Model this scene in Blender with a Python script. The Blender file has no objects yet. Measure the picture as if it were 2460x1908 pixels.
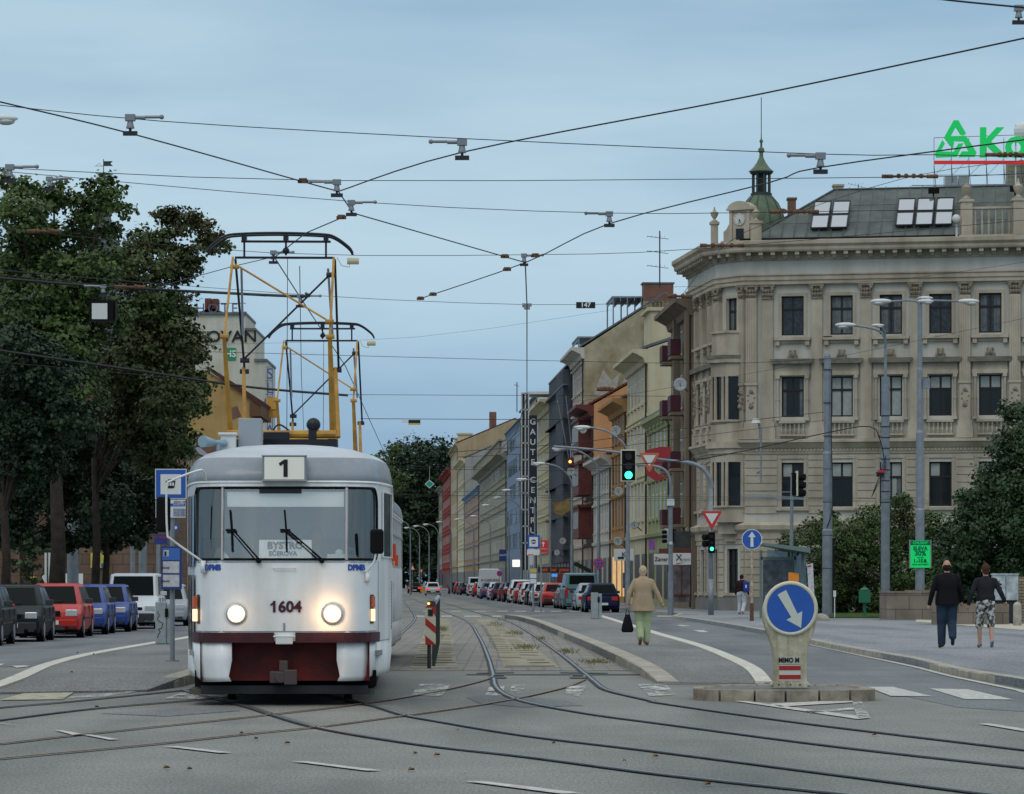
import bpy, math, random
import numpy as np
from mathutils import Vector, Matrix
R = math.radians
random.seed(7)
S = bpy.context.scene
COL = S.collection
# ---------------------------------------------------------------- camera, sky, sun
F = 8200.0; CX = 1230.0; HY = 1397.0; CH = 1.5          # photo pixels (2460 wide), horizon row, eye height
cam = bpy.data.cameras.new('camera'); co = bpy.data.objects.new('camera', cam); COL.objects.link(co)
co.location = (0, 0, CH); co.rotation_euler = (R(90), 0, 0)
cam.sensor_width = 36; cam.lens = 120; cam.shift_y = (HY-954)/2460; cam.clip_start = .5; cam.clip_end = 6000
S.camera = co
S.view_settings.view_transform = 'Standard'; S.view_settings.look = 'None'
S.view_settings.exposure = 0; S.view_settings.gamma = 1
wd = bpy.data.worlds.new('World'); S.world = wd; wd.use_nodes = True
N = wd.node_tree.nodes; LK = wd.node_tree.links; N.clear()
SUN_EL, SUN_RZ = 48, 200
def wn(t, **k):
    n = N.new(t)
    for a, b in k.items(): setattr(n, a, b)
    return n
sky = wn('ShaderNodeTexSky', sky_type='NISHITA', sun_disc=False, sun_elevation=R(SUN_EL), sun_rotation=R(SUN_RZ))
tc = wn('ShaderNodeTexCoord'); sp = wn('ShaderNodeSeparateXYZ'); LK.new(tc.outputs['Generated'], sp.inputs[0])
rp = wn('ShaderNodeValToRGB'); LK.new(sp.outputs['Z'], rp.inputs[0])
cr = rp.color_ramp
cr.elements[0].position = 0.0; cr.elements[0].color = (.19, .33, .50, 1)
cr.elements[1].position = 1.0; cr.elements[1].color = (1.0, 1.07, 1.12, 1)
for p_, c_ in ((.03, (.225, .375, .565)), (.06, (.32, .50, .67)), (.10, (.40, .575, .715)), (.17, (.36, .535, .68)), (.3, (.58, .72, .84)), (.6, (.98, 1.04, 1.08))):
    e = cr.elements.new(p_); e.color = (*c_, 1)
mp = wn('ShaderNodeMapping'); mp.inputs['Scale'].default_value = (2.2, 2.2, 12); mp.inputs['Rotation'].default_value = (0, R(9), 0)
LK.new(tc.outputs['Generated'], mp.inputs[0])
nz = wn('ShaderNodeTexNoise'); nz.inputs['Scale'].default_value = 2.1; nz.inputs['Detail'].default_value = 5; nz.inputs['Roughness'].default_value = .5
LK.new(mp.outputs[0], nz.inputs['Vector'])
r2 = wn('ShaderNodeValToRGB'); LK.new(nz.outputs[0], r2.inputs[0])
r2.color_ramp.elements[0].position = .34; r2.color_ramp.elements[0].color = (7.9, 8.5, 9.1, 1)
r2.color_ramp.elements[1].position = .66; r2.color_ramp.elements[1].color = (12.4, 11.6, 10.9, 1)
mu = wn('ShaderNodeMix', data_type='RGBA', blend_type='MULTIPLY'); mu.inputs[0].default_value = 1
LK.new(rp.outputs[0], mu.inputs[6]); LK.new(r2.outputs[0], mu.inputs[7])
mx = wn('ShaderNodeMix', data_type='RGBA'); mx.inputs[0].default_value = .94
LK.new(sky.outputs[0], mx.inputs[6]); LK.new(mu.outputs[2], mx.inputs[7])
bg = wn('ShaderNodeBackground'); bg.inputs[1].default_value = .1; LK.new(mx.outputs[2], bg.inputs[0])
wo = wn('ShaderNodeOutputWorld'); LK.new(bg.outputs[0], wo.inputs[0])
sl = bpy.data.lights.new('sun', 'SUN'); sl.energy = .5; sl.angle = R(20); sl.color = (1, .95, .88)
so = bpy.data.objects.new('sun', sl); COL.objects.link(so)
az = R(SUN_RZ); d = Vector((math.sin(az)*math.cos(R(SUN_EL)), math.cos(az)*math.cos(R(SUN_EL)), math.sin(R(SUN_EL))))
so.rotation_euler = d.to_track_quat('Z', 'Y').to_euler()

# ---------------------------------------------------------------- helpers
def gx(px, Y): return (px-CX)*Y/F
def gz(py, Y): return CH+(HY-py)*Y/F
def P(px, py, Y): return (gx(px, Y), Y, gz(py, Y))
def G(px, py, z=0.0):
    Y = (CH-z)*F/(py-HY); return (gx(px, Y), Y)
def W(px, py, z):
    Y = (z-CH)*F/(HY-py); return (gx(px, Y), Y, z)

_m = {}
def mat(name, col, rough=.65, metal=0., noise=None, col2=None, emit=0., bump=None, spec=None, streak=None, coat=0):
    if name in _m: return _m[name]
    m = bpy.data.materials.new(name); m.use_nodes = True; nt = m.node_tree; n = nt.nodes; b = n['Principled BSDF']
    c = (*col, 1)
    if spec is None: spec = .5 if rough < .5 else (.3 if rough < .7 else .12)
    b.inputs['Base Color'].default_value = c; b.inputs['Roughness'].default_value = rough; b.inputs['Metallic'].default_value = metal
    b.inputs['Specular IOR Level'].default_value = spec; b.inputs['Coat Weight'].default_value = coat
    if emit:
        b.inputs['Emission Color'].default_value = c; b.inputs['Emission Strength'].default_value = emit
    if noise or bump or streak:
        t = n.new('ShaderNodeTexCoord')
    if noise:
        sc, amt = noise
        z = n.new('ShaderNodeTexNoise'); z.inputs['Scale'].default_value = sc; z.inputs['Detail'].default_value = 6; z.inputs['Roughness'].default_value = .65
        nt.links.new(t.outputs['Object'], z.inputs['Vector'])
        r = n.new('ShaderNodeValToRGB'); r.color_ramp.elements[0].position = .36; r.color_ramp.elements[1].position = .66
        c2 = col2 or tuple(max(0, k*(1-amt)) for k in col)
        c1 = col if col2 else tuple(min(1, k*(1+amt)) for k in col)
        r.color_ramp.elements[0].color = (*c2, 1); r.color_ramp.elements[1].color = (*c1, 1)
        nt.links.new(z.outputs[0], r.inputs[0]); src = r.outputs[0]
        if streak:
            mpn = n.new('ShaderNodeMapping'); mpn.inputs['Scale'].default_value = streak[0]
            nt.links.new(t.outputs['Object'], mpn.inputs[0])
            z2 = n.new('ShaderNodeTexNoise'); z2.inputs['Scale'].default_value = 1; z2.inputs['Detail'].default_value = 4
            nt.links.new(mpn.outputs[0], z2.inputs['Vector'])
            r3 = n.new('ShaderNodeValToRGB'); r3.color_ramp.elements[0].position = .35; r3.color_ramp.elements[1].position = .6
            v = streak[1]; r3.color_ramp.elements[0].color = (v, v*.98, v*.94, 1); r3.color_ramp.elements[1].color = (1, 1, 1, 1)
            nt.links.new(z2.outputs[0], r3.inputs[0])
            mm = n.new('ShaderNodeMix'); mm.data_type = 'RGBA'; mm.blend_type = 'MULTIPLY'; mm.inputs[0].default_value = 1
            nt.links.new(src, mm.inputs[6]); nt.links.new(r3.outputs[0], mm.inputs[7]); src = mm.outputs[2]
        nt.links.new(src, b.inputs['Base Color'])
    if bump:
        z = n.new('ShaderNodeTexNoise'); z.inputs['Scale'].default_value = bump[0]; z.inputs['Detail'].default_value = 4
        nt.links.new(t.outputs['Object'], z.inputs['Vector'])
        bp = n.new('ShaderNodeBump'); bp.inputs['Strength'].default_value = bump[1]; bp.inputs['Distance'].default_value = bump[2] if len(bump) > 2 else .02
        nt.links.new(z.outputs[0], bp.inputs['Height']); nt.links.new(bp.outputs[0], b.inputs['Normal'])
    _m[name] = m; return m
def glassmat(name, tint=(.75, .82, .82), refl=.22):
    if name in _m: return _m[name]
    m = bpy.data.materials.new(name); m.use_nodes = True; nt = m.node_tree; n = nt.nodes; n.clear()
    o = n.new('ShaderNodeOutputMaterial'); tr = n.new('ShaderNodeBsdfTransparent'); tr.inputs[0].default_value = (*tint, 1)
    g = n.new('ShaderNodeBsdfGlossy'); g.inputs['Roughness'].default_value = .03; g.inputs[0].default_value = (1, .99, .95, 1)
    x = n.new('ShaderNodeMixShader'); x.inputs[0].default_value = refl
    nt.links.new(tr.outputs[0], x.inputs[1]); nt.links.new(g.outputs[0], x.inputs[2]); nt.links.new(x.outputs[0], o.inputs[0])
    _m[name] = m; return m
def texmat(name, kind, c1, c2, scale, rough=.8, mortar=.03, dims=(.5, .25), jitter=None, plane='XZ'):
    """brick / slab patterned surface"""
    if name in _m: return _m[name]
    m = bpy.data.materials.new(name); m.use_nodes = True; nt = m.node_tree; n = nt.nodes; b = n['Principled BSDF']; b.inputs['Roughness'].default_value = rough
    t = n.new('ShaderNodeTexCoord'); mpn = n.new('ShaderNodeMapping')
    if plane == 'XZ': mpn.inputs['Rotation'].default_value = (R(-90), 0, 0)
    if plane == 'YZ': mpn.inputs['Rotation'].default_value = (R(-90), 0, R(-90))
    nt.links.new(t.outputs['Object'], mpn.inputs[0])
    k = n.new('ShaderNodeTexBrick'); k.inputs['Scale'].default_value = scale; k.inputs['Mortar Size'].default_value = mortar
    k.inputs['Brick Width'].default_value = dims[0]; k.inputs['Row Height'].default_value = dims[1]
    k.inputs['Color1'].default_value = (*c1, 1); k.inputs['Color2'].default_value = (*[q*.8 for q in c1], 1); k.inputs['Mortar'].default_value = (*c2, 1)
    nt.links.new(mpn.outputs[0], k.inputs[0])
    z = n.new('ShaderNodeTexNoise'); z.inputs['Scale'].default_value = 1.2; z.inputs['Detail'].default_value = 6
    nt.links.new(t.outputs['Object'], z.inputs['Vector'])
    r = n.new('ShaderNodeValToRGB'); r.color_ramp.elements[0].position = .35; r.color_ramp.elements[0].color = (.66, .64, .6, 1); r.color_ramp.elements[1].position = .65
    nt.links.new(z.outputs[0], r.inputs[0])
    mm = n.new('ShaderNodeMix'); mm.data_type = 'RGBA'; mm.blend_type = 'MULTIPLY'; mm.inputs[0].default_value = 1
    nt.links.new(k.outputs[0], mm.inputs[6]); nt.links.new(r.outputs[0], mm.inputs[7]); nt.links.new(mm.outputs[2], b.inputs['Base Color'])
    _m[name] = m; return m

class MB:
    def __init__(s): s.v = []; s.f = []; s.mi = []; s.M = None
    def add(s, vs, fs, m=0):
        o = len(s.v)
        if s.M is not None: vs = [tuple(s.M @ Vector(q)) for q in vs]
        s.v += [tuple(q) for q in vs]; s.f += [tuple(o+i for i in f) for f in fs]; s.mi += [m]*len(fs); return s
    def box(s, x0, x1, y0, y1, z0, z1, m=0):
        return s.add([(x0,y0,z0),(x1,y0,z0),(x1,y1,z0),(x0,y1,z0),(x0,y0,z1),(x1,y0,z1),(x1,y1,z1),(x0,y1,z1)],
                     [(0,3,2,1),(4,5,6,7),(0,1,5,4),(1,2,6,5),(2,3,7,6),(3,0,4,7)], m)
    def bx(s, c, d, m=0, rz=0, rx=0):
        old = s.M; T_ = Matrix.Translation(c) @ Matrix.Rotation(rz, 4, 'Z') @ Matrix.Rotation(rx, 4, 'X')
        s.M = T_ if old is None else old @ T_
        s.box(-d[0]/2, d[0]/2, -d[1]/2, d[1]/2, -d[2]/2, d[2]/2, m); s.M = old; return s
    def cyl(s, p0, p1, r0, r1=None, n=10, m=0, cap=True):
        if r1 is None: r1 = r0
        p0 = Vector(p0); p1 = Vector(p1); a = (p1-p0).normalized()
        u = a.orthogonal().normalized(); w = a.cross(u); vs = []
        for p, r in ((p0, r0), (p1, r1)):
            for i in range(n):
                t = 2*math.pi*i/n; vs.append(p+u*(r*math.cos(t))+w*(r*math.sin(t)))
        fs = [(i, (i+1) % n, n+(i+1) % n, n+i) for i in range(n)]
        if cap: fs += [tuple(range(n-1, -1, -1)), tuple(range(n, 2*n))]
        return s.add(vs, fs, m)
    def tube(s, pts, r, n=6, m=0):
        pts = [Vector(p) for p in pts]; rr = r if isinstance(r, (list, tuple)) else [r]*len(pts)
        vs = []; u = None
        for i, p in enumerate(pts):
            a = (pts[min(i+1, len(pts)-1)]-pts[max(i-1, 0)]).normalized()
            u = a.orthogonal().normalized() if u is None else (u-a*u.dot(a)).normalized()
            w = a.cross(u)
            for k in range(n):
                t = 2*math.pi*k/n; vs.append(p+u*(rr[i]*math.cos(t))+w*(rr[i]*math.sin(t)))
        fs = []
        for i in range(len(pts)-1):
            for k in range(n): fs.append((i*n+k, i*n+(k+1) % n, (i+1)*n+(k+1) % n, (i+1)*n+k))
        fs += [tuple(range(n-1, -1, -1)), tuple(range((len(pts)-1)*n, len(pts)*n))]
        return s.add(vs, fs, m)
    def lathe(s, prof, c=(0, 0, 0), n=14, m=0):
        vs = [(c[0]+r*math.cos(2*math.pi*k/n), c[1]+r*math.sin(2*math.pi*k/n), c[2]+z) for r, z in prof for k in range(n)]
        fs = [(i*n+k, i*n+(k+1) % n, (i+1)*n+(k+1) % n, (i+1)*n+k) for i in range(len(prof)-1) for k in range(n)]
        fs += [tuple(range(n-1, -1, -1)), tuple(range((len(prof)-1)*n, len(prof)*n))]
        return s.add(vs, fs, m)
    def prism(s, poly, y0, y1, m=0, ax='y'):
        n = len(poly)
        if ax == 'y': vs = [(a, y0, b) for a, b in poly]+[(a, y1, b) for a, b in poly]
        elif ax == 'z': vs = [(a, b, y0) for a, b in poly]+[(a, b, y1) for a, b in poly]
        else: vs = [(y0, a, b) for a, b in poly]+[(y1, a, b) for a, b in poly]
        fs = [tuple(range(n)), tuple(range(2*n-1, n-1, -1))]+[(i, n+i, n+(i+1) % n, (i+1) % n) for i in range(n)]
        return s.add(vs, fs, m)
    def loft(s, rings, m=0, cap=True, closed=True):
        n = len(rings[0]); vs = [p for r in rings for p in r]; fs = []
        for i in range(len(rings)-1):
            for k in range(n if closed else n-1): fs.append((i*n+k, i*n+(k+1) % n, (i+1)*n+(k+1) % n, (i+1)*n+k))
        if cap: fs += [tuple(range(n-1, -1, -1)), tuple(range((len(rings)-1)*n, len(rings)*n))]
        return s.add(vs, fs, m)
    def sph(s, c, r, sc=(1, 1, 1), n=12, m=0):
        h = n//2+1; prof = [(max(r*math.sin(math.pi*i/h), 1e-4), -r*math.cos(math.pi*i/h)) for i in range(h+1)]
        vs = [(c[0]+q*math.cos(2*math.pi*k/n)*sc[0], c[1]+q*math.sin(2*math.pi*k/n)*sc[1], c[2]+z*sc[2]) for q, z in prof for k in range(n)]
        fs = [(i*n+k, i*n+(k+1) % n, (i+1)*n+(k+1) % n, (i+1)*n+k) for i in range(h) for k in range(n)]
        return s.add(vs, fs, m)
    def capsule(s, p0, p1, r0, r1=None, m=0):
        if r1 is None: r1 = r0
        s.sph(p0, r0, n=12, m=m); s.sph(p1, r1, n=12, m=m); return s.cyl(p0, p1, r0, r1, 12, m)
    def sweep(s, plan, prof, m=0, closed=False):
        """sweep profile (out, z) along plan polyline; 'out' is to the right-hand side of travel"""
        pts = [Vector((p[0], p[1])) for p in plan]; n = len(pts); rings = []
        for i in range(n):
            a = (pts[i]-pts[i-1]).normalized() if i > 0 else (pts[1]-pts[0]).normalized()
            b = (pts[i+1]-pts[i]).normalized() if i < n-1 else a
            na = Vector((a.y, -a.x)); nb = Vector((b.y, -b.x)); k = (na+nb).normalized(); k /= max(.3, k.dot(na))
            rings.append([(pts[i].x+k.x*o, pts[i].y+k.y*o, z) for o, z in prof])
        return s.loft(rings, m)
    def build(s, name, mats, parent=None, smooth=False, loc=None, bevel=0, rz=0, auto=None):
        me = bpy.data.meshes.new(name); me.from_pydata(s.v, [], s.f)
        mats = mats if isinstance(mats, (list, tuple)) else [mats]
        for q in mats: me.materials.append(q)
        if any(s.mi): me.polygons.foreach_set('material_index', s.mi)
        if smooth:
            me.polygons.foreach_set('use_smooth', [True]*len(me.polygons))
        me.update()
        if smooth and auto is not None: me.set_sharp_from_angle(angle=R(auto))
        o = bpy.data.objects.new(name, me); COL.objects.link(o)
        if parent is not None: o.parent = parent
        if loc is not None: o.location = loc
        if rz: o.rotation_euler.z = rz
        if bevel:
            b = o.modifiers.new('bevel', 'BEVEL'); b.width = bevel; b.segments = 3 if bevel > .04 else 2; b.limit_method = 'ANGLE'; b.angle_limit = R(35)
        return o
def tag(o, label=None, cat=None, group=None, kind=None):
    if label: o['label'] = label
    if cat: o['category'] = cat
    if group: o['group'] = group
    if kind: o['kind'] = kind
    return o
def T(name, label, cat, loc=(0, 0, 0), rz=0, group=None):
    o = bpy.data.objects.new(name, None); COL.objects.link(o); o.location = loc; o.rotation_euler = (0, 0, rz); o.empty_display_size = .2
    return tag(o, label, cat, group)
def kids(o): return [q for q in bpy.data.objects if q.parent == o]
def dup(root, loc, rz=None, label=None, scale=None):
    def cp(o, par):
        c = o.copy(); COL.objects.link(c); c.parent = par
        for ch in CH_[o.name] if o.name in CH_ else kids(o): cp(ch, c)
        return c
    CH_ = {}
    c = cp(root, None); c.location = loc
    if rz is not None: c.rotation_euler.z = rz
    if label: c['label'] = label
    if scale: c.scale = (scale,)*3
    return c
def txt(s, size, loc, m, parent=None, rz=0, name='lettering', align='CENTER', ext=.004, rx=90, spacing=1, sx=1, bold=0):
    c = bpy.data.curves.new(name, 'FONT'); c.body = s; c.size = size; c.align_x = align; c.align_y = 'CENTER'; c.extrude = ext
    c.space_character = spacing; c.offset = bold; c.materials.append(m); c.resolution_u = 3
    o = bpy.data.objects.new(name, c); COL.objects.link(o); o.location = loc; o.rotation_euler = (R(rx), 0, rz); o.scale = (sx, 1, 1)
    me = bpy.data.meshes.new_from_object(o); o2 = bpy.data.objects.new(name, me); COL.objects.link(o2)
    o2.location = o.location; o2.rotation_euler = o.rotation_euler; o2.scale = o.scale; bpy.data.objects.remove(o); bpy.data.curves.remove(c)
    if not me.materials: me.materials.append(m)
    if parent is not None: o2.parent = parent
    return o2
def catmull(pts, k=8):
    out = []; q = [pts[0]]+list(pts)+[pts[-1]]
    for i in range(1, len(q)-2):
        a, b, c, e = [Vector(z) for z in q[i-1:i+3]]
        for j in range(k):
            t = j/k
            out.append(.5*((2*b)+(c-a)*t+(2*a-5*b+4*c-e)*t*t+(3*b-a-3*c+e)*t**3))
    out.append(Vector(q[-2])); return out

# ---------------------------------------------------------------- shared materials
M_white = mat('tram white paint', (.82, .85, .86), .40, noise=(1.6, .12), col2=(.72, .75, .76), streak=((3.5, 3.5, .45), .84), coat=.2)
M_tgrey = mat('tram grey paint', (.22, .25, .28), .45, noise=(3, .1), coat=.2)
M_black = mat('black rubber', (.008, .008, .009), .7, spec=.08)
M_dark = mat('dark steel', (.03, .032, .036), .5, metal=.3)
M_pole = mat('galvanised grey pole', (.21, .24, .27), .5, metal=.3, noise=(4, .15))
M_polew = mat('pale lamp housing', (.55, .57, .56), .4)
M_gal = mat('fitting grey', (.22, .24, .26), .5, metal=.4)
M_wire = mat('wire dark', (.02, .021, .026), .5, metal=.4)
M_glyph = None
M_rust = mat('rusty insulator', (.13, .07, .04), .7, noise=(20, .4))
M_pane = mat('window glass dark', (.012, .015, .016), .06, spec=.35)
M_blind = mat('window with pale blind', (.30, .33, .31), .25, noise=(2, .15))
M_frame_d = mat('dark brown window frame', (.02, .014, .012), .5)
M_frame_w = mat('white window frame', (.6, .6, .57), .5)
M_red = mat('sign red', (.50, .025, .03), .45)
M_wht = mat('sign white', (.62, .64, .62), .45)
M_blue = mat('sign blue', (.012, .085, .38), .4, noise=(6, .08))
M_ink = mat('black lettering', (.012, .012, .014), .5)
M_green_on = mat('green lamp lit', (.05, 1.0, .55), .3, emit=2.6)
M_lens_off = mat('unlit dark lens', (.03, .01, .01), .3)
M_conc = mat('kerb concrete', (.33, .31, .26), .85, noise=(3, .25), bump=(40, .3))
M_skin = mat('skin', (.42, .24, .17), .55, noise=(20, .08))
# ================================================================ GROUND
def asphalt(name, c, sc=.35, amt=.12, spk=45):
    m = mat(name, c, .88, noise=(sc, amt), bump=(60, .35, .01), spec=.3)
    nt = m.node_tree; n = nt.nodes; b = n['Principled BSDF']; src = b.inputs['Base Color'].links[0].from_socket
    t = [q for q in n if q.type == 'TEX_COORD'][0]
    z = n.new('ShaderNodeTexNoise'); z.inputs['Scale'].default_value = spk; z.inputs['Detail'].default_value = 2
    mpn = n.new('ShaderNodeMapping'); mpn.inputs['Scale'].default_value = (1, .25, 1)
    nt.links.new(t.outputs['Object'], mpn.inputs[0]); nt.links.new(mpn.outputs[0], z.inputs['Vector'])
    r = n.new('ShaderNodeValToRGB'); r.color_ramp.elements[0].position = .3; r.color_ramp.elements[0].color = (.62, .62, .62, 1); r.color_ramp.elements[1].position = .7; r.color_ramp.elements[1].color = (1.25, 1.25, 1.25, 1)
    nt.links.new(z.outputs[0], r.inputs[0])
    mm = n.new('ShaderNodeMix'); mm.data_type = 'RGBA'; mm.blend_type = 'MULTIPLY'; mm.inputs[0].default_value = 1
    nt.links.new(src, mm.inputs[6]); nt.links.new(r.outputs[0], mm.inputs[7])
    # long tyre-worn bands and dark oil stains
    m2 = n.new('ShaderNodeMapping'); m2.inputs['Scale'].default_value = (.9, .12, 1); m2.inputs['Rotation'].default_value = (0, 0, R(65))
    nt.links.new(t.outputs['Object'], m2.inputs[0])
    z3 = n.new('ShaderNodeTexNoise'); z3.inputs['Scale'].default_value = .55; z3.inputs['Detail'].default_value = 5
    nt.links.new(m2.outputs[0], z3.inputs['Vector'])
    r3 = n.new('ShaderNodeValToRGB'); r3.color_ramp.elements[0].position = .33; r3.color_ramp.elements[0].color = (.60, .62, .64, 1); r3.color_ramp.elements[1].position = .56
    nt.links.new(z3.outputs[0], r3.inputs[0])
    m3 = n.new('ShaderNodeMix'); m3.data_type = 'RGBA'; m3.blend_type = 'MULTIPLY'; m3.inputs[0].default_value = 1
    nt.links.new(mm.outputs[2], m3.inputs[6]); nt.links.new(r3.outputs[0], m3.inputs[7]); nt.links.new(m3.outputs[2], b.inputs['Base Color'])
    return m
A_main = asphalt('worn warm asphalt', (.200, .207, .188))
A_lane = asphalt('bluish lane asphalt', (.160, .172, .182))
A_walk = asphalt('pavement asphalt', (.235, .25, .265), .6, .08, 30)
A_plat = asphalt('platform asphalt', (.185, .188, .182), .5, .1, 30)
def sheet(name, pts, z, m, kind='structure', label=None):
    b = MB(); b.add([(x, y, z) for x, y in pts], [tuple(range(len(pts)))]); o = b.build(name, m)
    if b and o.data.polygons[0].normal.z < 0: o.data.flip_normals()
    return tag(o, label, kind=kind)
def slab(name, pts, z, m, z0=-.05):
    b = MB(); b.prism(pts, z0, z, ax='z'); return tag(b.build(name, m), kind='structure')
sheet('ground', [(-900, -20), (900, -20), (900, 4000), (-900, 4000)], 0, A_main)
# roads of the avenue
sheet('road', [G(1660, 1487), G(1760, 1508), G(1940, 1547), G(2190, 1602), G(2460, 1662), G(2900, 1740), G(2300, 1700), G(2085, 1654), (4.6, 45.2), G(1850, 1640), G(1700, 1567), G(1600, 1535), G(1440, 1488), (1, 150), (-14, 500), (-30, 900), (-22, 900), (-9, 500), (6.2, 166)], .004, A_lane)
sheet('road', [(-14, 60), (-5.4, 60), (-6.5, 75), (-7.6, 100), (-11, 160), (-24, 480), (-33, 480), (-20, 160), (-15, 100)], .004, A_lane)
# pavement on the right (kerb line traced at its top edge, 12 cm high)
KZ = .125
kerbR = [G(px, py, KZ) for px, py in ((2900, 1715), (2600, 1662), (2460, 1632), (2289, 1605), (2190, 1581), (2072, 1561), (1942, 1536), (1836, 1514), (1757, 1500), (1680, 1488), (1640, 1483), (1624, 1480.5), (1616, 1478.5))]
kerbR += [(7.2, 148), (6.9, 152), (6.0, 165), (5.4, 190), (-7.9, 480), (-17.5, 700), (-26, 900)]
slab('pavement', kerbR+[(0, 900), (60, 900), (60, 40), (14, 38)], KZ-.004, A_walk)
def kerb(name, label, pts, w, z, inner=True, stone=1.0, mt=None, z0=0.0):
    """row of kerb stones along pts, width w to the right of travel"""
    b = MB(); L = catmull([(p[0], p[1], 0) for p in pts], 10)
    acc = 0; seg = [L[0]]; idx = 0
    def emit(sg):
        if len(sg) < 2: return
        rings = []
        n = len(sg)
        for i, p in enumerate(sg):
            a = (sg[min(i+1, n-1)]-sg[max(i-1, 0)]).normalized(); k = Vector((a.y, -a.x, 0)); q = p
            if i == 0: q = p+a*.012
            if i == n-1: q = p-a*.012
            rings.append([(q.x, q.y, z0-.04), (q.x+k.x*w, q.y+k.y*w, z0-.04), (q.x+k.x*w, q.y+k.y*w, z-.003*random.random()), (q.x+k.x*.02, q.y+k.y*.02, z), (q.x, q.y, z-.02)])
        b.loft(rings)
    for i in range(1, len(L)):
        acc += (L[i]-L[i-1]).length; seg.append(L[i])
        if acc >= stone: emit(seg); seg = [L[i]]; acc = 0
    emit(seg)
    o = b.build(name, mt or M_conc); return tag(o, label, 'kerb')
kerb('kerb', 'long pale stone kerb along the right-hand pavement beside the two walking men', kerbR[:16], .22, KZ, stone=1.1)
M_line = mat('worn white road paint', (.56, .57, .54), .8, noise=(9, .3), col2=(.30, .30, .27))
M_liney = mat('worn yellowish road paint', (.47, .45, .33), .8, noise=(7, .3), col2=(.26, .25, .2))
def worn(name, cov):
    m = mat(name, (.5, .51, .49), .85); nt = m.node_tree; n = nt.nodes; b = n['Principled BSDF']
    t = n.new('ShaderNodeTexCoord'); z = n.new('ShaderNodeTexNoise'); z.inputs['Scale'].default_value = 3; z.inputs['Detail'].default_value = 9; z.inputs['Roughness'].default_value = .85
    mpn = n.new('ShaderNodeMapping'); mpn.inputs['Scale'].default_value = (1, .22, 1)
    nt.links.new(t.outputs['Object'], mpn.inputs[0]); nt.links.new(mpn.outputs[0], z.inputs['Vector'])
    r = n.new('ShaderNodeValToRGB'); r.color_ramp.elements[0].position = cov-.05; r.color_ramp.elements[1].position = cov+.08
    nt.links.new(z.outputs[0], r.inputs[0]); nt.links.new(r.outputs[0], b.inputs['Alpha']); return m
M_worn = worn('nearly worn off paint', .5)
def mark(name, label, pts, m=None, z=.012, lift=0.0, group='painted road markings'):
    """painted patch; pts in photo pixels on the ground"""
    return tag(sheet(name, [G(a, b, lift) for a, b in pts], z+lift, m or M_line, 'structure'), label)
def band(pxs, w0, w1, z=.0):
    """pixel polyline -> strip of world width w"""
    L = catmull([(*G(a, b, z), 0) for a, b in pxs], 6); a_ = []; b_ = []
    for i, p in enumerate(L):
        t = (L[min(i+1, len(L)-1)]-L[max(i-1, 0)]).normalized(); k = Vector((t.y, -t.x, 0)); w = w0+(w1-w0)*i/(len(L)-1)
        a_.append((p+k*w/2)[:2]); b_.append((p-k*w/2)[:2])
    return a_, b_
def strip(name, pxs, w0, w1, z, m, lift=0.0):
    a_, b_ = band(pxs, w0, w1, lift); b = MB(); n = len(a_)
    b.add([(*q, z) for q in a_]+[(*q, z) for q in b_], [(i, i+1, n+i+1, n+i) for i in range(n-1)])
    o = b.build(name, m)
    if o.data.polygons[0].normal.z < 0: o.data.flip_normals()
    return tag(o, kind='structure')
# dashes sweeping over the junction
for q in (((-60, 1731), (0, 1740), (72, 1748), (-60, 1735)), ((132, 1757), (150, 1757), (202, 1767), (178, 1769)), ((200, 1768), (222, 1768), (286, 1779), (262, 1780)),
          ((393, 1796), (430, 1796), (558, 1811), (528, 1812)), ((700, 1832), (736, 1832), (916, 1854), (880, 1855)), ((1114, 1880), (1160, 1880), (1400, 1909), (1350, 1911)),
          ((2350, 1741), (2380, 1741), (2520, 1763), (2485, 1764))):
    mark('lane_dash', None, q)
for q in (((2083, 1652), (2145, 1652), (2240, 1675), (2140, 1674)), ((2232, 1656), (2325, 1658), (2436, 1683), (2318, 1682)), ((2440, 1662), (2520, 1664), (2640, 1690), (2540, 1690))):
    mark('crossing_bar', None, q)
mark('crossing_bar', None, ((0, 1684), (100, 1655), (202, 1651), (150, 1682)), M_liney)
mark('crossing_bar', None, ((-120, 1690), (-60, 1658), (25, 1655), (-10, 1668)), M_liney)
for q in (((80, 1684), (290, 1665), (300, 1651), (400, 1648), (360, 1658), (250, 1676)), ((395, 1680), (470, 1655), (560, 1655), (545, 1682)), ((985, 1673), (1010, 1645), (1085, 1646), (1060, 1674)),
          ((1165, 1673), (1175, 1652), (1212, 1650), (1208, 1673)), ((1222, 1668), (1230, 1646), (1262, 1646), (1255, 1668)), ((1358, 1668), (1362, 1648), (1410, 1648), (1392, 1676)),
          ((1530, 1645), (1600, 1646), (1625, 1672), (1560, 1674))):
    mark('crossing_bar', None, q, M_worn)
# hatched triangle before the island
for q in (((1762, 1686), (1790, 1686), (2095, 1727), (2060, 1730)), ((1850, 1693), (2065, 1682), (2070, 1688), (1875, 1700)), ((1935, 1711), (2060, 1701), (2060, 1706), (1950, 1715)), ((2045, 1683), (2068, 1683), (2092, 1728), (2060, 1728))):
    mark('hatching', None, q, M_worn if q[0][0] > 1900 else M_line)
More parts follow.
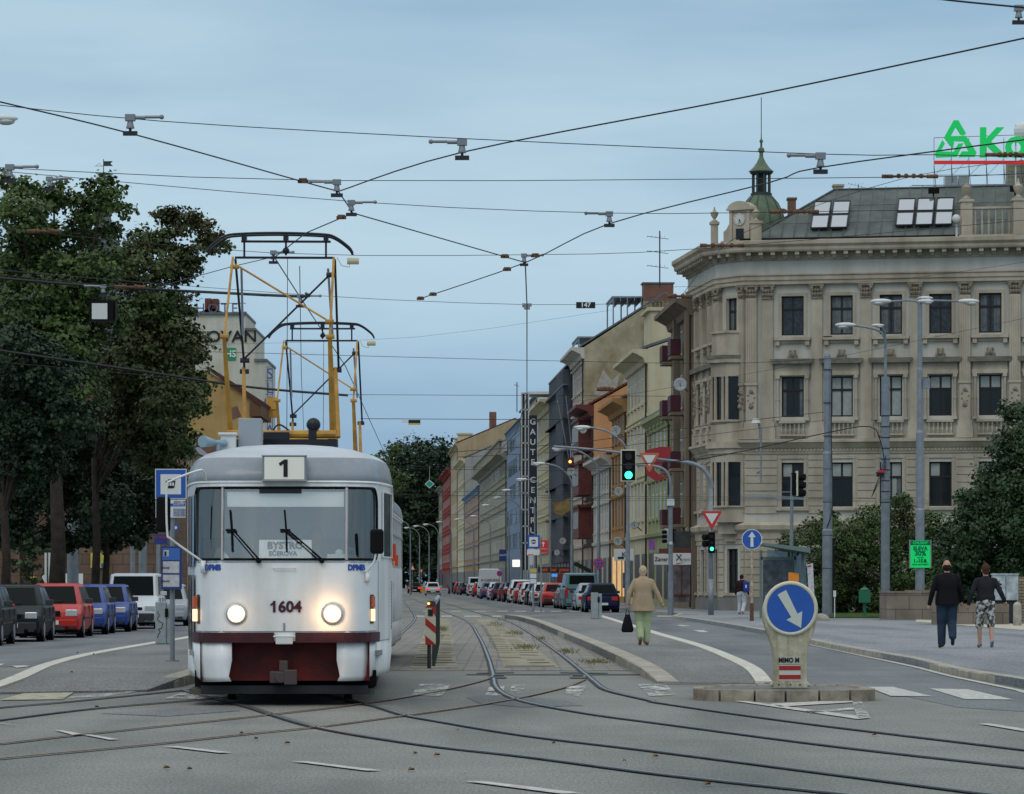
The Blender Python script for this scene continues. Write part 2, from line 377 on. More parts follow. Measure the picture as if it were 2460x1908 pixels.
# far crossing
for px in (1018, 1083, 1142, 1195, 1238, 1283, 1325, 1370, 1420, 1465, 1560):
    mark('crossing_bar', None, ((px, 1468.4), (px+26, 1468.4), (px+24, 1470), (px-2, 1470)))
for px0, px1 in ((1000, 1020), (1060, 1086), (1115, 1155), (1180, 1205), (1578, 1640)):
    mark('crossing_bar', None, ((px0, 1480), (px1, 1480), (px1, 1482.3), (px0, 1482.3)))
for q in (((1625, 1503), (1636, 1502), (1660, 1505), (1640, 1506)), ((1664, 1515), (1690, 1515), (1704, 1520), (1682, 1520))): mark('lane_dash', None, q)
strip('gutter_line', [(1640, 1488), (1757, 1508), (1836, 1524), (1942, 1549), (2072, 1577), (2190, 1602), (2289, 1627), (2460, 1663), (2600, 1695)], .12, .12, .014, M_line)
for q in (((-80, 1612), (-20, 1596), (12, 1596), (-20, 1610)), ((28, 1601), (60, 1600), (74, 1602), (40, 1606))): mark('lane_dash', None, q)

# tram platform on the right, ramping down to the crossing
PZ = .16
Lp = [G(px, py, PZ) for px, py in ((1212, 1477), (1240, 1480), (1285, 1491.5), (1340, 1514), (1413, 1543), (1486, 1576))]+[G(1541, 1606, .12), G(1578, 1637, .03)]
Rp = [G(px, py, PZ) for px, py in ((1440, 1477), (1455, 1480.5), (1560, 1512), (1600, 1524), (1698, 1551), (1777, 1581))]+[G(1830, 1607, .12), G(1858, 1638, .03)]
def ribbon_slab(name, A, B, zs, m):
    b = MB(); n = len(A)
    vs = [(*A[i], zs[i]) for i in range(n)]+[(*B[i], zs[i]) for i in range(n)]+[(*A[i], -.05) for i in range(n)]+[(*B[i], -.05) for i in range(n)]
    fs = []
    for i in range(n-1):
        fs += [(i, i+1, n+i+1, n+i), (i, 2*n+i, 2*n+i+1, i+1), (n+i, n+i+1, 3*n+i+1, 3*n+i)]
    fs += [(0, n, 3*n, 2*n), (n-1, 3*n-1, 4*n-1, 2*n-1)]
    b.add(vs, fs); o = b.build(name, m); return tag(o, kind='structure')
zs = [PZ]*6+[.12, .03]
ribbon_slab('platform', Lp, Rp, [z-.006 for z in zs], A_plat)
def kerb_var(name, label, pts, zs, w, mt=None, stone=1.0, side=1):
    b = MB(); L = catmull([(p[0], p[1], z) for p, z in zip(pts, zs)], 12); seg = [L[0]]; acc = 0
    def emit(sg):
        if len(sg) < 2: return
        rings = []; n = len(sg)
        for i, p in enumerate(sg):
            a = (sg[min(i+1, n-1)]-sg[max(i-1, 0)]); a.z = 0; a.normalize(); k = Vector((a.y, -a.x, 0))*side
            q = p+a*.012 if i == 0 else (p-a*.012 if i == n-1 else p)
            rings.append([(q.x, q.y, -.04), (q.x+k.x*w, q.y+k.y*w, -.04), (q.x+k.x*w, q.y+k.y*w, q.z), (q.x+k.x*.02, q.y+k.y*.02, q.z+.002), (q.x, q.y, q.z-.02)])
        b.loft(rings)
    for i in range(1, len(L)):
        acc += (L[i]-L[i-1]).length; seg.append(L[i])
        if acc >= stone: emit(seg); seg = [L[i]]; acc = 0
    emit(seg); return tag(b.build(name, mt or M_conc), label, 'kerb')
kerb_var('kerb', 'raised pale kerb edging the right tram platform next to the rails', Lp, zs, .32, side=-1)
M_kw = mat('white painted kerb', (.50, .49, .43), .8, noise=(6, .2))
kerb_var('kerb', 'white painted kerb curving between right tram platform and car lane', Rp, [z+.004 for z in zs], .26, M_kw, side=1, stone=1.6)
strip('tactile_line', [(1580, 1639.5), (1720, 1640.5), (1858, 1641)], .16, .16, .035, M_conc, .03)
# tram platform on the left
Lq = [(-7.14, 48.2)]+[G(px, py, .14) for px, py in ((92, 1597), (183, 1573.5), (280, 1556), (375, 1540.5), (451, 1528))]+[(-8.6, 105), (-10.5, 140)]
Rq = [G(-70, 1668, .10)]+[G(px, py, .10) for px, py in ((398, 1643), )]+[G(453, 1622, .14), (-4.78, 60), (-4.9, 66), (-5.2, 75), (-5.8, 90), (-7.4, 125), (-8.2, 140)]
b = MB(); poly = Lq+Rq[::-1]; 
slab('platform', Lq+[Rq[8], Rq[7], Rq[6], Rq[5], Rq[4], Rq[3], Rq[2], (-4.72, 48.6)], .13, A_plat)
kerb_var('kerb', 'white kerb curving between left tram platform and the parked cars', [(-7.2, 45.1)]+Lq, [.05]+[.14]*8, .26, M_kw, side=1, stone=1.6)
kerb_var('kerb', 'pale kerb at the front end of the left platform beside the tram door', [G(398, 1645, .05), Rq[2], Rq[3], Rq[4], Rq[5], Rq[6]], [.05, .14, .14, .14, .14, .14], .3, side=-1)

b = MB(); b.add([(-7.25, 45.0, .03), (-4.95, 46.3, .03), (-4.72, 48.6, .13), (-7.14, 48.2, .13), (-7.25, 45.0, -.05), (-4.95, 46.3, -.05), (-4.72, 48.6, -.05), (-7.14, 48.2, -.05)], [(0, 1, 2, 3), (0, 4, 5, 1), (1, 5, 6, 2), (0, 3, 7, 4)]); tag(b.build('platform', A_plat), kind='structure')
strip('tactile_line', [(-40, 1650), (200, 1649), (395, 1646)], .14, .14, .036, M_conc, .03)
# paved tram reservation
M_pave = texmat('reservation paving', 'b', (.235, .225, .20), (.10, .095, .08), 1.0, mortar=.022, dims=(.55, .42), plane='XY')
M_slab = mat('slotted concrete slabs', (.27, .25, .19), .9, noise=(1.5, .3), bump=(20, .4))
sheet('tram_reservation', [G(1000, 1612), G(1620, 1612), G(1500, 1592), G(1400, 1548), G(1330, 1520), G(1250, 1492), G(1205, 1482), G(1010, 1482), (-6, 118), (-5.2, 60)], .006, M_pave)
sheet('slab_strip', [G(985, 1606), G(1098, 1606), G(1090, 1545), G(1079, 1490), G(1045, 1484), G(1028, 1490), G(1010, 1545)], .011, M_slab)
sheet('slab_strip', [G(1210, 1604), G(1345, 1604), G(1275, 1550), G(1215, 1510), G(1180, 1488), G(1140, 1488), G(1168, 1510), G(1190, 1550)], .011, M_slab)
jb = MB(); rj = random.Random(5)
for k in range(26):
    Yj = 59.8+k*2.25; pj = HY+CH*F/Yj
    for la, lb in (((1606, 985, 1098), (1545, 1010, 1090)), ((1604, 1210, 1345), (1510, 1168, 1215))):
        t_ = (pj-la[0])/(lb[0]-la[0]); xl, xr = la[1]+(lb[1]-la[1])*t_, la[2]+(lb[2]-la[2])*t_
        if la[1] > 1100: xl = 1210-(1606-pj)*.55; xr = 1345-(1606-pj)*1.36
        else: xl = 985+(1606-pj)*.40; xr = 1098-(1606-pj)*.14
        if xr-xl < 20: continue
        for a_, c_ in ((rj.uniform(0, .06), rj.uniform(.42, .52)), (rj.uniform(.5, .56), rj.uniform(.9, 1))):
            if rj.random() < .82: xa, xc = gx(xl+(xr-xl)*a_, Yj), gx(xl+(xr-xl)*c_, Yj); yy_ = Yj+rj.uniform(-.2, .2); h_ = rj.uniform(.35, .65); jb.add([(xa, yy_, .0125), (xc, yy_+rj.uniform(-.03, .03), .0125), (xc, yy_+h_, .0125), (xa, yy_+h_, .0125)], [(0, 1, 2, 3)])
tag(jb.build('slab_joints', mat('mossy joint', (.085, .080, .048), .9, noise=(3, .4))), kind='structure')
# rails
M_rail = mat('polished rail steel', (.13, .16, .20), .38, metal=.7, noise=(2, .2))
M_railr = mat('rusty rail', (.22, .14, .07), .6, metal=.3, noise=(4, .3))
M_groove = mat('rail groove and tar', (.05, .052, .055), .8, noise=(6, .4))
def track(label, rails, rust=False):
    t = T('tram_track', label, 'track', (0, 0, 0))
    for pxs in rails:
        L = catmull([(*(G(*q) if q[1] > 1397 else q), 0) for q in pxs], 10); n = len(L)
        def rib(o0, o1, z, zb):
            b = MB(); rings = []
            for i, p in enumerate(L):
                a = (L[min(i+1, n-1)]-L[max(i-1, 0)]).normalized(); k = Vector((a.y, -a.x, 0))
                A_ = p+k*o0; B_ = p+k*o1; rings.append([(A_.x, A_.y, zb), (B_.x, B_.y, zb), (B_.x, B_.y, z), (A_.x, A_.y, z)])
            b.loft(rings); return b
        rib(-.035 if rust else -.05, .035 if rust else .06, .0150, .0135).build('groove_strip', M_groove, t)
        rib(-.020, .018, .0185, .0151).build('rail', M_railr if rust else M_rail, t)
    return t
track('tram track running from the far street and curving off to the lower right', [
    [(940, 1421), (977, 1433), (1057, 1466), (1120, 1492), (1149, 1528), (1171, 1576), (1184, 1620), (1190, 1649), (1215, 1671), (1266, 1689), (1340, 1704), (1449, 1722), (1600, 1742), (1994, 1794), (2460, 1847), (2700, 1875)],
    [(960, 1418), (1000, 1427), (1105, 1460), (1171, 1479), (1222, 1494), (1266, 1517), (1340, 1568), (1409, 1623), (1427, 1638), (1460, 1660), (1559, 1684), (1600, 1693), (1927, 1739), (2460, 1804), (2700, 1835)]])
track('tram track coming from under the white tram and curving to the bottom right', [
    [(440, 1660), (520, 1682), (595, 1700), (755, 1748), (1000, 1790), (1266, 1821), (1600, 1865), (1994, 1908), (2200, 1930)],
    [(780, 1668), (870, 1692), (905, 1699), (973, 1720), (1047, 1734), (1266, 1770), (1600, 1811), (2190, 1888), (2400, 1915)]])
track('pair of rusty rails crossing the junction from lower left to the switch', [
    [(-150, 1842), (0, 1826), (366, 1791), (595, 1766), (755, 1750), (900, 1731), (1083, 1706), (1233, 1682), (1358, 1653), (1405, 1634)],
    [(-150, 1806), (0, 1790), (201, 1767), (595, 1725), (870, 1693), (1047, 1664), (1156, 1638), (1182, 1627)]], True)
track('pair of dark rails curving from under the tram to the left edge', [
    [(-150, 1751), (0, 1732), (229, 1704), (527, 1679), (640, 1668)], [(-150, 1719), (0, 1702), (183, 1686), (476, 1656), (560, 1646)]])
track('tram track visible behind the tram beside the striped board', [
    [(950, 1428), (1010, 1449), (997, 1440), (985, 1438)][0:1]+[(965, 1440), (985, 1462), (997, 1481), (993, 1495), (975, 1513), (940, 1545), (890, 1600)]])
b = MB()
for a_, b_ in (((1120, 1622), (1560, 1622)), ((1145, 1619), (1235, 1617)), ((1345, 1617), (1460, 1619))):
    p, q = G(*a_), G(*b_); b.add([(p[0], p[1]-.18, .013), (q[0], q[1]-.18, .013), (q[0], q[1]+.18, .013), (p[0], p[1]+.18, .013)], [(0, 1, 2, 3)])
tag(b.build('tar_joint', M_groove), kind='structure')
for q in (((1120, 1676), (1180, 1668), (1360, 1684), (1400, 1696), (1250, 1700), (1150, 1690)), ((240, 1715), (420, 1703), (580, 1708), (400, 1722))):
    mark('asphalt_patch', None, q, A_lane, z=.005)
rk = random.Random(21)
for px, py, n, dx in ((60, 1760, 9, 60), (640, 1870, 10, 50), (1180, 1745, 8, -40), (1500, 1780, 9, 55), (1900, 1760, 8, 50), (2200, 1850, 9, 45), (330, 1840, 7, -50), (1650, 1890, 7, 60), (150, 1600, 5, 30), (1480, 1540, 6, 26), (1900, 1600, 6, 40), (2250, 1560, 6, 30), (1100, 1860, 8, 70)):
    sl_ = rk.uniform(-1.5, 3)
    q = [(px+i*dx+rk.uniform(-8, 8), py+rk.uniform(-1.2, 1.2)+i*sl_) for i in range(n)]
    strip('asphalt_crack', q, .012, .008, .0125+(.125 if py < 1620 else 0), M_groove, .125 if py < 1620 else 0)
b = MB(); b.box(-.12, .12, -.25, .25, 0, .03); b.box(-.08, .08, -.2, .2, .03, .045, 1)
for px, py in ((1198, 1630), (1388, 1630)):
    tag(b.build('switch_box', [M_gal, M_dark], loc=(*G(px, py), .01)), 'steel point box beside the %s rail of the switch' % ('left' if px < 1300 else 'right'), 'switch box', 'switch point boxes')
# grass tufts in the reservation
gm = mat('dry grass', (.20, .17, .075), .8, noise=(3, .3), col2=(.10, .13, .04))
b = MB()
for px, py, w, n in ((1062, 1512, 14, 260), (1040, 1495, 12, 160), (1240, 1522, 24, 220), (1262, 1556, 36, 300), (1190, 1500, 20, 160), (1360, 1566, 26, 160), (1430, 1592, 36, 200), (1300, 1536, 18, 120), (1045, 1530, 26, 160), (1210, 1488, 20, 90)):
    for _ in range(n):
        x, y = G(random.gauss(px, w*.5), py+random.gauss(0, 3)); h = random.uniform(.02, .07); a = random.uniform(0, 6.3); dx = .012
        l_ = random.uniform(-.05, .05)
        b.add([(x-dx*math.cos(a), y-dx*math.sin(a), .01), (x+dx*math.cos(a), y+dx*math.sin(a), .01), (x+l_, y+l_*.5, h)], [(0, 1, 2)])
tag(b.build('grass_tufts', gm), 'dry grass growing in the joints of the tram track paving', 'grass', kind='stuff')
# scattered leaves and litter
lm = mat('fallen leaf', (.16, .08, .03), .8)
b = MB()
for px, py in ((225, 1574), (232, 1702), (580, 1766), (615, 1779), (455, 1853), (988, 1855), (997, 1815), (1050, 1819), (1575, 1822), (10, 1661), (400, 1850), (690, 1790), (172, 1618), (186, 1571), (1100, 1760), (1330, 1790), (2100, 1770), (1500, 1835), (1700, 1890)):
    x, y = G(px, py, .14 if py < 1640 else 0); z = .015+(.14 if py < 1640 else 0); s = random.uniform(.014, .03)
    b.add([(x-s, y-s, z), (x+s*.6, y-s, z+.02), (x+s, y+s*1.5, z), (x-s*.5, y+s*2, z+.025)], [(0, 1, 2, 3)])
tag(b.build('fallen_leaves', lm), 'brown fallen leaves scattered over the junction asphalt', 'leaves', kind='stuff')
# tram island with kerb stones
M_isl = mat('island kerb stone', (.27, .235, .185), .85, noise=(3, .40), bump=(30, .4))
isl = [(2.45, 43.1), (2.60, 42.85), (3.0, 42.7), (3.6, 42.62), (4.1, 42.66), (4.38, 42.85), (4.45, 43.4), (4.3, 44.6), (3.6, 45.1), (2.9, 44.8), (2.5, 44.0)]
slab('traffic_island', isl, .13, A_plat)
kerb('kerb', 'brown stone kerb ring around the island carrying the blue arrow bollard', isl+[isl[0]], .14, .145, stone=.36, mt=M_isl)
# lawn
gl = mat('lawn', (.045, .085, .02), .9, noise=(1.5, .4), bump=(30, .8, .05))
lw = [G(1975, 1484, .14), G(2140, 1484, .14), (14.5, 126), (24, 126), (30, 160), (11.6, 159), (11.8, 143)]
slab('lawn', lw, .17, gl)
# ================================================================ TRAM
HWK = [(0, 0), (.35, .004), (.62, .02), (.80, .07), (.93, .16), (1.02, .30), (1.08, .5), (1.13, .8), (1.19, 1.3), (1.25, 2.0)]
HWK = [(0, 0), (.40, .005), (.74, .03), (.88, .10), (.98, .22), (1.045, .40), (1.09, .62), (1.135, .95), (1.19, 1.4), (1.25, 2.1)]
def plan_half(): return HWK
def fz(z):   # front face leans back with height
    return 0.0 if z < 1.7 else (z-1.7)*.13
def narrow(z):
    return 1.0 if z > .9 else 1.0-.02*(.9-z)
LEN = 14.0
def outline(z, sx=1.0, dz=0.0, yi=0.0):
    """full plan ring at height z (counterclockwise from front centre going right)"""
    pts = []
    half = [(x*sx*narrow(z), y*(1-yi*.0)+fz(z)*max(0, 1-y/2.2)+yi) for x, y in HWK]
    back = [(x, LEN-y) for x, y in half[::-1]]
    right = half+back
    pts = right+[(-x, y) for x, y in right[::-1][1:-1]]
    return [(x, y, z+dz) for x, y in pts]
def SF(s, z, off=.0):
    """point on the nose: s = signed index distance along the HWK list in plan arc length"""
    sg = 1 if s >= 0 else -1; a = abs(s)
    for i in range(len(HWK)-1):
        p, q = HWK[i], HWK[i+1]; L = math.hypot(q[0]-p[0], q[1]-p[1])
        if a <= L or i == len(HWK)-2:
            t = a/L; x = p[0]+(q[0]-p[0])*t; y = p[1]+(q[1]-p[1])*t; nx, ny = (q[1]-p[1])/L, -(q[0]-p[0])/L
            # smooth normal a little
            return (sg*(x*narrow(z)+nx*off), y+fz(z)*max(0, 1-y/2.2)+ny*off, z)
        a -= L
def arc(i):
    return sum(math.hypot(HWK[k+1][0]-HWK[k][0], HWK[k+1][1]-HWK[k][1]) for k in range(i))
def patch(b, s0, s1, z0, z1, off, m=0, ns=8, nz_=3):
    vs = [SF(s0+(s1-s0)*i/ns, z0+(z1-z0)*j/nz_, off) for j in range(nz_+1) for i in range(ns+1)]
    w = ns+1
    b.add(vs, [(j*w+i, j*w+i+1, (j+1)*w+i+1, (j+1)*w+i) for j in range(nz_) for i in range(ns)], m)
M_tint = glassmat('windscreen glass', (.95, .96, .94), .27)
M_tintd = glassmat('side cab glass', (.30, .34, .35), .16)
M_tside = glassmat('tram side glass', (.70, .75, .74), .18)
M_maroon = mat('dark maroon skirt', (.115, .010, .008), .6, noise=(2, .5))
M_inner = mat('cab interior grey', (.30, .32, .32), .8, noise=(2, .1))
M_alu = mat('aluminium trim', (.5, .45, .43), .35, metal=.7)
M_lampw = mat('headlamp lit', (1.0, .82, .58), .3, emit=1.6)
M_lampy = mat('side lamp lit', (1.0, .62, .28), .3, emit=2.2)
M_amber = mat('amber lens', (.55, .09, .01), .25)
M_num = mat('maroon numerals', (.06, .012, .02), .5)
M_logo = mat('blue operator lettering', (.03, .08, .35), .5)
M_yel = mat('yellow pantograph paint', (.50, .27, .035), .5, noise=(3, .35), col2=(.30, .15, .03))
M_pdark = mat('pantograph black steel', (.014, .016, .024), .45, metal=.4)
M_spring = mat('grey spring', (.3, .33, .38), .5, metal=.5)
def make_tram(name, label, loc, rz, front=True):
    t = T(name, label, 'tram', loc, rz, 'coupled cars of the tram')
    zs_ = [.78, .80, .84, 1.0, 1.3, 1.6, 1.745, 2.2, 2.645, 2.70]
    n = len(outline(1)); b = MB(); rings = [outline(z) for z in zs_]
    vs = [p for r in rings for p in r]; fs = []; NH = len(HWK)
    zi0, zi1 = 6, 8
    for j in range(len(zs_)-1):
        for i in range(n):
            k = (i+1) % n
            # windscreen hole: from segment -5..5 on the nose between 1.745 and 2.645
            fr = (i <= 5-1+1 and i < 6) or (i >= n-6)
            if zi0 <= j < zi1 and fr: continue
            # side strip windows hole
            y0 = rings[j][i][1]; y1 = rings[j][k][1]
            if zi0 <= j < zi1 and min(y0, y1) > 2.0 and max(y0, y1) < LEN-2.0 and abs(rings[j][i][0]) > 1.2: continue
            fs.append((j*n+i, j*n+k, (j+1)*n+k, (j+1)*n+i))
    b.add(vs, fs)
    sm = MB()
    for sg in (-1, 1): sm.tube([SF(sg*(arc(6)+.06), z, .003) for z in (.82, 1.3, 1.75)], .006, 4)
    sm.tube([SF(s_*.1, 1.735, .004) for s_ in range(-14, 15)], .005, 4); sm.tube([SF(s_*.1, .90, .004) for s_ in range(-14, 15)], .006, 4)
    sm.box(-.012, .012, -.006, 0, .90, 1.0); SEAM = sm
    # side pillars between side windows
    for sx in (-1, 1):
        for k in range(9):
            y = 2.0+k*1.25
            b.box(min(sx*1.25, sx*1.21), max(sx*1.25, sx*1.21), y-.09, y+.09 if k < 8 else y, 1.745, 2.645)
    body = b.build('body', M_white, t, smooth=True, auto=30); SEAM.build('panel_seam', M_tgrey, body)
    # inner shell
    b = MB(); b.box(-1.15, 1.15, .55, LEN-.5, .6, .66)
    b.box(-1.19, 1.19, 2.6, LEN-.5, 2.66, 2.69); b.box(-1.1, 1.1, 2.3, 2.34, 1.0, 2.05)
    b.box(-1.0, 1.0, .45, .75, 1.62, 1.70)
    b.build('cab_interior', M_inner, t)
    for k in range(4):
        for x in (-.85, -.4, .85): b = MB(); b.box(x-.2, x+.2, 3.2+k*1.1, 3.3+k*1.1, 1.1, 1.95); b.build('passenger_seat', M_maroon, t)
    b = MB(); b.box(-1.12, -.45, 2.3, 2.34, 1.0, 2.6); b.box(.75, 1.12, 2.3, 2.34, 1.0, 2.6); b.box(-.3, -.22, 2.3, 2.34, 1, 2.6); b.box(-.1, .0, 2.3, 2.34, 1, 2.6); b.box(-1.1, 1.1, 2.3, 2.34, 1, 1.9)  # pale panels and strips added to brighten the view through the windscreen
    b.build('cab_brightening_panel', mat('pale brightening panel', (.62, .64, .62), .7), t)
    # roof with grey band
    b = MB()
    L = [(2.70, 1.0, 0), (2.72, 1.012, -.012), (2.80, 1.005, 0), (2.92, .985, .05), (3.0, .95, .12)]
    b.loft([outline(z, s, 0, y) for z, s, y in L], 0, cap=False)
    L2 = [(3.0, .95, .12), (3.07, .87, .24), (3.12, .74, .42), (3.16, .55, .62), (3.185, .3, .9), (3.19, .02, 1.2)]
    b.loft([outline(z, s, 0, y) for z, s, y in L2], 1, cap=True)
    b.build('roof', [M_tgrey, mat('pale grey roof', (.45, .49, .53), .5, noise=(1.2, .12))], t, smooth=True, auto=50)
    # gutter lip
    b = MB(); rr = outline(2.70, 1.006); b.tube(rr+[rr[0]], .018, 5); b.build('gutter', M_white, t)
    # lower skirts (white corner aprons + body sides)
    for sx in (-1, 1):
        b = MB(); ns = 7; s0, s1 = arc(2)-.12, arc(6)
        vs = []
        for j, z in enumerate((.30, .36, .55, .80)):
            for i in range(ns+1):
                s = s0+(s1-s0)*i/ns + (0 if i else (.05 if z < .5 else 0)); x, y, _ = SF(s, z); x = x*(1 if z > .5 else .985)-(.03 if z < .33 else 0)
                zz = z + (.06*max(0, (i-4))/3 if j == 0 else 0)
                vs.append((sx*x, y+.03, zz))
        w = ns+1
        b.add(vs, [(j*w+i, j*w+i+1, (j+1)*w+i+1, (j+1)*w+i) for j in range(3) for i in range(ns)])
        o = b.build('corner_apron', M_white, t, smooth=True); m_ = o.modifiers.new('th', 'SOLIDIFY'); m_.thickness = .03
        b = MB()
        side = [p for p in outline(.5) if p[0] > 0 and p[1] >= .60]
        rings = [[(sx*p[0]*(.985 if z < .35 else .998), p[1], z) for p in side] for z in (.34, .42, .80)]
        b.loft(rings, cap=False, closed=False)
        o = b.build('side_skirt', M_white, t, smooth=True); m_ = o.modifiers.new('th', 'SOLIDIFY'); m_.thickness = .02
    # underbody
    b = MB(); b.prism([(-.98, .28), (.98, .28), (1.0, .2), (1.02, 2.4), (-1.02, 2.4), (-1.0, .2)], .30, .80, ax='z'); b.build('underbody', M_maroon, t)
    b = MB(); b.box(-1.08, 1.08, .5, LEN-.5, .22, .42); b.box(-1.0, .98, .32, .5, .14, .24, 1); b.build('undercarriage', [M_black, M_dark], t)
    for a_, c_ in ((-1.14, -.72), (.55, 1.06)): b = MB(); b.box(a_, c_, .4, 1.4, .13, .2); b.build('lifeguard', mat('worn wooden guard', (.09, .085, .07), .9, noise=(6, .3)), t)
    # bogies
    for y in (3.3, 10.7):
        bg_ = MB(); bg_.box(-.9, .9, y-1.2, y+1.2, .25, .45); bg = bg_.build('bogie', M_dark, t)
        for yy in (y-.95, y+.95):
            for x in (-.72, .72):
                b = MB(); b.cyl((x-.05, yy, .33), (x+.05, yy, .33), .33, n=18); b.build('wheel', M_dark, bg)
    if not front:
        pass
    # bumper band
    for s0, s1 in ((-arc(6), -.12), (.13, arc(6))):
        b = MB(); patch(b, s0, s1, .765, .885, .035, ns=14, nz_=1); o = b.build('bumper', mat('maroon bumper rubber', (.05, .012, .015), .5, noise=(3, .3)), t)
        m_ = o.modifiers.new('th', 'SOLIDIFY'); m_.thickness = .04
    b = MB(); b.box(-.10, .10, -.07, .05, .745, .84); b.box(-.13, .13, -.075, -.04, .83, .85); b.build('coupler_cover', M_wht, t, bevel=.01)
    b = MB(); b.box(-.17, .12, -.05, .3, .28, .42); b.box(.0, .15, -.09, 0, .26, .44); b.cyl((-.04, -.08, .35), (-.04, .1, .35), .07, n=10); b.box(-.06, .04, -.03, .2, .42, .55)
    b.build('coupler', mat('grimy coupler', (.07, .05, .05), .6), t, bevel=.01)
    # windscreen surround with rounded corners
    def rr_pts(s0, s1, z0, z1, r, n=6):
        out = []
        for cx_, cz_, a0 in ((s1-r, z0+r*.5, -90), (s1-r, z1-r, 0), (s0+r, z1-r, 90), (s0+r, z0+r*.5, 180)):
            rr = r
            for i in range(n+1):
                a = R(a0+90*i/n); rz_ = r*.5 if cz_ < (z0+z1)/2 else r
                out.append((cx_+rr*math.cos(a)*(.5 if cz_ < 2 else 1)+(r*.5 if (cz_ < 2 and cx_ > 0) else (-r*.5 if cz_ < 2 else 0)), cz_+rz_*math.sin(a)))
        return out
    SW = arc(6); inner = rr_pts(-SW+.05, SW-.05, 1.765, 2.63, .2); b = MB()
    # densify
    def dens(p, k=7):
        o = []
        for i in range(len(p)):
            a, c = p[i], p[(i+1) % len(p)]
            dd = math.hypot(c[0]-a[0], c[1]-a[1]); kk = max(1, int(dd/.12))
            o += [(a[0]+(c[0]-a[0])*j/kk, a[1]+(c[1]-a[1])*j/kk) for j in range(kk)]
        return o
    inner = dens(inner)
    outer = []
    for s, z in inner:
        cs, cz = 0, (1.745+2.645)/2; ds, dz = s-cs, z-cz; k = min(SW/abs(ds) if ds else 9, .45/abs(dz) if dz else 9); outer.append((cs+ds*k, cz+dz*k))
    n2 = len(inner)
    b.add([SF(s, z, .004) for s, z in inner]+[SF(s, z, .0) for s, z in outer]+[SF(s, z, -.05) for s, z in inner],
          [(i, (i+1) % n2, n2+(i+1) % n2, n2+i) for i in range(n2)]+[(i, 2*n2+i, 2*n2+(i+1) % n2, (i+1) % n2) for i in range(n2)])
    b.build('windscreen_surround', M_white, t, smooth=True, auto=40)
    b = MB(); gasket = [SF(s, z, .006) for s, z in inner]; b.tube(gasket+[gasket[0]], .016, 5); b.build('windscreen_gasket', M_black, t)
    sp_ = arc(2)-.01
    b = MB(); patch(b, -sp_, sp_, 1.75, 2.64, -.012, ns=14, nz_=1); b.build('windscreen', M_tint, t, smooth=True)
    for sg in (-1, 1):
        b = MB(); patch(b, sg*sp_, sg*(SW-.01), 1.75, 2.64, -.012, ns=10, nz_=1); b.build('corner_window', M_tintd, t, smooth=True)
        b = MB(); b.tube([SF(sg*sp_, z, .012) for z in (1.76, 2.2, 2.63)], .018, 6); b.build('window_post', M_alu, t)
    # small side window + door zone on the taper, one on each side
    for sg in (-1, 1):
        if sg < 0: continue
        b = MB(); patch(b, sg*(arc(7)+.03), sg*(arc(9)-.06), 1.80, 2.60, .012, ns=4, nz_=1)
        o = b.build('side_window' if sg > 0 else 'door_glass', M_tintd if sg > 0 else mat('black door glass', (.015, .018, .02), .12), t)
        b = MB(); q = [SF(sg*s, z, .016) for s, z in ((arc(7)+.03, 1.8), (arc(9)-.06, 1.8), (arc(9)-.06, 2.6), (arc(7)+.03, 2.6))]; b.tube(q+[q[0]], .014, 4); b.build('window_frame', M_white, t)
    for sa_, sb_ in ((arc(5)+.12, arc(6)+.12), (arc(6)+.22, arc(8)+.1)):
        for z0, z1 in ((.66, 1.58), (1.68, 2.55)):
            b = MB(); patch(b, -sa_, -sb_, z0, z1, .024, ns=3, nz_=1); b.build('door_glass', mat('black door glass', (.015, .018, .02), .12), t)
    b = MB(); patch(b, -arc(5)-.08, -arc(9), .40, 2.66, .012, ns=6, nz_=1); b.build('door', mat('door grey', (.42, .45, .47), .4), t)
    # side windows
    for sx in (-1, 1):
        for k in range(8):
            b = MB(); x = sx*1.235; y = 2.09+k*1.25; b.add([(x, y, 1.75), (x, y+1.07, 1.75), (x, y+1.07, 2.64), (x, y, 2.64)], [(0, 1, 2, 3)])
            o = b.build('side_window', M_tside, t)
            b = MB(); x0 = min(sx*1.238, sx*1.26); b.box(x0, x0+.022, y, y+1.07, 2.33, 2.36); b.build('window_rail', M_alu, o)
    # rear vents, ring
    b = MB()
    for k in range(22): b.box(1.249, 1.262, 2.35, 2.5, .9+k*.028, .914+k*.028)
    b.build('side_vent', M_dark, t)
    # headlamps
    if front:
        for x in (-.565, .565):
            b = MB(); y = SF(abs(x), 1.11)[1]
            prof = [(.118, 0), (.125, .01), (.12, .03), (.105, .032)]
            vs = []
            for r, d_ in prof: vs.append([(x+r*math.cos(2*math.pi*k/24), y-d_, 1.11+r*math.sin(2*math.pi*k/24)) for k in range(24)])
            b.loft(vs, cap=False); h = b.build('headlight', M_alu, t, smooth=True)
            b = MB(); rg = [[(x+r*math.cos(2*math.pi*k/24), y-.03-d_, 1.11+r*math.sin(2*math.pi*k/24)) for k in range(24)] for r, d_ in ((.100, 0), (.07, .018), (.02, .026))]
            b.loft(rg); b.build('lens', M_lampw, h, smooth=True)
            pl = bpy.data.lights.new('headlamp_light', 'POINT'); pl.energy = 5.0 if x > 0 else .9; pl.color = (1, .55, .22); pl.shadow_soft_size = .05; po = bpy.data.objects.new('headlamp_light', pl); COL.objects.link(po); po.parent = h; po.location = (x, y-.16, 1.11)
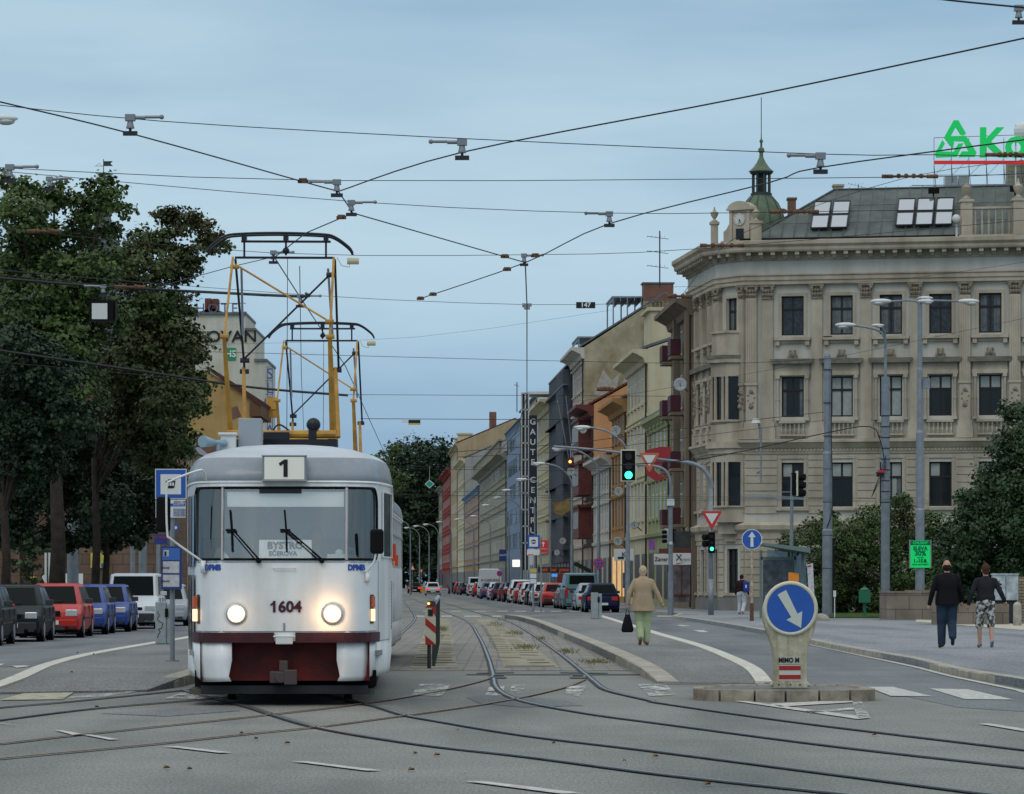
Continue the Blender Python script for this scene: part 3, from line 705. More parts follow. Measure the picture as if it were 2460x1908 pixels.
        for sg in (-1, 1):
            sa = sg*(arc(4)+.13)
            b = MB(); patch(b, sa-.045*sg, sa+.045*sg, 1.185, 1.32, .03, ns=2, nz_=1); o = b.build('indicator', M_amber, t); m_ = o.modifiers.new('s', 'SOLIDIFY'); m_.thickness = .04
            b = MB(); patch(b, sa-.04*sg, sa+.04*sg, 1.02, 1.165, .03, ns=2, nz_=1); o = b.build('position_lamp', M_lampy, t); m_ = o.modifiers.new('s', 'SOLIDIFY'); m_.thickness = .035
            b = MB(); patch(b, sa-.06*sg, sa+.06*sg, .99, 1.34, .008, ns=2, nz_=1); b.build('lamp_base', M_dark, t)
        txt('1604', .185, (.02, -.008, 1.19), M_num, t, spacing=1.0, bold=.006, name='fleet_number')
        b = MB(); b.prism([(-.122, 1.256), (-.165, 1.228), (-.165, 1.205), (-.122, 1.232)], -.012, -.004); b.build('numeral_flag', M_num, t)
        for sg, s_ in ((-1, 'DPMB'), (1, 'DPMB')):
            p = SF(sg*.86, 1.665, .004); txt(s_, .095, p, M_logo, t, rz=sg*.45, bold=.005, name='operator_logo', sx=.9)
        b = MB(); b.tube([(-.13, -.0, 1.66), (-.125, -.035, 1.665), (.125, -.035, 1.665), (.13, 0, 1.66)], .008, 5); b.build('grab_handle', M_white, t)
        # destination sign boxes
        b = MB(); b.box(-.26, .26, .02, .25, 2.70, 3.02); b.box(-.27, .27, .0, .03, 2.70, 2.72, 1); b.box(-.27, .27, .0, .03, 3.0, 3.02, 1); nb = b.build('number_box', [M_tgrey, M_tgrey], t, bevel=.01)
        b = MB(); b.box(-.235, .235, .004, .018, 2.725, 2.995); b.build('number_panel', mat('lit number panel', (.70, .70, .62), .4, emit=.12), nb)
        b = MB(); b.prism([(-.01, 2.755), (.04, 2.755), (.04, 2.965), (.0, 2.965), (-.065, 2.92), (-.05, 2.885), (-.01, 2.91)], -.004, .002); b.build('numeral', M_ink, nb)
        b = MB(); b.box(-.30, .32, .11, .125, 1.765, 2.0); db = b.build('destination_board', mat('white card', (.85, .87, .85), .6), t)
        txt('BYSTRC', .115, (.0, .105, 1.93), mat('grey-black letters', (.03, .035, .04), .5), db, bold=.004)
        txt('EČEROVA', .075, (-.02, .105, 1.835), mat('grey-black letters', (.08, .09, .09), .5), db, bold=.002)
        b = MB(); b.add([(-.68, .17, 2.40), (.70, .17, 2.40), (.70, .17, 2.58), (-.68, .17, 2.58)], [(0, 1, 2, 3)]); b.build('sun_blind', mat('pale blind', (.75, .80, .78), .7), t)
        b = MB(); b.box(-.3, .2, .12, .16, 2.56, 2.62); b.build('sign_box_rear', M_dark, t)
        b = MB(); b.prism([(-.74, 1.72), (-.6, 1.72), (-.74, 1.9)], .09, .1); b.build('route_card', M_wht, t)
        b = MB(); b.prism([(-1.0+.14, 1.72), (-.75, 1.72), (-.75, 1.9), (-.80, 1.9)], .22, .23); b.prism([(.75, 1.72), (.9, 1.72), (.82, 1.9), (.75, 1.92)], .18, .19); b.build('number_card', M_wht, t)
        txt('601', .09, (.80, .15, 1.85), M_logo, t, rz=.4)
        b = MB(); b.box(-.74, .74, .13, .45, 1.70, 1.78); b.sph((.64, .3, 1.84), .05); b.box(.5, .72, .2, .35, 1.78, 1.83); b.build('dashboard', mat('pale dashboard', (.48, .55, .52), .7), t)
        # wipers
        for x0, x1, x2 in ((-.28, -.62, .0), (.46, .02, .0)):
            b = MB(); zt = 2.12
            f = lambda x, z, o: SF(x, z, o)
            b.tube([f(x0, 1.75, .03), f(x1+.02, zt, .05)], .010, 5); b.tube([f(x0-.05, 1.75, .03), f(x1+.0, zt-.02, .05)], .008, 5)
            b.tube([f(x1-.02, zt+.24, .03), f(x1, zt, .035), f(x1+.01, zt-.26, .03)], .012, 5); b.box(x1-.07, x1+.05, -.0, .03, zt-.02, zt+.01)
            b.cyl(f(x0-.02, 1.745, .0), f(x0-.02, 1.745, .06), .03, n=8)
            b.build('wiper', M_black, t)
        # mirrors
        b = MB(); b.tube(catmull([(-.93, .20, 2.72), (-.96, .1, 2.83), (-1.05, .02, 2.82), (-1.32, .0, 2.71), (-1.38, .0, 2.62), (-1.375, .0, 2.1), (-1.32, .0, 2.0), (-.97, .14, 1.74)], 6), .014, 6)
        b.box(-.99, -.93, .12, .2, 1.6, 1.75); mr = b.build('mirror_arm', M_white, t, smooth=True)
        b = MB(); b.box(-1.51, -1.34, .02, .1, 2.09, 2.52); b.build('mirror', M_black, mr, bevel=.04)
        b = MB(); b.tube(catmull([(.98, .2, 1.62), (1.0, .08, 1.66), (1.06, .05, 1.75), (1.09, .03, 1.95)], 5), .013, 6); b.box(.95, 1.01, .16, .26, 1.5, 1.62); mr = b.build('mirror_arm', M_white, t, smooth=True)
        b = MB(); b.box(1.01, 1.17, .0, .07, 1.83, 2.13); b.build('mirror', M_black, mr, bevel=.035)
        # roof gear
        b = MB(); b.cyl((-.86, .9, 3.2), (-1.0, .7, 3.21), .035, .075, 12); b.cyl((-.74, 1.0, 3.2), (-.86, .9, 3.2), .045, .035, 10); b.box(-.84, -.80, .85, .95, 3.0, 3.18); b.build('roof_horn', mat('blue-grey horn', (.22, .33, .40), .4), t, smooth=True, auto=40)
        b = MB(); b.box(-.80, -.62, 1.0, 1.25, 3.12, 3.32); b.box(-.83, -.6, .97, 1.27, 3.30, 3.33); b.build('roof_box', M_wht, t, bevel=.01)
        b = MB(); b.box(-.60, -.32, 1.3, 1.8, 3.1, 3.52); b.build('roof_cabinet', mat('grey cabinet', (.30, .34, .37), .5), t, bevel=.01)
    # roadside amber side lamps
    for y in (2.45, 5.8):
        b = MB(); b.box(1.25, 1.31, y, y+.1, 1.78, 1.98); b.build('side_lamp', mat('orange side lamp', (.6, .06, .01), .3, emit=.08), t)
    b = MB()
    for k in range(20):
        a0, a1 = 2*math.pi*k/20, 2*math.pi*(k+1)/20
        for r0, r1 in ((.30, .33),): b.add([(1.262, 4.6+r*math.cos(a), 1.15+r*math.sin(a)) for r, a in ((r0, a0), (r1, a0), (r1, a1), (r0, a1))], [(0, 1, 2, 3)])
    b.build('side_emblem_ring', M_dark, t)
    # pantograph
    pb = MB(); y = 3.4
    pb.tube([(-.66, y-.85, 3.38), (.70, y-.85, 3.38)], .05, 8); pb.tube([(-.62, y+.85, 3.38), (.70, y+.85, 3.38)], .05, 8)
    pb.box(-.66, -.56, y-.9, y+.9, 3.24, 3.32, 1); pb.box(.60, .70, y-.9, y+.9, 3.24, 3.32, 1); pb.box(-.66, .72, y-.95, y-.8, 3.22, 3.31, 1)
    for x in (-.55, .6):
        for yy in (y-.8, y+.8): pb.cyl((x, yy, 3.12), (x, yy, 3.26), .06, n=8, m=1)
    pb.sph((.42, y-.85, 3.50), .09, m=1); pb.box(.36, .46, y-.9, y-.8, 3.2, 3.5, 1)
    pb.box(-.2, .12, y-.95, y-.75, 3.2, 3.4, 1); pb.tube(catmull([(-.1, y-.85, 3.4), (.0, y-.85, 3.5), (.2, y-.85, 3.35)], 5), .012, 5, 1)
    pant = pb.build('pantograph', [M_yel, M_pdark], t, smooth=True, auto=40)
    def sub(nm, pts, r, m=M_yel, n=7):
        b = MB(); b.tube(pts, r, n); return b.build(nm, m, pant, smooth=True, auto=50)
    zt, zk = 5.70, 4.60
    yf, yb = y-1.15, y+1.15
    sub('lower_arm', [(-.63, y-.6, 3.40), (-.68, yf, zk)], [.038, .024]); sub('lower_arm', [(.66, y-.6, 3.40), (.63, yf, zk)], [.046, .028])
    sub('lower_arm', [(-.50, y+.6, 3.40), (-.54, yb, 4.35)], [.032, .022]); sub('lower_arm', [(.70, y+.6, 3.40), (.66, yb, 4.35)], [.036, .024])
    sub('upper_arm', [(-.68, yf, zk), (-.62, y-.12, zt)], .016); sub('upper_arm', [(.63, yf, zk), (.66, y-.12, zt)], .017)
    sub('upper_arm', [(-.53, yb, 4.35), (-.60, y+.12, zt)], .016, M_pdark); sub('upper_arm', [(.70, yb, 4.35), (.67, y+.12, zt)], .016, M_pdark)
    sub('cross_brace', [(-.58, y-.2, 5.6), (.60, yf+.15, 4.82)], .013); sub('cross_brace', [(.62, y+.15, 5.52), (-.54, yb-.1, 4.45)], .013, M_pdark)
    for p in ((-.60, y-.2, 5.57), (.62, yf+.1, 4.80), (-.68, yf, zk), (.63, yf, zk)): sub('clamp', [(p[0]-.05, p[1], p[2]), (p[0]+.06, p[1], p[2])], .03)
    for p in ((-.52, yb-.1, 4.44), (.62, y+.15, 5.5), (.68, yb, 4.32), (-.53, yb, 4.3)): sub('clamp', [(p[0]-.06, p[1], p[2]), (p[0]+.06, p[1], p[2])], .035, M_pdark)
    for x in (-.53, .58): sub('spring', [(x, y+.3, 5.6), (x+(.0 if x < 0 else .05), y+.7, 4.75)], .016, M_spring)
    b = MB(); b.tube([(-.60, y, 5.71), (.66, y, 5.71)], .016, 6); b.tube([(-.52, y, 5.92), (.62, y, 5.92)], .016, 6)
    for x in (-.48, .05, .56): b.box(x-.03, x+.03, y-.15, y+.15, 5.92, 6.0); b.tube([(x, y, 5.72 if x != .05 else 5.74), (x, y, 5.95)], .014, 5)
    b.sph((.05, y, 5.80), .045)
    b.build('bow_frame', M_pdark, pant, smooth=True, auto=40)
    for dy in (-.14, .14):
        b = MB(); pts = catmull([(-.90, y+dy, 5.76), (-.84, y+dy, 5.85), (-.68, y+dy, 5.97), (-.5, y+dy, 6.005), (0, y+dy, 6.02), (.54, y+dy, 6.005), (.72, y+dy, 5.97), (.90, y+dy, 5.84), (.95, y+dy, 5.76)], 4); b.tube(pts, .016, 6); b.build('contact_bow', M_pdark, pant, smooth=True)
    b = MB(); b.cyl((.83, y-.1, 5.66), (.98, y-.1, 5.66), .045, n=10); b.tube([(.7, y, 5.72), (.76, y-.1, 5.6), (.86, y-.1, 5.58), (.86, y-.1, 5.63)], .006, 5); b.build('pull_rope_weight', mat('cream insulator', (.5, .48, .32), .5), pant)
    sub('rope', [(.07, y, 5.70), (.07, y-.3, 3.4)], .006, M_wire, 4)
    return t
tram1 = make_tram('tram', 'white and grey tram number 1604 on line 1, front car with lit headlamps', (-2.71, 41.0, 0), R(1.9))
pg1 = [c_ for c_ in tram1.children if c_.name.startswith('pantograph')][0]; pg1.location.x = -.14
for c_ in pg1.children:
    if c_.name.startswith('contact_bow'): c_.location.x = -.05
tram1.scale = (1.02, 1, 1); tram1.location.x = -2.735
tram2 = make_tram('tram', 'second tram car coupled behind the front car, its pantograph seen lower and smaller', (-3.33, 56.3, 0), R(.55), front=False)
tram2.location = (-3.33, 56.3, 0)
# ================================================================ BUILDINGS
def mwall(name, c, amt=.10, sc=.45, st=.86): return mat(name, c, .9, noise=(sc, amt), streak=((1.3, 1.3, .18), st), bump=(25, .25))
_wc = {}
def window(parent, M, x, z, w, h, frame, pane, rec=.14, style='cross', sill=None):
    """window part with its pane as sub-part; M maps facade coords (x along, y in, z up) to the building"""
    k = (round(w, 3), round(h, 3), frame.name, style, rec)
    if k not in _wc:
        b = MB(); t = .055 if style != 'cross' else .07
        if style == 'flat':
            for a_ in ((-w/2, -w/2+t, 0, h), (w/2-t, w/2, 0, h), (-w/2+t, w/2-t, 0, t), (-w/2+t, w/2-t, h-t, h), (-.035, .035, t, h-t), (-w/2+t, w/2-t, h*.66, h*.66+.07)): b.box(a_[0], a_[1], rec-.012, rec+.03, a_[2], a_[3])
        else:
          b.box(-w/2, -w/2+t, rec-.04, rec+.03, 0, h); b.box(w/2-t, w/2, rec-.04, rec+.03, 0, h); b.box(-w/2+t, w/2-t, rec-.04, rec+.03, 0, t); b.box(-w/2+t, w/2-t, rec-.04, rec+.03, h-t, h)
        if style != 'flat': b.box(-.04, .04, rec-.03, rec+.025, t, h-t)
        if style == 'cross': b.box(-w/2+t, w/2-t, rec-.05, rec+.02, h*.64, h*.64+.1)
        _wc[k] = b
    o = _wc[k].build('window', frame, parent) if k+('d',) not in _wc else None
    if o is None:
        o = bpy.data.objects.new('window', _wc[k+('d',)]); COL.objects.link(o); o.parent = parent
    else: _wc[k+('d',)] = o.data
    o.matrix_local = M @ Matrix.Translation((x, 0, z))
    kp = ('p', round(w, 3), round(h, 3), pane.name, rec)
    if kp not in _wc:
        b = MB(); b.add([(-w/2+.01, rec, .01), (w/2-.01, rec, .01), (w/2-.01, rec, h-.01), (-w/2+.01, rec, h-.01)], [(0, 1, 2, 3)])
        p = b.build('pane', pane, o); _wc[kp] = p.data
    else:
        p = bpy.data.objects.new('pane', _wc[kp]); COL.objects.link(p); p.parent = o
    return o
def holes(b, w, z0, z1, ops, rec=.16, m=0, mrev=0):
    """front wall surface with real openings (x0,x1,za,zb)"""
    xs = sorted({0, w, *[q for o in ops for q in o[:2]]}); zs_ = sorted({z0, z1, *[q for o in ops for q in o[2:]]})
    for i in range(len(xs)-1):
        for j in range(len(zs_)-1):
            a, c, e, f = xs[i], xs[i+1], zs_[j], zs_[j+1]; mxx, mz = (a+c)/2, (e+f)/2
            if any(o[0] < mxx < o[1] and o[2] < mz < o[3] for o in ops): continue
            b.add([(a, 0, e), (c, 0, e), (c, 0, f), (a, 0, f)], [(0, 1, 2, 3)], m)
    for a, c, e, f in ops:
        b.add([(a, 0, e), (c, 0, e), (c, 0, f), (a, 0, f), (a, rec, e), (c, rec, e), (c, rec, f), (a, rec, f)], [(0, 1, 5, 4), (1, 2, 6, 5), (2, 3, 7, 6), (3, 0, 4, 7)], mrev)
def FM(ox, oy, ang): return Matrix.Translation((ox, oy, 0)) @ Matrix.Rotation(ang, 4, 'Z')
M_roofred = texmat('red roof tiles', 'b', (.20, .055, .035), (.07, .02, .015), 1, mortar=.04, dims=(.35, .3), plane='XY')
M_roofgrey = mat('grey sheet roof', (.12, .13, .14), .6, noise=(1, .2))
M_brick = texmat('old chimney brick', 'b', (.25, .085, .05), (.14, .11, .09), 1, mortar=.02, dims=(.28, .09), plane='XZ')
M_shop = mat('dark shop window', (.035, .036, .035), .35, spec=.2, noise=(1.2, .7))
M_shopl = mat('lit shop window', (.9, .55, .22), .4, emit=.55, noise=(1.5, .7), col2=(.12, .06, .03))
M_drain = mat('dark rain pipe', (.04, .025, .02), .5)
SL = -.043
def fy(px): return 16.25/((px-CX)/F+.043)
def fx(Y): return 16.25+SL*Y
AN = math.atan2(-1, .043)      # local x runs toward the camera
def row_house(label, px0, px1, z_eave, rise, wall, roofm, floors, pitch=2.3, wh=1.7, ww=1.05, frame=M_frame_w, pane=M_pane, z1=4.3, cornice=.45, dep=12, surround=None, gable=None, group='houses along the right side of the avenue', ground=None, belt=True, nowin=False, extra=None, rec=.02, shop=M_shop, shoptop=3.1):
    """px0 = near (right) end in the photo, px1 = far (left) end"""
    Y0, Y1 = fy(px0), fy(px1); w = (Y1-Y0)*math.sqrt(1+SL*SL)
    t = T('town_house', label, 'house', (fx(Y1), Y1, 0), AN, group)
    b = MB(); n = max(1, int((w-.5)/pitch)); p = w/n; ops = []; fh = (z_eave-.4-z1)/floors
    I = Matrix.Identity(4)
    if not nowin:
        for f in range(floors):
            for k in range(n):
                cxx = p*(k+.5); z = z1+f*fh+fh*.26; h = min(wh, fh*.62); ops.append((cxx-ww/2, cxx+ww/2, z, z+h))
    ng = max(1, int(w/4)); gops = []
    for k in range(ng):
        cxx = w/ng*(k+.5); gops.append((cxx-w/ng*.36, cxx+w/ng*.36, .55, shoptop))
    holes(b, w, 0, z_eave, ops+gops, rec, 0, 0)
    gm_ = 1 if gable else 0
    for x, flip in ((0, 1), (w, 0)):
        b.add([(x, 0, 0), (x, dep, 0), (x, dep, z_eave), (x, dep/2, z_eave+rise), (x, 0, z_eave)], [(0, 1, 2, 3, 4)], gm_)
    b.add([(0, dep, 0), (w, dep, 0), (w, dep, z_eave), (0, dep, z_eave)], [(0, 1, 2, 3)])
    b.build('wall', [wall, gable or wall], t)
    for i, (a, c, e, f) in enumerate(ops):
        pn = pane if random.random() < .72 else M_blind
        window(t, I, (a+c)/2, e, c-a, f-e, frame, pn, rec-.018, 'flat')
    for a, c, e, f in gops:
        g = MB(); g.box(a, c, rec-.03, rec, e, f); s_ = g.build('shop_window', shop, t)
    # roof
    b = MB(); ov = .35
    b.prism([(-ov, z_eave-.05), (dep/2, z_eave+rise+.05), (dep+ov, z_eave-.05), (dep+ov, z_eave+.1), (dep/2, z_eave+rise+.22), (-ov, z_eave+.1)], -.02, w+.02, ax='x')
    b.build('roof', roofm, t)
    # cornice and belts
    if cornice:
        c = cornice; b = MB(); prof = [(0, z_eave-.9), (c*.2, z_eave-.85), (c*.3, z_eave-.55), (c*.8, z_eave-.3), (c, z_eave-.25), (c, z_eave-.04), (0, z_eave-.04)]
        b.sweep([(0, -.001), (w, -.001)], prof); b.build('cornice', surround or wall, t)
    if belt:
        b = MB(); b.sweep([(0, -.001), (w, -.001)], [(0, z1-.35), (.14, z1-.3), (.18, z1-.1), (0, z1-.05)])
        if surround:
            for f in range(1, floors): z = z1+f*fh; b.sweep([(0, -.001), (w, -.001)], [(0, z-.1), (.09, z-.08), (.09, z+.05), (0, z+.08)])
            for a, c, e, f in ops:
                b.box(a-.13, a, -.018, 0, e-.1, f+.1); b.box(c, c+.13, -.018, 0, e-.1, f+.1); b.box(a-.22, c+.22, -.2, 0, f+.12, f+.26); b.box(a-.2, c+.2, -.12, 0, e-.2, e-.1)
        b.build('moulding', surround or wall, t)
    b = MB(); b.tube([(w-.12, -.12, z_eave-.4), (w-.12, -.12, .2)], .06, 6); b.build('rain_pipe', M_drain, t)
    t['_w'] = w
    return t, w, dep
Wb = mwall('brown plaster', (.19, .155, .115)); Wb2 = mwall('dark recess plaster', (.07, .055, .045))
Wgreen = mwall('lime green plaster', (.30, .33, .18)); Wcream = mwall('cream plaster', (.52, .48, .33)); Wochre = mwall('ochre plaster', (.36, .21, .09))
Wwhite = mwall('off-white plaster', (.46, .45, .40)); Worange = mwall('orange plaster', (.52, .27, .13), .06); Wpink = mwall('pinkish plaster', (.42, .34, .28))
Wgraf = mat('patchy beige gable plaster', (.40, .36, .25), .9, noise=(.6, .3), col2=(.22, .19, .11)); Wblue = mwall('slate blue cladding', (.04, .065, .12), .1); Wyel = mwall('yellow plaster', (.42, .39, .25))
Wlb = mwall('light blue plaster', (.20, .28, .40)); Wgrey = mwall('grey plaster', (.30, .31, .30)); Wtan = mwall('tan plaster', (.36, .29, .18)); Wred = mwall('brick red plaster', (.27, .05, .045)); Wgr2 = mwall('greenish grey plaster', (.27, .27, .21))
Wmar = mat('dark maroon paint', (.10, .025, .02), .6, noise=(2, .2))

h1, w1, _ = row_house('brown modernist house with maroon balconies, directly left of the ornate corner building', 1664, 1612, 15.6, 1.0, Wb, M_roofgrey, 4, pitch=2.1, wh=2.0, z1=4.1, cornice=.9, surround=None, shop=M_shop)
b = MB()
for k in range(3):
    for f in range(4):
        pass
for f in range(4):
    for xx in (w1*.22, w1*.62):
        z = 4.25+f*2.85; bb = MB(); bb.box(xx-.8, xx+.8, -.75, 0, z, z+.16, 1); bb.box(xx-.8, xx+.8, -.77, -.71, z+.2, z+1.0); bb.box(xx-.8, xx-.74, -.71, -.1, z+.2, z+1.0); bb.box(xx+.74, xx+.8, -.71, -.25, z+.2, z+1.0)
        bb.build('balcony', [mat('maroon balcony panel', (.06, .014, .022), .6), Wb], h1)
for a_, c_ in ((w1-.9, w1-.1), (w1*.42-.3, w1*.42+.3)): b = MB(); b.box(a_, c_, -.35, 0, 4.2, 15.0); b.build('pilaster', Wb, h1)
h2, w2, _ = row_house('low lime green house with grey roof between the brown and the cream houses', 1612, 1557, 10.7, 1.8, Wgreen, M_roofgrey, 2, pitch=2.1, wh=2.1, surround=Wgreen)
h3, w3, _ = row_house('tall cream house with arched mouldings and blank gable rising behind the green house', 1557, 1507, 14.9, 2.0, Wcream, M_roofgrey, 3, pitch=2.2, wh=2.0, surround=Wcream, cornice=.9)
b = MB(); b.box(w3*.5, w3*.8, .4, 3.6, 15.3, 17.3); b.box(w3*.5-.15, w3*.8+.15, .2, 3.8, 17.3, 17.5); b.build('dormer', Wcream, h3)
h4, w4, _ = row_house('ochre house with dark eaves between the cream and the white houses', 1507, 1470, 12.9, 1.6, Wochre, M_roofgrey, 3, pitch=2.2, surround=Wochre, cornice=.95, frame=M_frame_d, shop=M_shopl)
h5, w5, _ = row_house('small white house with red tiled roof, lowest in the row', 1470, 1427, 9.9, 2.2, Wwhite, M_roofred, 2, pitch=2.3, surround=Wwhite, cornice=.8)
h6, w6, _ = row_house('house with maroon bay windows and orange gable wall', 1427, 1404, 14.1, 3.4, Wpink, M_roofred, 3, pitch=2.2, gable=Worange, surround=Wmar, cornice=1.3)
for f in range(3):
    bb = MB(); z = 4.6+f*3.1; bb.box(w6*.15, w6*.85, -1.0, 0, z, z+2.2); bb.box(w6*.12, w6*.88, -1.1, 0, z+2.2, z+2.4)
    for k in range(6): bb.box(w6*(.17+k*.115), w6*(.17+k*.115)+.5, -1.03, -.99, z+.7, z+1.9, 1)
    bb.build('bay_window', [Wmar, M_blind], h6)
h7, w7, _ = row_house('tall house with patchy beige gable wall covered in faded graffiti', 1404, 1376, 18.9, 3.9, Wpink, M_roofgrey, 4, pitch=2.2, gable=Wgraf, surround=Wwhite, cornice=1.0)
# graffiti patches and chimney block on h7
gf = mat('faded grey graffiti paint', (.36, .35, .31), .8, noise=(4, .2)); b = MB()
for poly in ([(.6, 15.4), (1.3, 17.2), (1.9, 16.4), (2.6, 17.0), (2.2, 15.6), (1.2, 15.1)], [(2.7, 16.0), (3.2, 18.2), (3.8, 17.2), (4.4, 19.0), (4.9, 18.2), (4.2, 16.7), (3.3, 16.2)], [(4.3, 17.0), (5.0, 19.5), (5.7, 19.9), (6.2, 18.7), (5.2, 17.0)]):
    b.prism([(a+.1, c) for a, c in poly], w7+.002, w7+.012, ax='x')
b.build('graffiti', gf, h7)
b = MB(); b.box(w7-1.6, w7, 4.4, 6.6, 19, 22.3); b.box(w7-1.6, w7+.01, 4.4, 6.62, 22.3, 23.6, 1); b.box(w7-1.7, w7+.08, 4.3, 6.7, 23.6, 23.7, 2); b.build('chimney', [Wgraf, M_brick, M_roofgrey], h7)
def frame_(w, x0, x1, y0, y1, z0, z1):
    b = MB()
    for x in (x0, x1):
        for y in (y0, (y0+y1)/2, y1): b.tube([(x, y, z0), (x, y, z1)], .07, 4)
    b.box(x0-.1, x1+.1, y0-.1, y1+.1, z1, z1+.12)
    for k in range(5): b.box(x0-.1, x1+.1, y0+(y1-y0)*k/4-.03, y0+(y1-y0)*k/4+.03, z1-.22, z1)
    return b
frame_(w7, w7-7, w7-.8, 2.2, 4.3, 20, 22.6).build('roof_terrace_frame', M_pole, h7)
h8, w8, _ = row_house('slate blue modern tower block with flat roof', 1376, 1327, 18.6, .3, Wblue, M_roofgrey, 4, pitch=3, nowin=True, cornice=0, belt=False)
b = MB(); b.box(w8*.55, w8*.9, -.6, 0, 3, 18.3); b.box(0, w8*.5, -.3, 0, 3, 18.5)
for k in range(6): b.box(0, w8*.92, -.64, -.3, 4+k*2.6, 4.12+k*2.6); b.build('lift_tower', mwall('grey tower cladding', (.16, .18, .21)), h8)
frame_(w8, w8-8, w8-.5, .5, 4.5, 18.6, 20.6).build('roof_terrace_frame', M_pole, h8)
h9, w9, _ = row_house('narrow yellow-cream house with heavy cornice right of the tall sign', 1327, 1292, 17.4, 1.2, Wyel, M_roofgrey, 4, pitch=2.8, surround=Wcream, cornice=1.1)
h10, w10, _ = row_house('white framed glass office front carrying the tall vertical sign', 1292, 1254, 19.0, .3, mwall('white cladding', (.55, .57, .58)), M_roofgrey, 6, pitch=3.4, ww=2.6, wh=2.3, cornice=0, belt=False, frame=M_frame_w)
h11, w11, _ = row_house('light blue house with ribbon windows', 1254, 1218, 18.3, .4, Wlb, M_roofgrey, 5, pitch=3.4, ww=2.4, cornice=.2, belt=False, frame=M_frame_d)
h12, w12, _ = row_house('grey-green ornate palace front with roof balustrade', 1218, 1152, 16.3, 1.2, Wgr2, M_roofgrey, 4, pitch=3.6, ww=1.5, wh=2.4, surround=Wgr2, cornice=1.2)
b = MB()
for k in range(70): x = w12*k/70; b.box(x, x+.45, -.9, -.6, 16.4, 17.6)
b.box(0, w12, -1.0, -.5, 17.6, 17.8); b.build('balustrade', Wgr2, h12)
h13, w13, _ = row_house('light blue and brown narrow house front beyond the palace', 1152, 1117, 15.0, 1.5, Wochre, M_roofred, 4, pitch=4, cornice=.6, surround=Wlb)
h13b, w13b, _ = row_house('tall far house with tan gable wall, orange roof and brick chimney', 1100, 1083, 25.8, 4.2, Wtan, M_roofred, 5, pitch=4, gable=Wtan, dep=20, cornice=.6)
b = MB(); b.box(w13b-3, w13b-1, 5.6, 6.8, 27.5, 31.3); b.build('chimney', M_brick, h13b)
for k in range(2):
    b = MB(); x = w13b*(.2+.4*k); b.box(x, x+2, .5, 3, 25.8, 28); b.box(x-.2, x+2.2, .3, 3.2, 28, 28.3); b.build('dormer', Wcream, h13b)
h14, w14, _ = row_house('narrow cream ornate house with grey gable wall beyond the palace', 1117, 1100, 21.6, 4.3, Wcream, M_roofgrey, 5, pitch=4, ww=1.7, gable=Wgrey, dep=20, surround=Wcream, cornice=.9)
h15, w15, _ = row_house('brick red house near the far end of the avenue', 1083, 1064, 23, 1.5, Wred, M_roofred, 5, pitch=4.5, ww=1.7, surround=Wred, cornice=1.0)
h16, w16, _ = row_house('grey end house of the right-hand row beside the far trees', 1064, 1052, 21.5, 1.5, Wgr2, M_roofgrey, 5, pitch=4.5, ww=1.7, surround=Wgr2, cornice=.9)

# ---------------------------------------------------------------- corner building
Wst = mwall('warm grey sandstone', (.43, .38, .30), .16, .5, .74); Wfr = mwall('pale frieze plaster', (.48, .475, .435), .06); Wpl = mwall('pale wall plaster', (.49, .475, .42), .08)
M_copper = mat('green copper roof', (.088, .108, .102), .6, noise=(.7, .25), streak=((2, 2, .3), .8)); M_cop2 = mat('verdigris copper', (.12, .17, .10), .6, noise=(1.5, .35), col2=(.05, .075, .05))
M_seam = mat('dark roof seam', (.05, .065, .06), .6)
ORG = Vector((9.0, 171.0)); PL = [(9.0, 171.0), (9.9, 163.0), (11.0, 161.4), (34.0, 156.8)]
cb = T('corner_building', 'ornate sandstone corner building with green copper roof and small clock gable', 'building', (0, 0, 0))
def faceM(i):
    a, c = Vector(PL[i]), Vector(PL[i+1]); return FM(a.x, a.y, math.atan2(c.y-a.y, c.x-a.x)), (c-a).length
US = [2.28+2.31*i for i in range(9)]
b_w = MB(); b_r = MB(); b_p = MB()
WIN = [(.95, 3.05, 1.05), (5.02, 7.1, 1.05), (9.25, 11.15, 1.05), (13.1, 14.95, 1.05)]
rng = random.Random(3)
balb = MB(); hood = MB(); orn = MB()
def baluster_run(b, M, x0, x1, z0, z1, sp=.2, y=-.14):
    b.M = M; b.box(x0, x1, y-.1, y+.1, z1-.1, z1); b.box(x0, x1, y-.08, y+.08, z0, z0+.08)
    n = max(2, int((x1-x0)/sp)); h = z1-z0-.18
    for k in range(n):
        x = x0+(x1-x0)*(k+.5)/n; b.lathe([(.035, 0), (.045, h*.1), (.065, h*.32), (.03, h*.62), (.05, h*.85), (.05, h)], (x, y, z0+.08), 6)
    b.M = None
def capital(M, u, w, z, fl):
    b = MB(); b.M = M
    b.box(u-w/2-.02, u+w/2+.02, -.2, 0, z, z+.06); b.box(u-w/2-.1, u+w/2+.1, -.30, 0, z+.56, z+.66)
    for k in range(4):
        x = u-w/2+w*(k+.5)/4; b.sph((x, -.2, z+.20), .085, (1, 1, 1.3), 7); b.sph((x, -.23, z+.38), .075, (1, 1, 1.2), 7)
    for s in (-1, 1): b.cyl((u+s*(w/2-.02), -.30, z+.5), (u+s*(w/2-.02), -.12, z+.5), .085, n=8)
    b.box(u-w/2, u+w/2, -.19, 0, z+.05, z+.58)
    b.M = None; return b
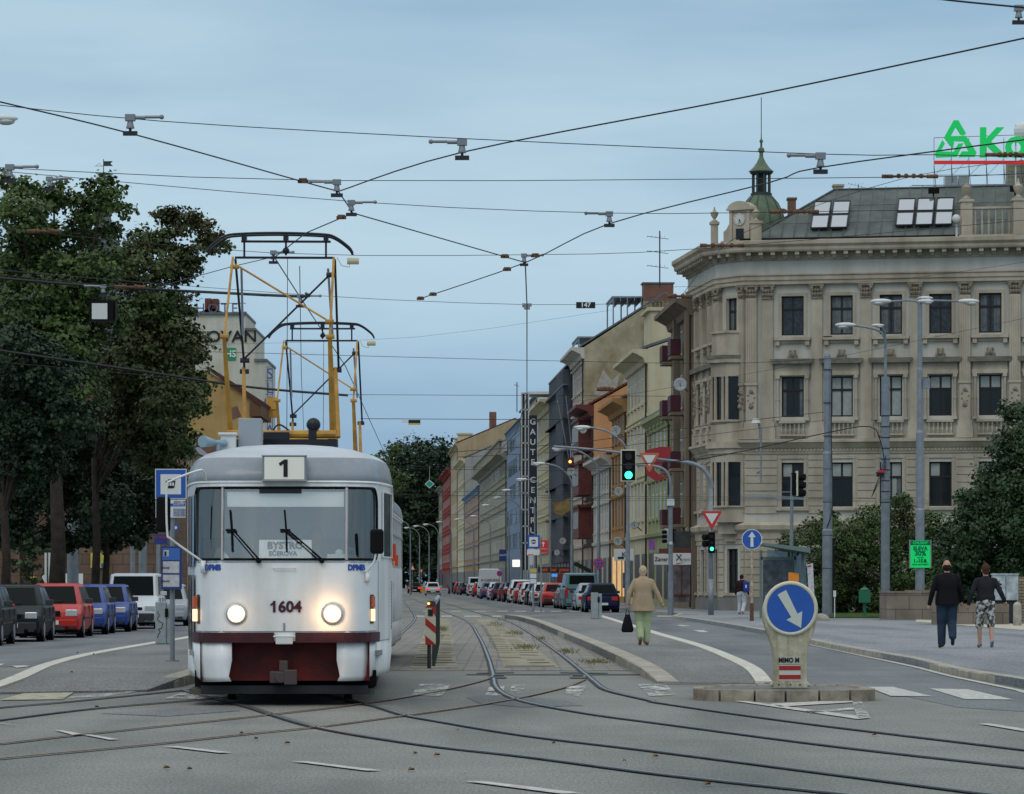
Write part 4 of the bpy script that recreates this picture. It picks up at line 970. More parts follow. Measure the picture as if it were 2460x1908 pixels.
def pilaster(M, u, w=.5, fl=False, out=.13):
    b = MB(); b.M = M
    b.box(u-w/2, u+w/2, -out, 0, 9.0, 14.85); b.box(u-w/2-.07, u+w/2+.07, -out-.06, 0, 8.75, 9.0); b.box(u-w/2-.12, u+w/2+.12, -out-.1, 0, 8.2, 8.75)
    if fl:
        for k in range(5): x = u-w/2+w*(k+.5)/5; b.box(x-.03, x+.02, -out-.03, -out, 10.9, 14.8)
        b.box(u-w/2-.04, u+w/2+.04, -out-.05, 0, 10.75, 10.88)
    b.M = None; p = b.build('pilaster', Wst, cb)
    capital(M, u, w, 14.82, fl).build('capital', mat('weathered carved stone', (.22, .19, .145), .9, noise=(6, .3)), p)
    if fl:
        b = MB(); b.M = M
        for q in range(7): a = q/7*6.28; b.sph((u+.16*math.cos(a), -.2, 10.15+.28*math.sin(a)), .09, n=7)
        b.sph((u, -.22, 10.45), .12, n=8); b.sph((u, -.22, 9.75), .14, n=8); b.box(u-.26, u+.26, -.19, -.13, 9.6, 10.7)
        b.M = None; b.build('carved_cartouche', mat('weathered carved stone', (.22, .19, .145), .9, noise=(6, .3)), p)
for fi in range(3):
    M, w = faceM(fi)
    if fi == 2: us = US
    elif fi == 1: us = [w*.52]
    else: us = [1.2, 3.2, 5.2, 7.0]
    ops = []
    for u in us:
        for li, (za, zb, ww) in enumerate(WIN):
            if fi == 1 and li == 2 or fi == 1 and li == 1: continue
            if fi == 1: ww = .82
            ops.append((u-ww/2, u+ww/2, za, zb))
    b_w.M = M; holes(b_w, w, 0, 17.3, ops, .2); b_w.M = None
    for (a, c, e, f) in ops:
        li = min(range(4), key=lambda q: abs(WIN[q][0]-e)); r_ = rng.random()
        pn = M_pane
        if li in (1, 2) and r_ < .35: pn = M_blind
        if li == 3: pn = mat('window reflecting sky with net curtain', (.030, .037, .042), .08, noise=(9, .5), spec=.35)
        if fi == 0: pn = M_pane
        wo_ = window(cb, M, (a+c)/2, e, c-a, f-e, M_frame_d, pn, .17)
        if rng.random() < (.75 if li == 3 else .4):
            q = MB(); ww = c-a; h = f-e; k_ = rng.uniform(.12, .3) if li != 3 else rng.uniform(.2, .42)
            for s in (-1, 1): x0_, x1_ = sorted((s*(ww/2-.07), s*(ww/2-.07-ww*k_))); q.add([(x0_, .164, .08), (x1_, .164, .08), (x1_, .164, h-.08), (x0_, .164, h-.08)], [(0, 1, 2, 3)])
            q.build('curtain', mat('net curtain behind glass', (.13, .155, .165), .5, noise=(3, .3), streak=((30, 30, .2), .55)), wo_)
        if li == 2 or li == 1:   # pale blinds behind the upper lights
            q = MB(); ww = c-a; h = f-e
            for s in (-1, 1):
                if rng.random() < .8: q.add([(s*.05 if s > 0 else -ww/2+.07, .163, h*.64+.1), (ww/2-.07 if s > 0 else -.05, .163, h*.64+.1), (ww/2-.07 if s > 0 else -.05, .163, h-.07), (s*.05 if s > 0 else -ww/2+.07, .163, h-.07)], [(0, 1, 2, 3)])
            if q.v: q.build('blind', M_blind, wo_)
    # surrounds
    for u in us:
        ww = .82 if fi == 1 else 1.05
        s = MB(); s.M = M
        s.box(u-ww/2-.14, u-ww/2, -.06, 0, 13.0, 15.1); s.box(u+ww/2, u+ww/2+.14, -.06, 0, 13.0, 15.1); s.box(u-ww/2, u+ww/2, -.06, 0, 14.95, 15.1)
        s.box(u-ww/2-.34, u+ww/2+.34, -.26, 0, 12.86, 13.0); s.box(u-ww/2-.28, u-ww/2-.08, -.2, 0, 12.62, 12.86); s.box(u+ww/2+.08, u+ww/2+.28, -.2, 0, 12.62, 12.86); s.box(u-ww/2-.25, u+ww/2+.25, -.1, 0, 12.72, 12.86)
        s.box(u-ww/2-.14, u-ww/2, -.05, 0, 4.95, 7.28); s.box(u+ww/2, u+ww/2+.14, -.05, 0, 4.95, 7.28); s.box(u-ww/2-.14, u+ww/2+.14, -.07, 0, 7.28, 7.40); s.box(u-ww/2-.25, u+ww/2+.25, -.16, 0, 4.84, 4.97)
        s.box(u-ww/2-.2, u+ww/2+.2, -.14, 0, .82, .95)
        s.M = None; s.build('window_surround', Wst, cb)
        if fi != 1:
            s = MB(); s.M = M
            for sg in (-1, 1):
                x = u+sg*(ww/2+.17); s.cyl((x, -.12, 9.2), (x, -.12, 11.1), .075, .062, 8); s.box(x-.1, x+.1, -.22, 0, 9.08, 9.2); s.box(x-.1, x+.1, -.22, 0, 11.05, 11.2); s.box(x-.09, x+.09, -.2, 0, 10.05, 10.1)
            s.box(u-ww/2-.30, u+ww/2+.30, -.22, 0, 11.2, 11.38); s.box(u-ww/2-.28, u+ww/2+.28, -.1, 0, 11.38, 11.75)
            s.M = None; sd = s.build('window_surround', Wst, cb)
            s = MB(); s.M = M; s.prism([(u-ww/2-.42, 11.75), (u+ww/2+.42, 11.75), (u+ww/2+.5, 11.9), (u+ww/2+.5, 11.98), (u-ww/2-.5, 11.98), (u-ww/2-.5, 11.9)], -.36, -.001); s.M = None; s.build('window_hood', mat('dark lead-covered ledge', (.10, .11, .09), .8, noise=(3, .3), col2=(.20, .18, .14)), sd)
            s = MB(); s.M = M; s.sph((u, -.06, 12.22), .16, (1, .6, 1.1), 8)
            for sg in (-1, 1): s.sph((u+sg*.15, -.05, 12.12), .09, (1, .6, 1), 7); s.sph((u+sg*.1, -.05, 12.35), .07, (1, .6, 1), 7)
            s.box(u-.24, u+.24, -.08, 0, 11.98, 12.06); s.M = None; s.build('shell_ornament', mat('weathered carved stone', (.22, .19, .145), .9, noise=(6, .3)), sd)
        # balustrade under second floor windows
    # pale plaster panels (upper floors)
    # pilasters
    if fi == 2:
        pu = [(.34, True), (1.10, False)]+[(2.28+2.31*i+1.155, i in (3, 4)) for i in range(9)]
        for u, fl in pu: pilaster(M, u, .52, fl, .26 if fl else .13)
    elif fi == 1: pass
    else:
        for u in (.25, 2.2, 4.2, 6.1, 7.75): pilaster(M, u, .42, True, .2)
    if fi != 1:
        for u in us:
            q = MB(); baluster_run(q, M, u-.62, u+.62, 8.35, 9.05); q.build('balustrade', Wst, cb)
    # rustication bands
    ex = [(o[0]-.2, o[1]+.2, o[2]-.15, o[3]+.15) for o in ops if o[2] < 8]
    zz = .75; b_r.M = M
    while zz < 7.5:
        z2_ = min(zz+.36, 7.5)
        if not (3.35 < zz < 4.35):
            segs = [(0.0 if fi else 0, w)]
            for o in ex:
                if o[2] < z2_ and o[3] > zz:
                    ns_ = []
                    for a, c in segs:
                        if o[1] <= a or o[0] >= c: ns_.append((a, c))
                        else:
                            if o[0] > a: ns_.append((a, o[0]))
                            if o[1] < c: ns_.append((o[1], c))
                    segs = ns_
            for a, c in segs:
                if c-a > .1: b_r.box(a+.01, c-.01, -.055, -.001, zz, z2_-.05)
        zz += .36
    b_r.box(0, w, -.08, -.001, 0.05, .72, 1)
    b_r.M = None
b_w.add([(9.0, 171.0, 0), (30, 171, 0), (30, 171, 17.3), (9.0, 171, 17.3)], [(0, 1, 2, 3)]); b_w.add([(34, 156.8, 0), (34, 171, 0), (34, 171, 17.3), (34, 156.8, 17.3)], [(0, 1, 2, 3)])
b_w.build('wall', Wpl, cb); b_r.build('rustication', [Wst, mwall('grey plinth stone', (.20, .20, .185))], cb)
def swp(nm, prof, m): q = MB(); q.sweep(PL, prof); return q.build(nm, m, cb)
swp('string_course', [(0, 3.45), (.10, 3.5), (.12, 3.8), (.30, 3.95), (.34, 4.15), (.06, 4.28), (0, 4.3)], Wst)
swp('string_course', [(0, 7.5), (.08, 7.52), (.1, 7.75), (.16, 7.78), (.34, 8.0), (.42, 8.05), (.42, 8.16), (.05, 8.22), (0, 8.22)], Wst)
swp('architrave', [(0, 15.48), (.22, 15.5), (.22, 15.68), (.28, 15.7), (.28, 15.88), (.34, 15.92), (.34, 15.98), (0, 15.98)], Wst)
swp('frieze', [(0, 15.98), (.2, 15.98), (.2, 16.62), (0, 16.62)], Wfr)
co_ = MB(); co_.sweep(PL, [(0, 16.62), (.26, 16.62), (.3, 16.75), (.34, 16.78), (.34, 16.98), (.86, 17.0), (.9, 17.08), (.9, 17.2), (1.02, 17.32), (1.02, 17.5), (0, 17.62)])
mo = de = co_
for fi in range(3):
    M, w = faceM(fi); n = int(w/.56)
    mo.M = M; de.M = M
    for k in range(n):
        x = (k+.5)*w/n; mo.box(x-.1, x+.1, -.80, -.34, 16.84, 16.995); mo.box(x-.09, x+.09, -.5, -.34, 16.72, 16.84)
    n = int(w/.17)
    for k in range(n): x = (k+.5)*w/n; de.box(x-.05, x+.05, -.31, -.26, 16.64, 16.74); de.box(x-.045, x+.045, -.16, -.1, 7.64, 7.75)
mo.M = None; co_.build('cornice', Wst, cb)
# oriel bay on the chamfer
M, w = faceM(1); o_ = MB(); u0, u1 = w*.5-.95, w*.5+.95; pp = [(u0, 0), (u0+.35, -.8), (u1-.35, -.8), (u1, 0)]
def prj(pl, e): c = w*.5; return [(c+(x-c)*(1+e*.5), y*(1+e)) for x, y in pl]
o_.M = M
for za, zb, e in ((4.3, 5.0, 0), (5.0, 5.08, .15), (7.15, 7.55, .0), (7.55, 7.8, .12), (7.8, 8.1, .3), (8.1, 9.05, 0), (9.05, 9.15, .12), (11.2, 11.85, 0), (11.85, 12.05, .2)):
    o_.prism(prj(pp, e), za, zb, ax='z')
for za, zb in ((5.08, 7.15), (9.15, 11.2)):
    for x, y in ((u0+.08, -.08), (u0+.38, -.76), (w*.5-.28, -.76), (w*.5+.28, -.76), (u1-.38, -.76), (u1-.08, -.08)): o_.cyl((x, y, za), (x, y, zb), .085, .075, 8)
o_.prism([(u0+.3, -.01), (u0+.5, -.5), (u1-.5, -.5), (u1-.3, -.01)], 3.75, 4.3, ax='z'); o_.prism([(u0+.5, -.01), (u0+.7, -.25), (u1-.7, -.25), (u1-.5, -.01)], 3.4, 3.75, ax='z')
o_.M = None; orl = o_.build('bay_window', Wst, cb)
for za, zb in ((5.08, 7.15), (9.15, 11.2)): q = MB(); q.M = M; q.prism(prj(pp, -.12), za, zb, ax='z'); q.M = None; q.build('pane', M_pane, orl)
q = MB(); q.M = M; q.prism(prj(pp, .0), 12.2, 12.4, ax='z'); q.prism(prj(pp, -.05), 12.4, 13.25, ax='z'); q.prism(prj(pp, .06), 13.25, 13.36, ax='z'); q.M = None; q.build('balcony', Wst, cb)
q = MB(); q.M = M; q.prism(prj(pp, .25), 12.05, 12.2, ax='z'); q.M = None; q.build('bay_roof', mat('dark lead-covered ledge', (.10, .11, .09)), orl)
for u in (.06, w-.06): pilaster(M, u, .34, True, .2)
# copper roof
zr = 17.62; E0 = (11.0, 162.2); E1 = (34, 157.6); R0 = (15.7, 166.2); R1 = (34, 162.6)
q = MB(); q.add([(*E0, zr), (*E1, zr), (*R1, 20.55), (*R0, 20.55), (9.9, 171, zr), (15.9, 171, 20.5), (34, 171, 20.5)], [(0, 1, 2, 3), (4, 0, 3, 5), (3, 2, 6, 5)])
q.add([(9.6, 171, 17.3), (9.9, 163.2, 17.3), E0+(17.3,), E1+(17.3,), (9.6, 171, zr), (9.9, 163.2, zr), E0+(zr,), E1+(zr,)], [(0, 1, 5, 4), (1, 2, 6, 5), (2, 3, 7, 6), (4, 5, 6)])
rf = q.build('roof', M_copper, cb)
q = MB()
for k in range(40):
    t0 = k/40; e = Vector((E0[0]+(E1[0]-E0[0])*t0, E0[1]+(E1[1]-E0[1])*t0, zr+.02))
    # seams rise at a slant in plan, parallel to the hip-less ridge normal
    dirv = Vector((.75, 4.0, 2.93)); tt = 1.0
    # clip against hip line E0->R0
    s_ = e+dirv
    hx = E0[0]; 
    if e.x < 15.0: tt = max(.12, min(1, (e.x-E0[0])/(R0[0]-E0[0]-.75)))
    q.tube([e, e+dirv*tt], .022, 4)
q.tube([(*E0, zr+.03), (*R0, 20.58)], .06, 5); q.tube([(*R0, 20.58), (*R1, 20.58)], .05, 5)
for k in (1, 2): 
    q.tube([(E0[0]+k*1.6, E0[1]+k*1.33-.12*k, zr+.975*k+.02), (34, 157.6+k*1.66, zr+.975*k+.02)], .014, 4)
q.build('roof_seams', M_seam, rf)
q = MB(); q.tube([(E0[0]-.2, E0[1]-.35, zr+.05), (21.0, 159.95, zr+.05)], .09, 6); q.build('gutter', M_black, cb)
def onroof(x, t, off=0):   # point on front slope: x along, t 0..1 up
    yb = E0[1]+(x-E0[0])*(E1[1]-E0[1])/(E1[0]-E0[0]); return Vector((x+.75*t, yb+4.0*t-off*.6, zr+2.93*t+off*.8))
def skylight(x0, n, t0=.22, t1=.62, cw=.62):
    g = MB(); p = MB()
    for i in range(n):
        for j in range(2):
            a, c = x0+i*(cw+.12), x0+i*(cw+.12)+cw; ta, tb = t0+j*(t1-t0)/2+.01, t0+(j+1)*(t1-t0)/2-.01
            P4 = [onroof(a, ta, .1), onroof(c, ta, .1), onroof(c, tb, .1), onroof(a, tb, .1)]
            p.add(P4, [(0, 1, 2, 3)]); g.tube(P4+[P4[0]], .045, 4)
            g.add([onroof(a, ta, .0), onroof(c, ta, .0), onroof(c, tb, .0), onroof(a, tb, .0)]+[v-Vector((0, -.02, .02)) for v in P4], [(0, 1, 5, 4), (1, 2, 6, 5), (2, 3, 7, 6), (3, 0, 4, 7)])
    f = g.build('skylight', M_dark, rf); p.build('pane', mat('skylight glass mirroring the sky', (.40, .43, .46), .08, metal=.75), f)
skylight(14.05, 2, cw=.78, t0=.2, t1=.72); skylight(18.0, 3, cw=.78, t0=.22, t1=.74)
for x in (19.6, 23.4):
    q = MB(); v = onroof(x, .82, .25); q.bx(tuple(v), (.5, .3, .25)); q.bx((v.x, v.y+.1, v.z-.25), (.06, .06, .4)); q.build('floodlight', M_black, rf)
for x, z0, z1, w_, m_ in ((13.6, 19, 20.3, .38, M_brick), (12.95, 18.8, 19.75, .4, M_brick), (15.85, 20.0, 20.95, .46, Wst)):
    q = MB(); yy = 168; q.box(x, x+w_, yy, yy+.6, z0, z1); q.box(x-.05, x+w_+.05, yy-.05, yy+.65, z1, z1+.1); q.build('chimney', m_, rf)
# dome
dx, dy = 12.05, 165.0
q = MB(); q.lathe([(1.22, 17.4), (1.22, 18.1), (1.16, 18.6), (1.12, 19.0), (1.0, 19.35), (.8, 19.75), (.6, 20.02), (.5, 20.12), (.5, 20.2)], (dx, dy, 0), 20)
for k in range(10):
    a = 2*math.pi*k/10; q.tube([(dx+r*math.cos(a), dy+r*math.sin(a), z) for r, z in ((1.18, 18.6), (1.14, 19.0), (1.02, 19.36), (.82, 19.77), (.52, 20.12))], .03, 4, 1)
dm = q.build('dome', [M_cop2, M_seam], cb, smooth=True, auto=40)
q = MB(); q.lathe([(.52, 20.15), (.52, 20.25), (.40, 20.26), (.40, 20.3)], (dx, dy, 0), 12)
for k in range(8): a = 2*math.pi*(k+.3)/8; q.bx((dx+.42*math.cos(a), dy+.42*math.sin(a), 20.75), (.09, .09, 1.0), rz=a)
q.lathe([(.22, 20.25), (.22, 21.2)], (dx, dy, 0), 8, 1); q.lathe([(.5, 21.18), (.56, 21.24), (.56, 21.3)], (dx, dy, 0), 12)
q.lathe([(.62, 21.3), (.4, 21.5), (.22, 21.75), (.1, 22.0), (.09, 22.2), (.16, 22.3), (.14, 22.42), (.05, 22.5), (.05, 22.7), (.1, 22.78), (.03, 22.9), (.02, 23.2)], (dx, dy, 0), 10, 2)
q.tube([(dx, dy, 23.1), (dx, dy, 24.9)], .02, 5, 1); q.build('lantern', [mat('dark verdigris', (.035, .05, .045), .6), M_dark, M_cop2], dm, smooth=True, auto=35)
# clock gable
M = FM(10.05, 163.0, math.atan2(-1.0, 1.6)); q = MB(); q.M = M
q.box(-.1, 1.95, 0, .5, 17.5, 17.75); q.box(.42, 1.42, .05, .5, 17.75, 19.25); q.box(.38, .52, -.03, .05, 17.75, 19.2); q.box(1.32, 1.46, -.03, .05, 17.75, 19.2)
arcp = [(.92+.62*math.cos(R(a)), 19.25+.36*math.sin(R(a))) for a in range(0, 181, 15)]; q.prism(arcp, -.08, .5); q.box(.26, 1.58, -.12, .5, 19.18, 19.27)
q.prism([(-.0, 17.75), (.42, 17.75), (.42, 18.9), (.3, 18.55), (.15, 18.3), (.0, 18.2)], .1, .45); q.prism([(1.42, 17.75), (1.84, 17.75), (1.84, 18.2), (1.6, 18.4), (1.42, 18.9)], .1, .45)
q.M = None; cg = q.build('clock_gable', Wst, cb)
q = MB(); q.M = M; q.cyl((.92, .04, 18.75), (.92, -.02, 18.75), .29, n=20); q.M = None; cf = q.build('clock_face', mat('clock white', (.55, .56, .52), .5), cg)
q = MB(); q.M = M; q.tube([(.92, -.03, 18.75), (1.0, -.03, 18.57)], .018, 4); q.tube([(.92, -.03, 18.75), (.9, -.03, 18.5)], .014, 4)
for k in range(12): a = k*math.pi/6; q.box(.92+.24*math.cos(a)-.012, .92+.24*math.cos(a)+.012, -.03, -.02, 18.74+.24*math.sin(a), 18.77+.24*math.sin(a))
q.M = None; q.build('clock_hands', M_ink, cf)
q = MB(); q.M = M; q.box(.72, 1.12, .0, .06, 17.8, 18.3); q.M = None; q.build('gable_window', M_pane, cg)
URN = [(.2, 0), (.2, .1), (.1, .14), (.08, .2), (.22, .42), (.26, .58), (.27, .62), (.12, .68), (.08, .78), (.04, .9), (.05, .95), (.0, 1.0)]
def urn(x, y, z0, z1, w_=.42, s=.9):
    q = MB(); q.box(x-w_/2, x+w_/2, y-w_/2, y+w_/2, z0, z1); q.box(x-w_/2-.06, x+w_/2+.06, y-w_/2-.06, y+w_/2+.06, z1-.12, z1); q.lathe([(r*s, z*s) for r, z in URN], (x, y, z1), 12); return q.build('urn', Wst, cb, smooth=True, auto=35)
urn(9.72, 163.9, 17.5, 18.75, .34, .75); urn(11.55, 161.6, 17.5, 18.55, .5, .75)
# roof balustrade at right end with urns
M2, w2_ = faceM(2)
for u in (10.4, 12.8, 15.2, 17.6):
    v = M2 @ Vector((u, .25, 0)); urn(v.x, v.y, 17.5, 19.35, .5, .95)
for a, c in ((10.65, 12.55), (13.05, 14.95), (15.45, 17.35)):
    q = MB(); baluster_run(q, M2, a, c, 17.62, 19.0, .3, .25); q.build('balustrade', Wst, cb)
q = MB(); q.M = M2; q.box(10.1, 17.9, -.3, .6, 17.5, 17.66); q.M = None; q.build('parapet_base', Wst, cb)
q = MB(); q.M = M2; q.sph((9.95, .0, 18.45), .20, n=10); q.box(9.9, 10.0, .2, .4, 17.6, 18.2); q.M = None; q.build('roof_lamp', M_polew, rf)
# rooftop billboard
bbd = T('rooftop_sign', 'green illuminated roof sign with triangular knot emblem and red bar on scaffolding', 'roof sign', (0, 0, 0))
YB = 166.0; M_neon = mat('green sign plastic', (.0, .52, .10), .4, emit=.32); M_nred = mat('red sign bar', (.7, .02, .015), .4, emit=.15)
def pp_(l): return [(gx(a, YB), gz(b_, YB)) for a, b_ in l]
def zz_(x, y): return (1660+x*800/2184, 250+y*800/2184)
q = MB()
for k, l in enumerate(([(1722, 108), (1752, 108), (1803, 195), (1790, 205), (1768, 200), (1737, 150), (1702, 215), (1725, 255), (1718, 288), (1698, 270), (1660, 218)],
          [(1702, 212), (1800, 210), (1822, 240), (1872, 320), (1862, 345), (1755, 348), (1775, 312), (1822, 312), (1790, 245), (1720, 243)],
          [(1648, 238), (1664, 262), (1636, 312), (1722, 315), (1752, 262), (1786, 258), (1745, 345), (1610, 350), (1600, 325)])):
    q.prism(pp_([zz_(*a) for a in l]), YB-.1-k*.003, YB+.15)
q.build('emblem', M_neon, bbd)
txt('Koo', 3.05*.52*1.25, (gx(2355, YB)+1.62, YB-.1, gz(348, YB)+.02), M_neon, bbd, bold=.055, ext=.08, name='sign_letters')
q = MB(); q.box(gx(2243, YB), gx(2620, YB), YB-.15, YB, gz(395, YB), gz(387, YB)); q.build('red_bar', M_nred, bbd)
q = MB(); z0 = 20.45
for k in range(9):
    x = gx(2245+k*42, YB); q.tube([(x, YB+.2, z0-.1), (x, YB+.2, gz(330, YB))], .02, 4); q.tube([(x, YB+.2, gz(395, YB)), (x+.3, YB+1.6, z0)], .02, 4); q.tube([(x, YB+.2, z0+.8), (x+.82, YB+.2, z0+1.6)], .012, 4)
q.tube([(gx(2245, YB), YB+.2, gz(330, YB)), (gx(2600, YB), YB+.2, gz(318, YB))], .02, 4); q.tube([(gx(2245, YB), YB+.2, gz(420, YB)), (gx(2600, YB), YB+.2, gz(418, YB))], .02, 4)
q.tube([(gx(2190, YB), YB, 20.75), (gx(2600, YB), YB, 20.85)], .03, 4); q.build('scaffold', M_pole, bbd)
def rooftop(label, x0, x1, y0, y1, m_, n='air_conditioner', cat='roof unit', Y=167.0):
    q = MB(); q.box(gx(x0, Y), gx(x1, Y), Y, Y+.6, gz(y1, Y), gz(y0, Y)); 
    for k in range(5): z = gz(y1, Y)+(gz(y0, Y)-gz(y1, Y))*(k+.5)/5; q.box(gx(x0, Y)+.03, gx(x1, Y)-.03, Y-.02, Y, z-.02, z+.02)
    return tag(q.build(n, m_), label, cat, 'rooftop units')
rooftop('pale rooftop box under the triangular emblem', 2270, 2300, 424, 452, M_polew); rooftop('pale rooftop box right of the first below the emblem', 2304, 2328, 423, 452, M_polew)
rooftop('beige penthouse wall under the red bar at the right edge', 2420, 2600, 392, 455, Wst, 'penthouse_wall', 'roof structure')
q = MB(); q.sph((gx(2456, 166), 166, gz(315, 166)), .42, (1, .5, 1), 12); q.tube([(gx(2440, 166), 166, gz(300, 166)), (gx(2440, 166), 166, 20.4)], .04, 5)
tag(q.build('satellite_dish', M_wht), 'white drum antenna on a pole above the roof sign at the right edge', 'antenna')
# roof antennas
def antenna(label, px, y0, y1, Y, bars=3, w=.45, r=.03):
    q = MB(); x = gx(px, Y); q.tube([(x, Y, gz(y1, Y)), (x, Y, gz(y0, Y))], r, 5)
    for k in range(bars):
        z = gz(y0+(y1-y0)*(.12+.26*k), Y); q.tube([(x-w, Y, z+.1), (x+w*.7, Y, z-.1)], r*.5, 4)
        for j in range(5): xx = x-w+j*w*.35; q.tube([(xx, Y-.25, z+.1), (xx, Y+.25, z+.05)], r*.3, 4)
    return tag(q.build('roof_antenna', M_dark), label, 'antenna', 'roof antennas')
antenna('tall branched television aerial on the brick-topped chimney block', 1585, 555, 690, 245, 3, .9, .05)
antenna('thin television aerial on the corner building roof left of the roof sign', 2062, 443, 470, 168, 1, .5, .02)
antenna('thin whip aerial far down the avenue above the light blue house', 1242, 918, 990, 345, 1, .3, .05)
# ================================================================ CARS
def paint(n, c): dk = max(c) < .05; return mat('car paint '+n, c, .42, noise=(1.2, .06), coat=.03 if dk else .10, spec=.05 if dk else .25)
PT = dict(navy=paint('navy', (.012, .018, .045)), dark=paint('dark grey-blue', (.013, .018, .022)), red=paint('red', (.38, .02, .015)), blue=paint('blue', (.02, .05, .22)), white=paint('white', (.55, .58, .6)),
          silver=paint('silver', (.30, .33, .36)), teal=paint('teal', (.10, .20, .22)), grey=paint('grey', (.13, .15, .16)), black=paint('black', (.012, .012, .014)), purple=paint('purple', (.04, .035, .12)), wine=paint('wine', (.14, .02, .03)))
M_cglass = mat('car glass', (.006, .009, .009), .08, spec=.03)
M_tail = mat('tail lamp red', (.45, .015, .012), .25); M_head = mat('headlamp glass', (.55, .58, .58), .12, metal=.3); M_plate = mat('number plate', (.6, .6, .55), .5)
M_plast = mat('dark plastic trim', (.03, .032, .035), .6); M_rim = mat('wheel rim', (.32, .34, .36), .35, metal=.6)
M_brake = mat('lit brake lamp', (.9, .04, .02), .3, emit=.7)
KIND = dict(hatch=(3.9, .82, 1.42, .90, -1.12, -.35, 1.35, 1.85), sedan=(4.4, .85, 1.42, .90, -1.1, -.35, .95, 1.6), wagon=(4.3, .84, 1.45, .90, -1.15, -.4, 1.75, 2.08), mpv=(4.2, .88, 1.62, .98, -1.4, -.6, 1.7, 2.02),
            small_van=(4.2, .86, 1.76, 1.04, -1.25, -.75, 2.0, 2.06), van=(4.8, .94, 1.95, 1.15, -1.75, -1.05, 2.25, 2.36), box_van=(6.0, 1.02, 2.65, 1.3, -2.3, -1.6, 2.94, 2.98))
def car(name, label, kind, col, loc, rz, group, cat='car', lit=False, extra=None, lowblack=False, plate='', grille=None, hl=1.0):
    L, hw, H, belt, wb, rf, rr, tb = KIND[kind]; p = PT[col]; t = T(name, label, cat, loc, rz, group)
    b = MB(); f = -L/2
    hood = belt-.10 if kind not in ('van', 'box_van') else belt-.05
    boot = belt+.02 if kind == 'sedan' else belt
    st = [(f, hw*.84, .34, .60), (f+.08, hw*.93, .24, .70), (f+.35, hw*.985, .2, hood-.10), (wb-.15, hw, .2, hood+.06), (wb, hw, .2, belt), (tb, hw, .2, belt), (tb+.06, hw*.99, .2, boot-.02), (L/2-.10, hw*.96, .24, boot-.08), (L/2, hw*.9, .34, boot-.22)]
    rings = []
    for y, w, zl, zt in st:
        rings.append([(w*.93, y, zl), (w, y, zl+.14), (w*1.0, y, (zl+zt)/2+.05), (w*.975, y, zt-.07), (w*.9, y, zt), (-w*.9, y, zt), (-w*.975, y, zt-.07), (-w, y, (zl+zt)/2+.05), (-w, y, zl+.14), (-w*.93, y, zl)])
    b.loft(rings)
    lo = [(hw*.93, wb+.02), (hw*.93, tb-.02)]; tw = .71 if kind not in ('van', 'box_van', 'small_van') else .86
    bl = belt-.03
    A = [(-hw*.86, wb, bl), (hw*.86, wb, bl), (hw*.93, wb+.35, bl), (hw*.93, tb-.25, bl), (hw*.86, tb, bl), (-hw*.86, tb, bl), (-hw*.93, tb-.25, bl), (-hw*.93, wb+.35, bl)]
    Bq = [(-hw*tw*.92, rf, H-.05), (hw*tw*.92, rf, H-.05), (hw*tw, rf+.25, H-.04), (hw*tw, rr-.2, H-.04), (hw*tw*.92, rr, H-.06), (-hw*tw*.92, rr, H-.06), (-hw*tw, rr-.2, H-.04), (-hw*tw, rf+.25, H-.04)]
    C = [(x*.8, rf+.15+(y-rf)*(rr-rf-.3)/(rr-rf), H) for x, y, z in Bq]
    b.loft([A, Bq, C])
    b.build('body', p, t, smooth=True, auto=60, bevel=.07)
    def quad(nm, i, j, u0, u1, v0, v1, m, off=.008):
        a, c, d_, e = Vector(A[i]), Vector(A[j]), Vector(Bq[j]), Vector(Bq[i]); nrm = (c-a).cross(e-a).normalized()
        g = lambda u, v: (a*(1-u)+c*u)*(1-v)+(e*(1-u)+d_*u)*v+nrm*off
        q = MB(); q.add([g(u0, v0), g(u1, v0), g(u1, v1), g(u0, v1)], [(0, 1, 2, 3)]); return q.build(nm, m, t)
    quad('windscreen', 0, 1, .05, .95, .06, .93, M_cglass)
    if kind == 'box_van': pass
    else: quad('rear_window', 4, 5, .07, .93, .12 if kind != 'van' else .3, .9, M_cglass)
    ns = 2 if kind in ('hatch', 'sedan') else 3
    for s, (i, j) in enumerate(((2, 3), (6, 7))):
        for k in range(ns if kind != 'box_van' else 1):
            u0 = k/ns+.02; u1 = (k+1)/ns-.02
            if kind == 'box_van': u1 = .25
            quad('side_window', i, j, u0 if s == 0 else 1-u1, u1 if s == 0 else 1-u0, .1, .9, M_cglass)
    # corner glass (quarter between screens and sides)
    for x in (-1, 1):
        for y in (-L*.31, L*.30):
            q = MB(); xo = x*(hw-.17); q.cyl((xo, y, .3), (x*(hw+.012), y, .3), .30, n=20); w_ = q.build('wheel', M_black, t)
            q = MB(); q.cyl((x*(hw+.013), y, .3), (x*(hw+.02), y, .3), .19, n=14); q.build('rim', M_rim, w_)
        q = MB()
        for y in (-L*.31, L*.30):
            pts = [(y+.36*math.cos(R(a)), .3+.37*math.sin(R(a))) for a in range(-20, 201, 20)]; q.prism(pts, x*(hw-.02), x*(hw+.006), ax='x')
        q.build('wheel_arch', M_plast, t)
        q = MB(); q.bx((x*(hw+.09), wb+.45, belt+.08), (.2, .12, .13)); q.build('mirror', M_plast if col not in ('white',) else p, t, bevel=.02)
        q = MB(); q.box(min(x*hw*.52, x*hw*.88), max(x*hw*.52, x*hw*.88), f-.012, f+.2, .58, .58+.16*hl); q.build('headlight', M_head, t, bevel=.02)
        q = MB()
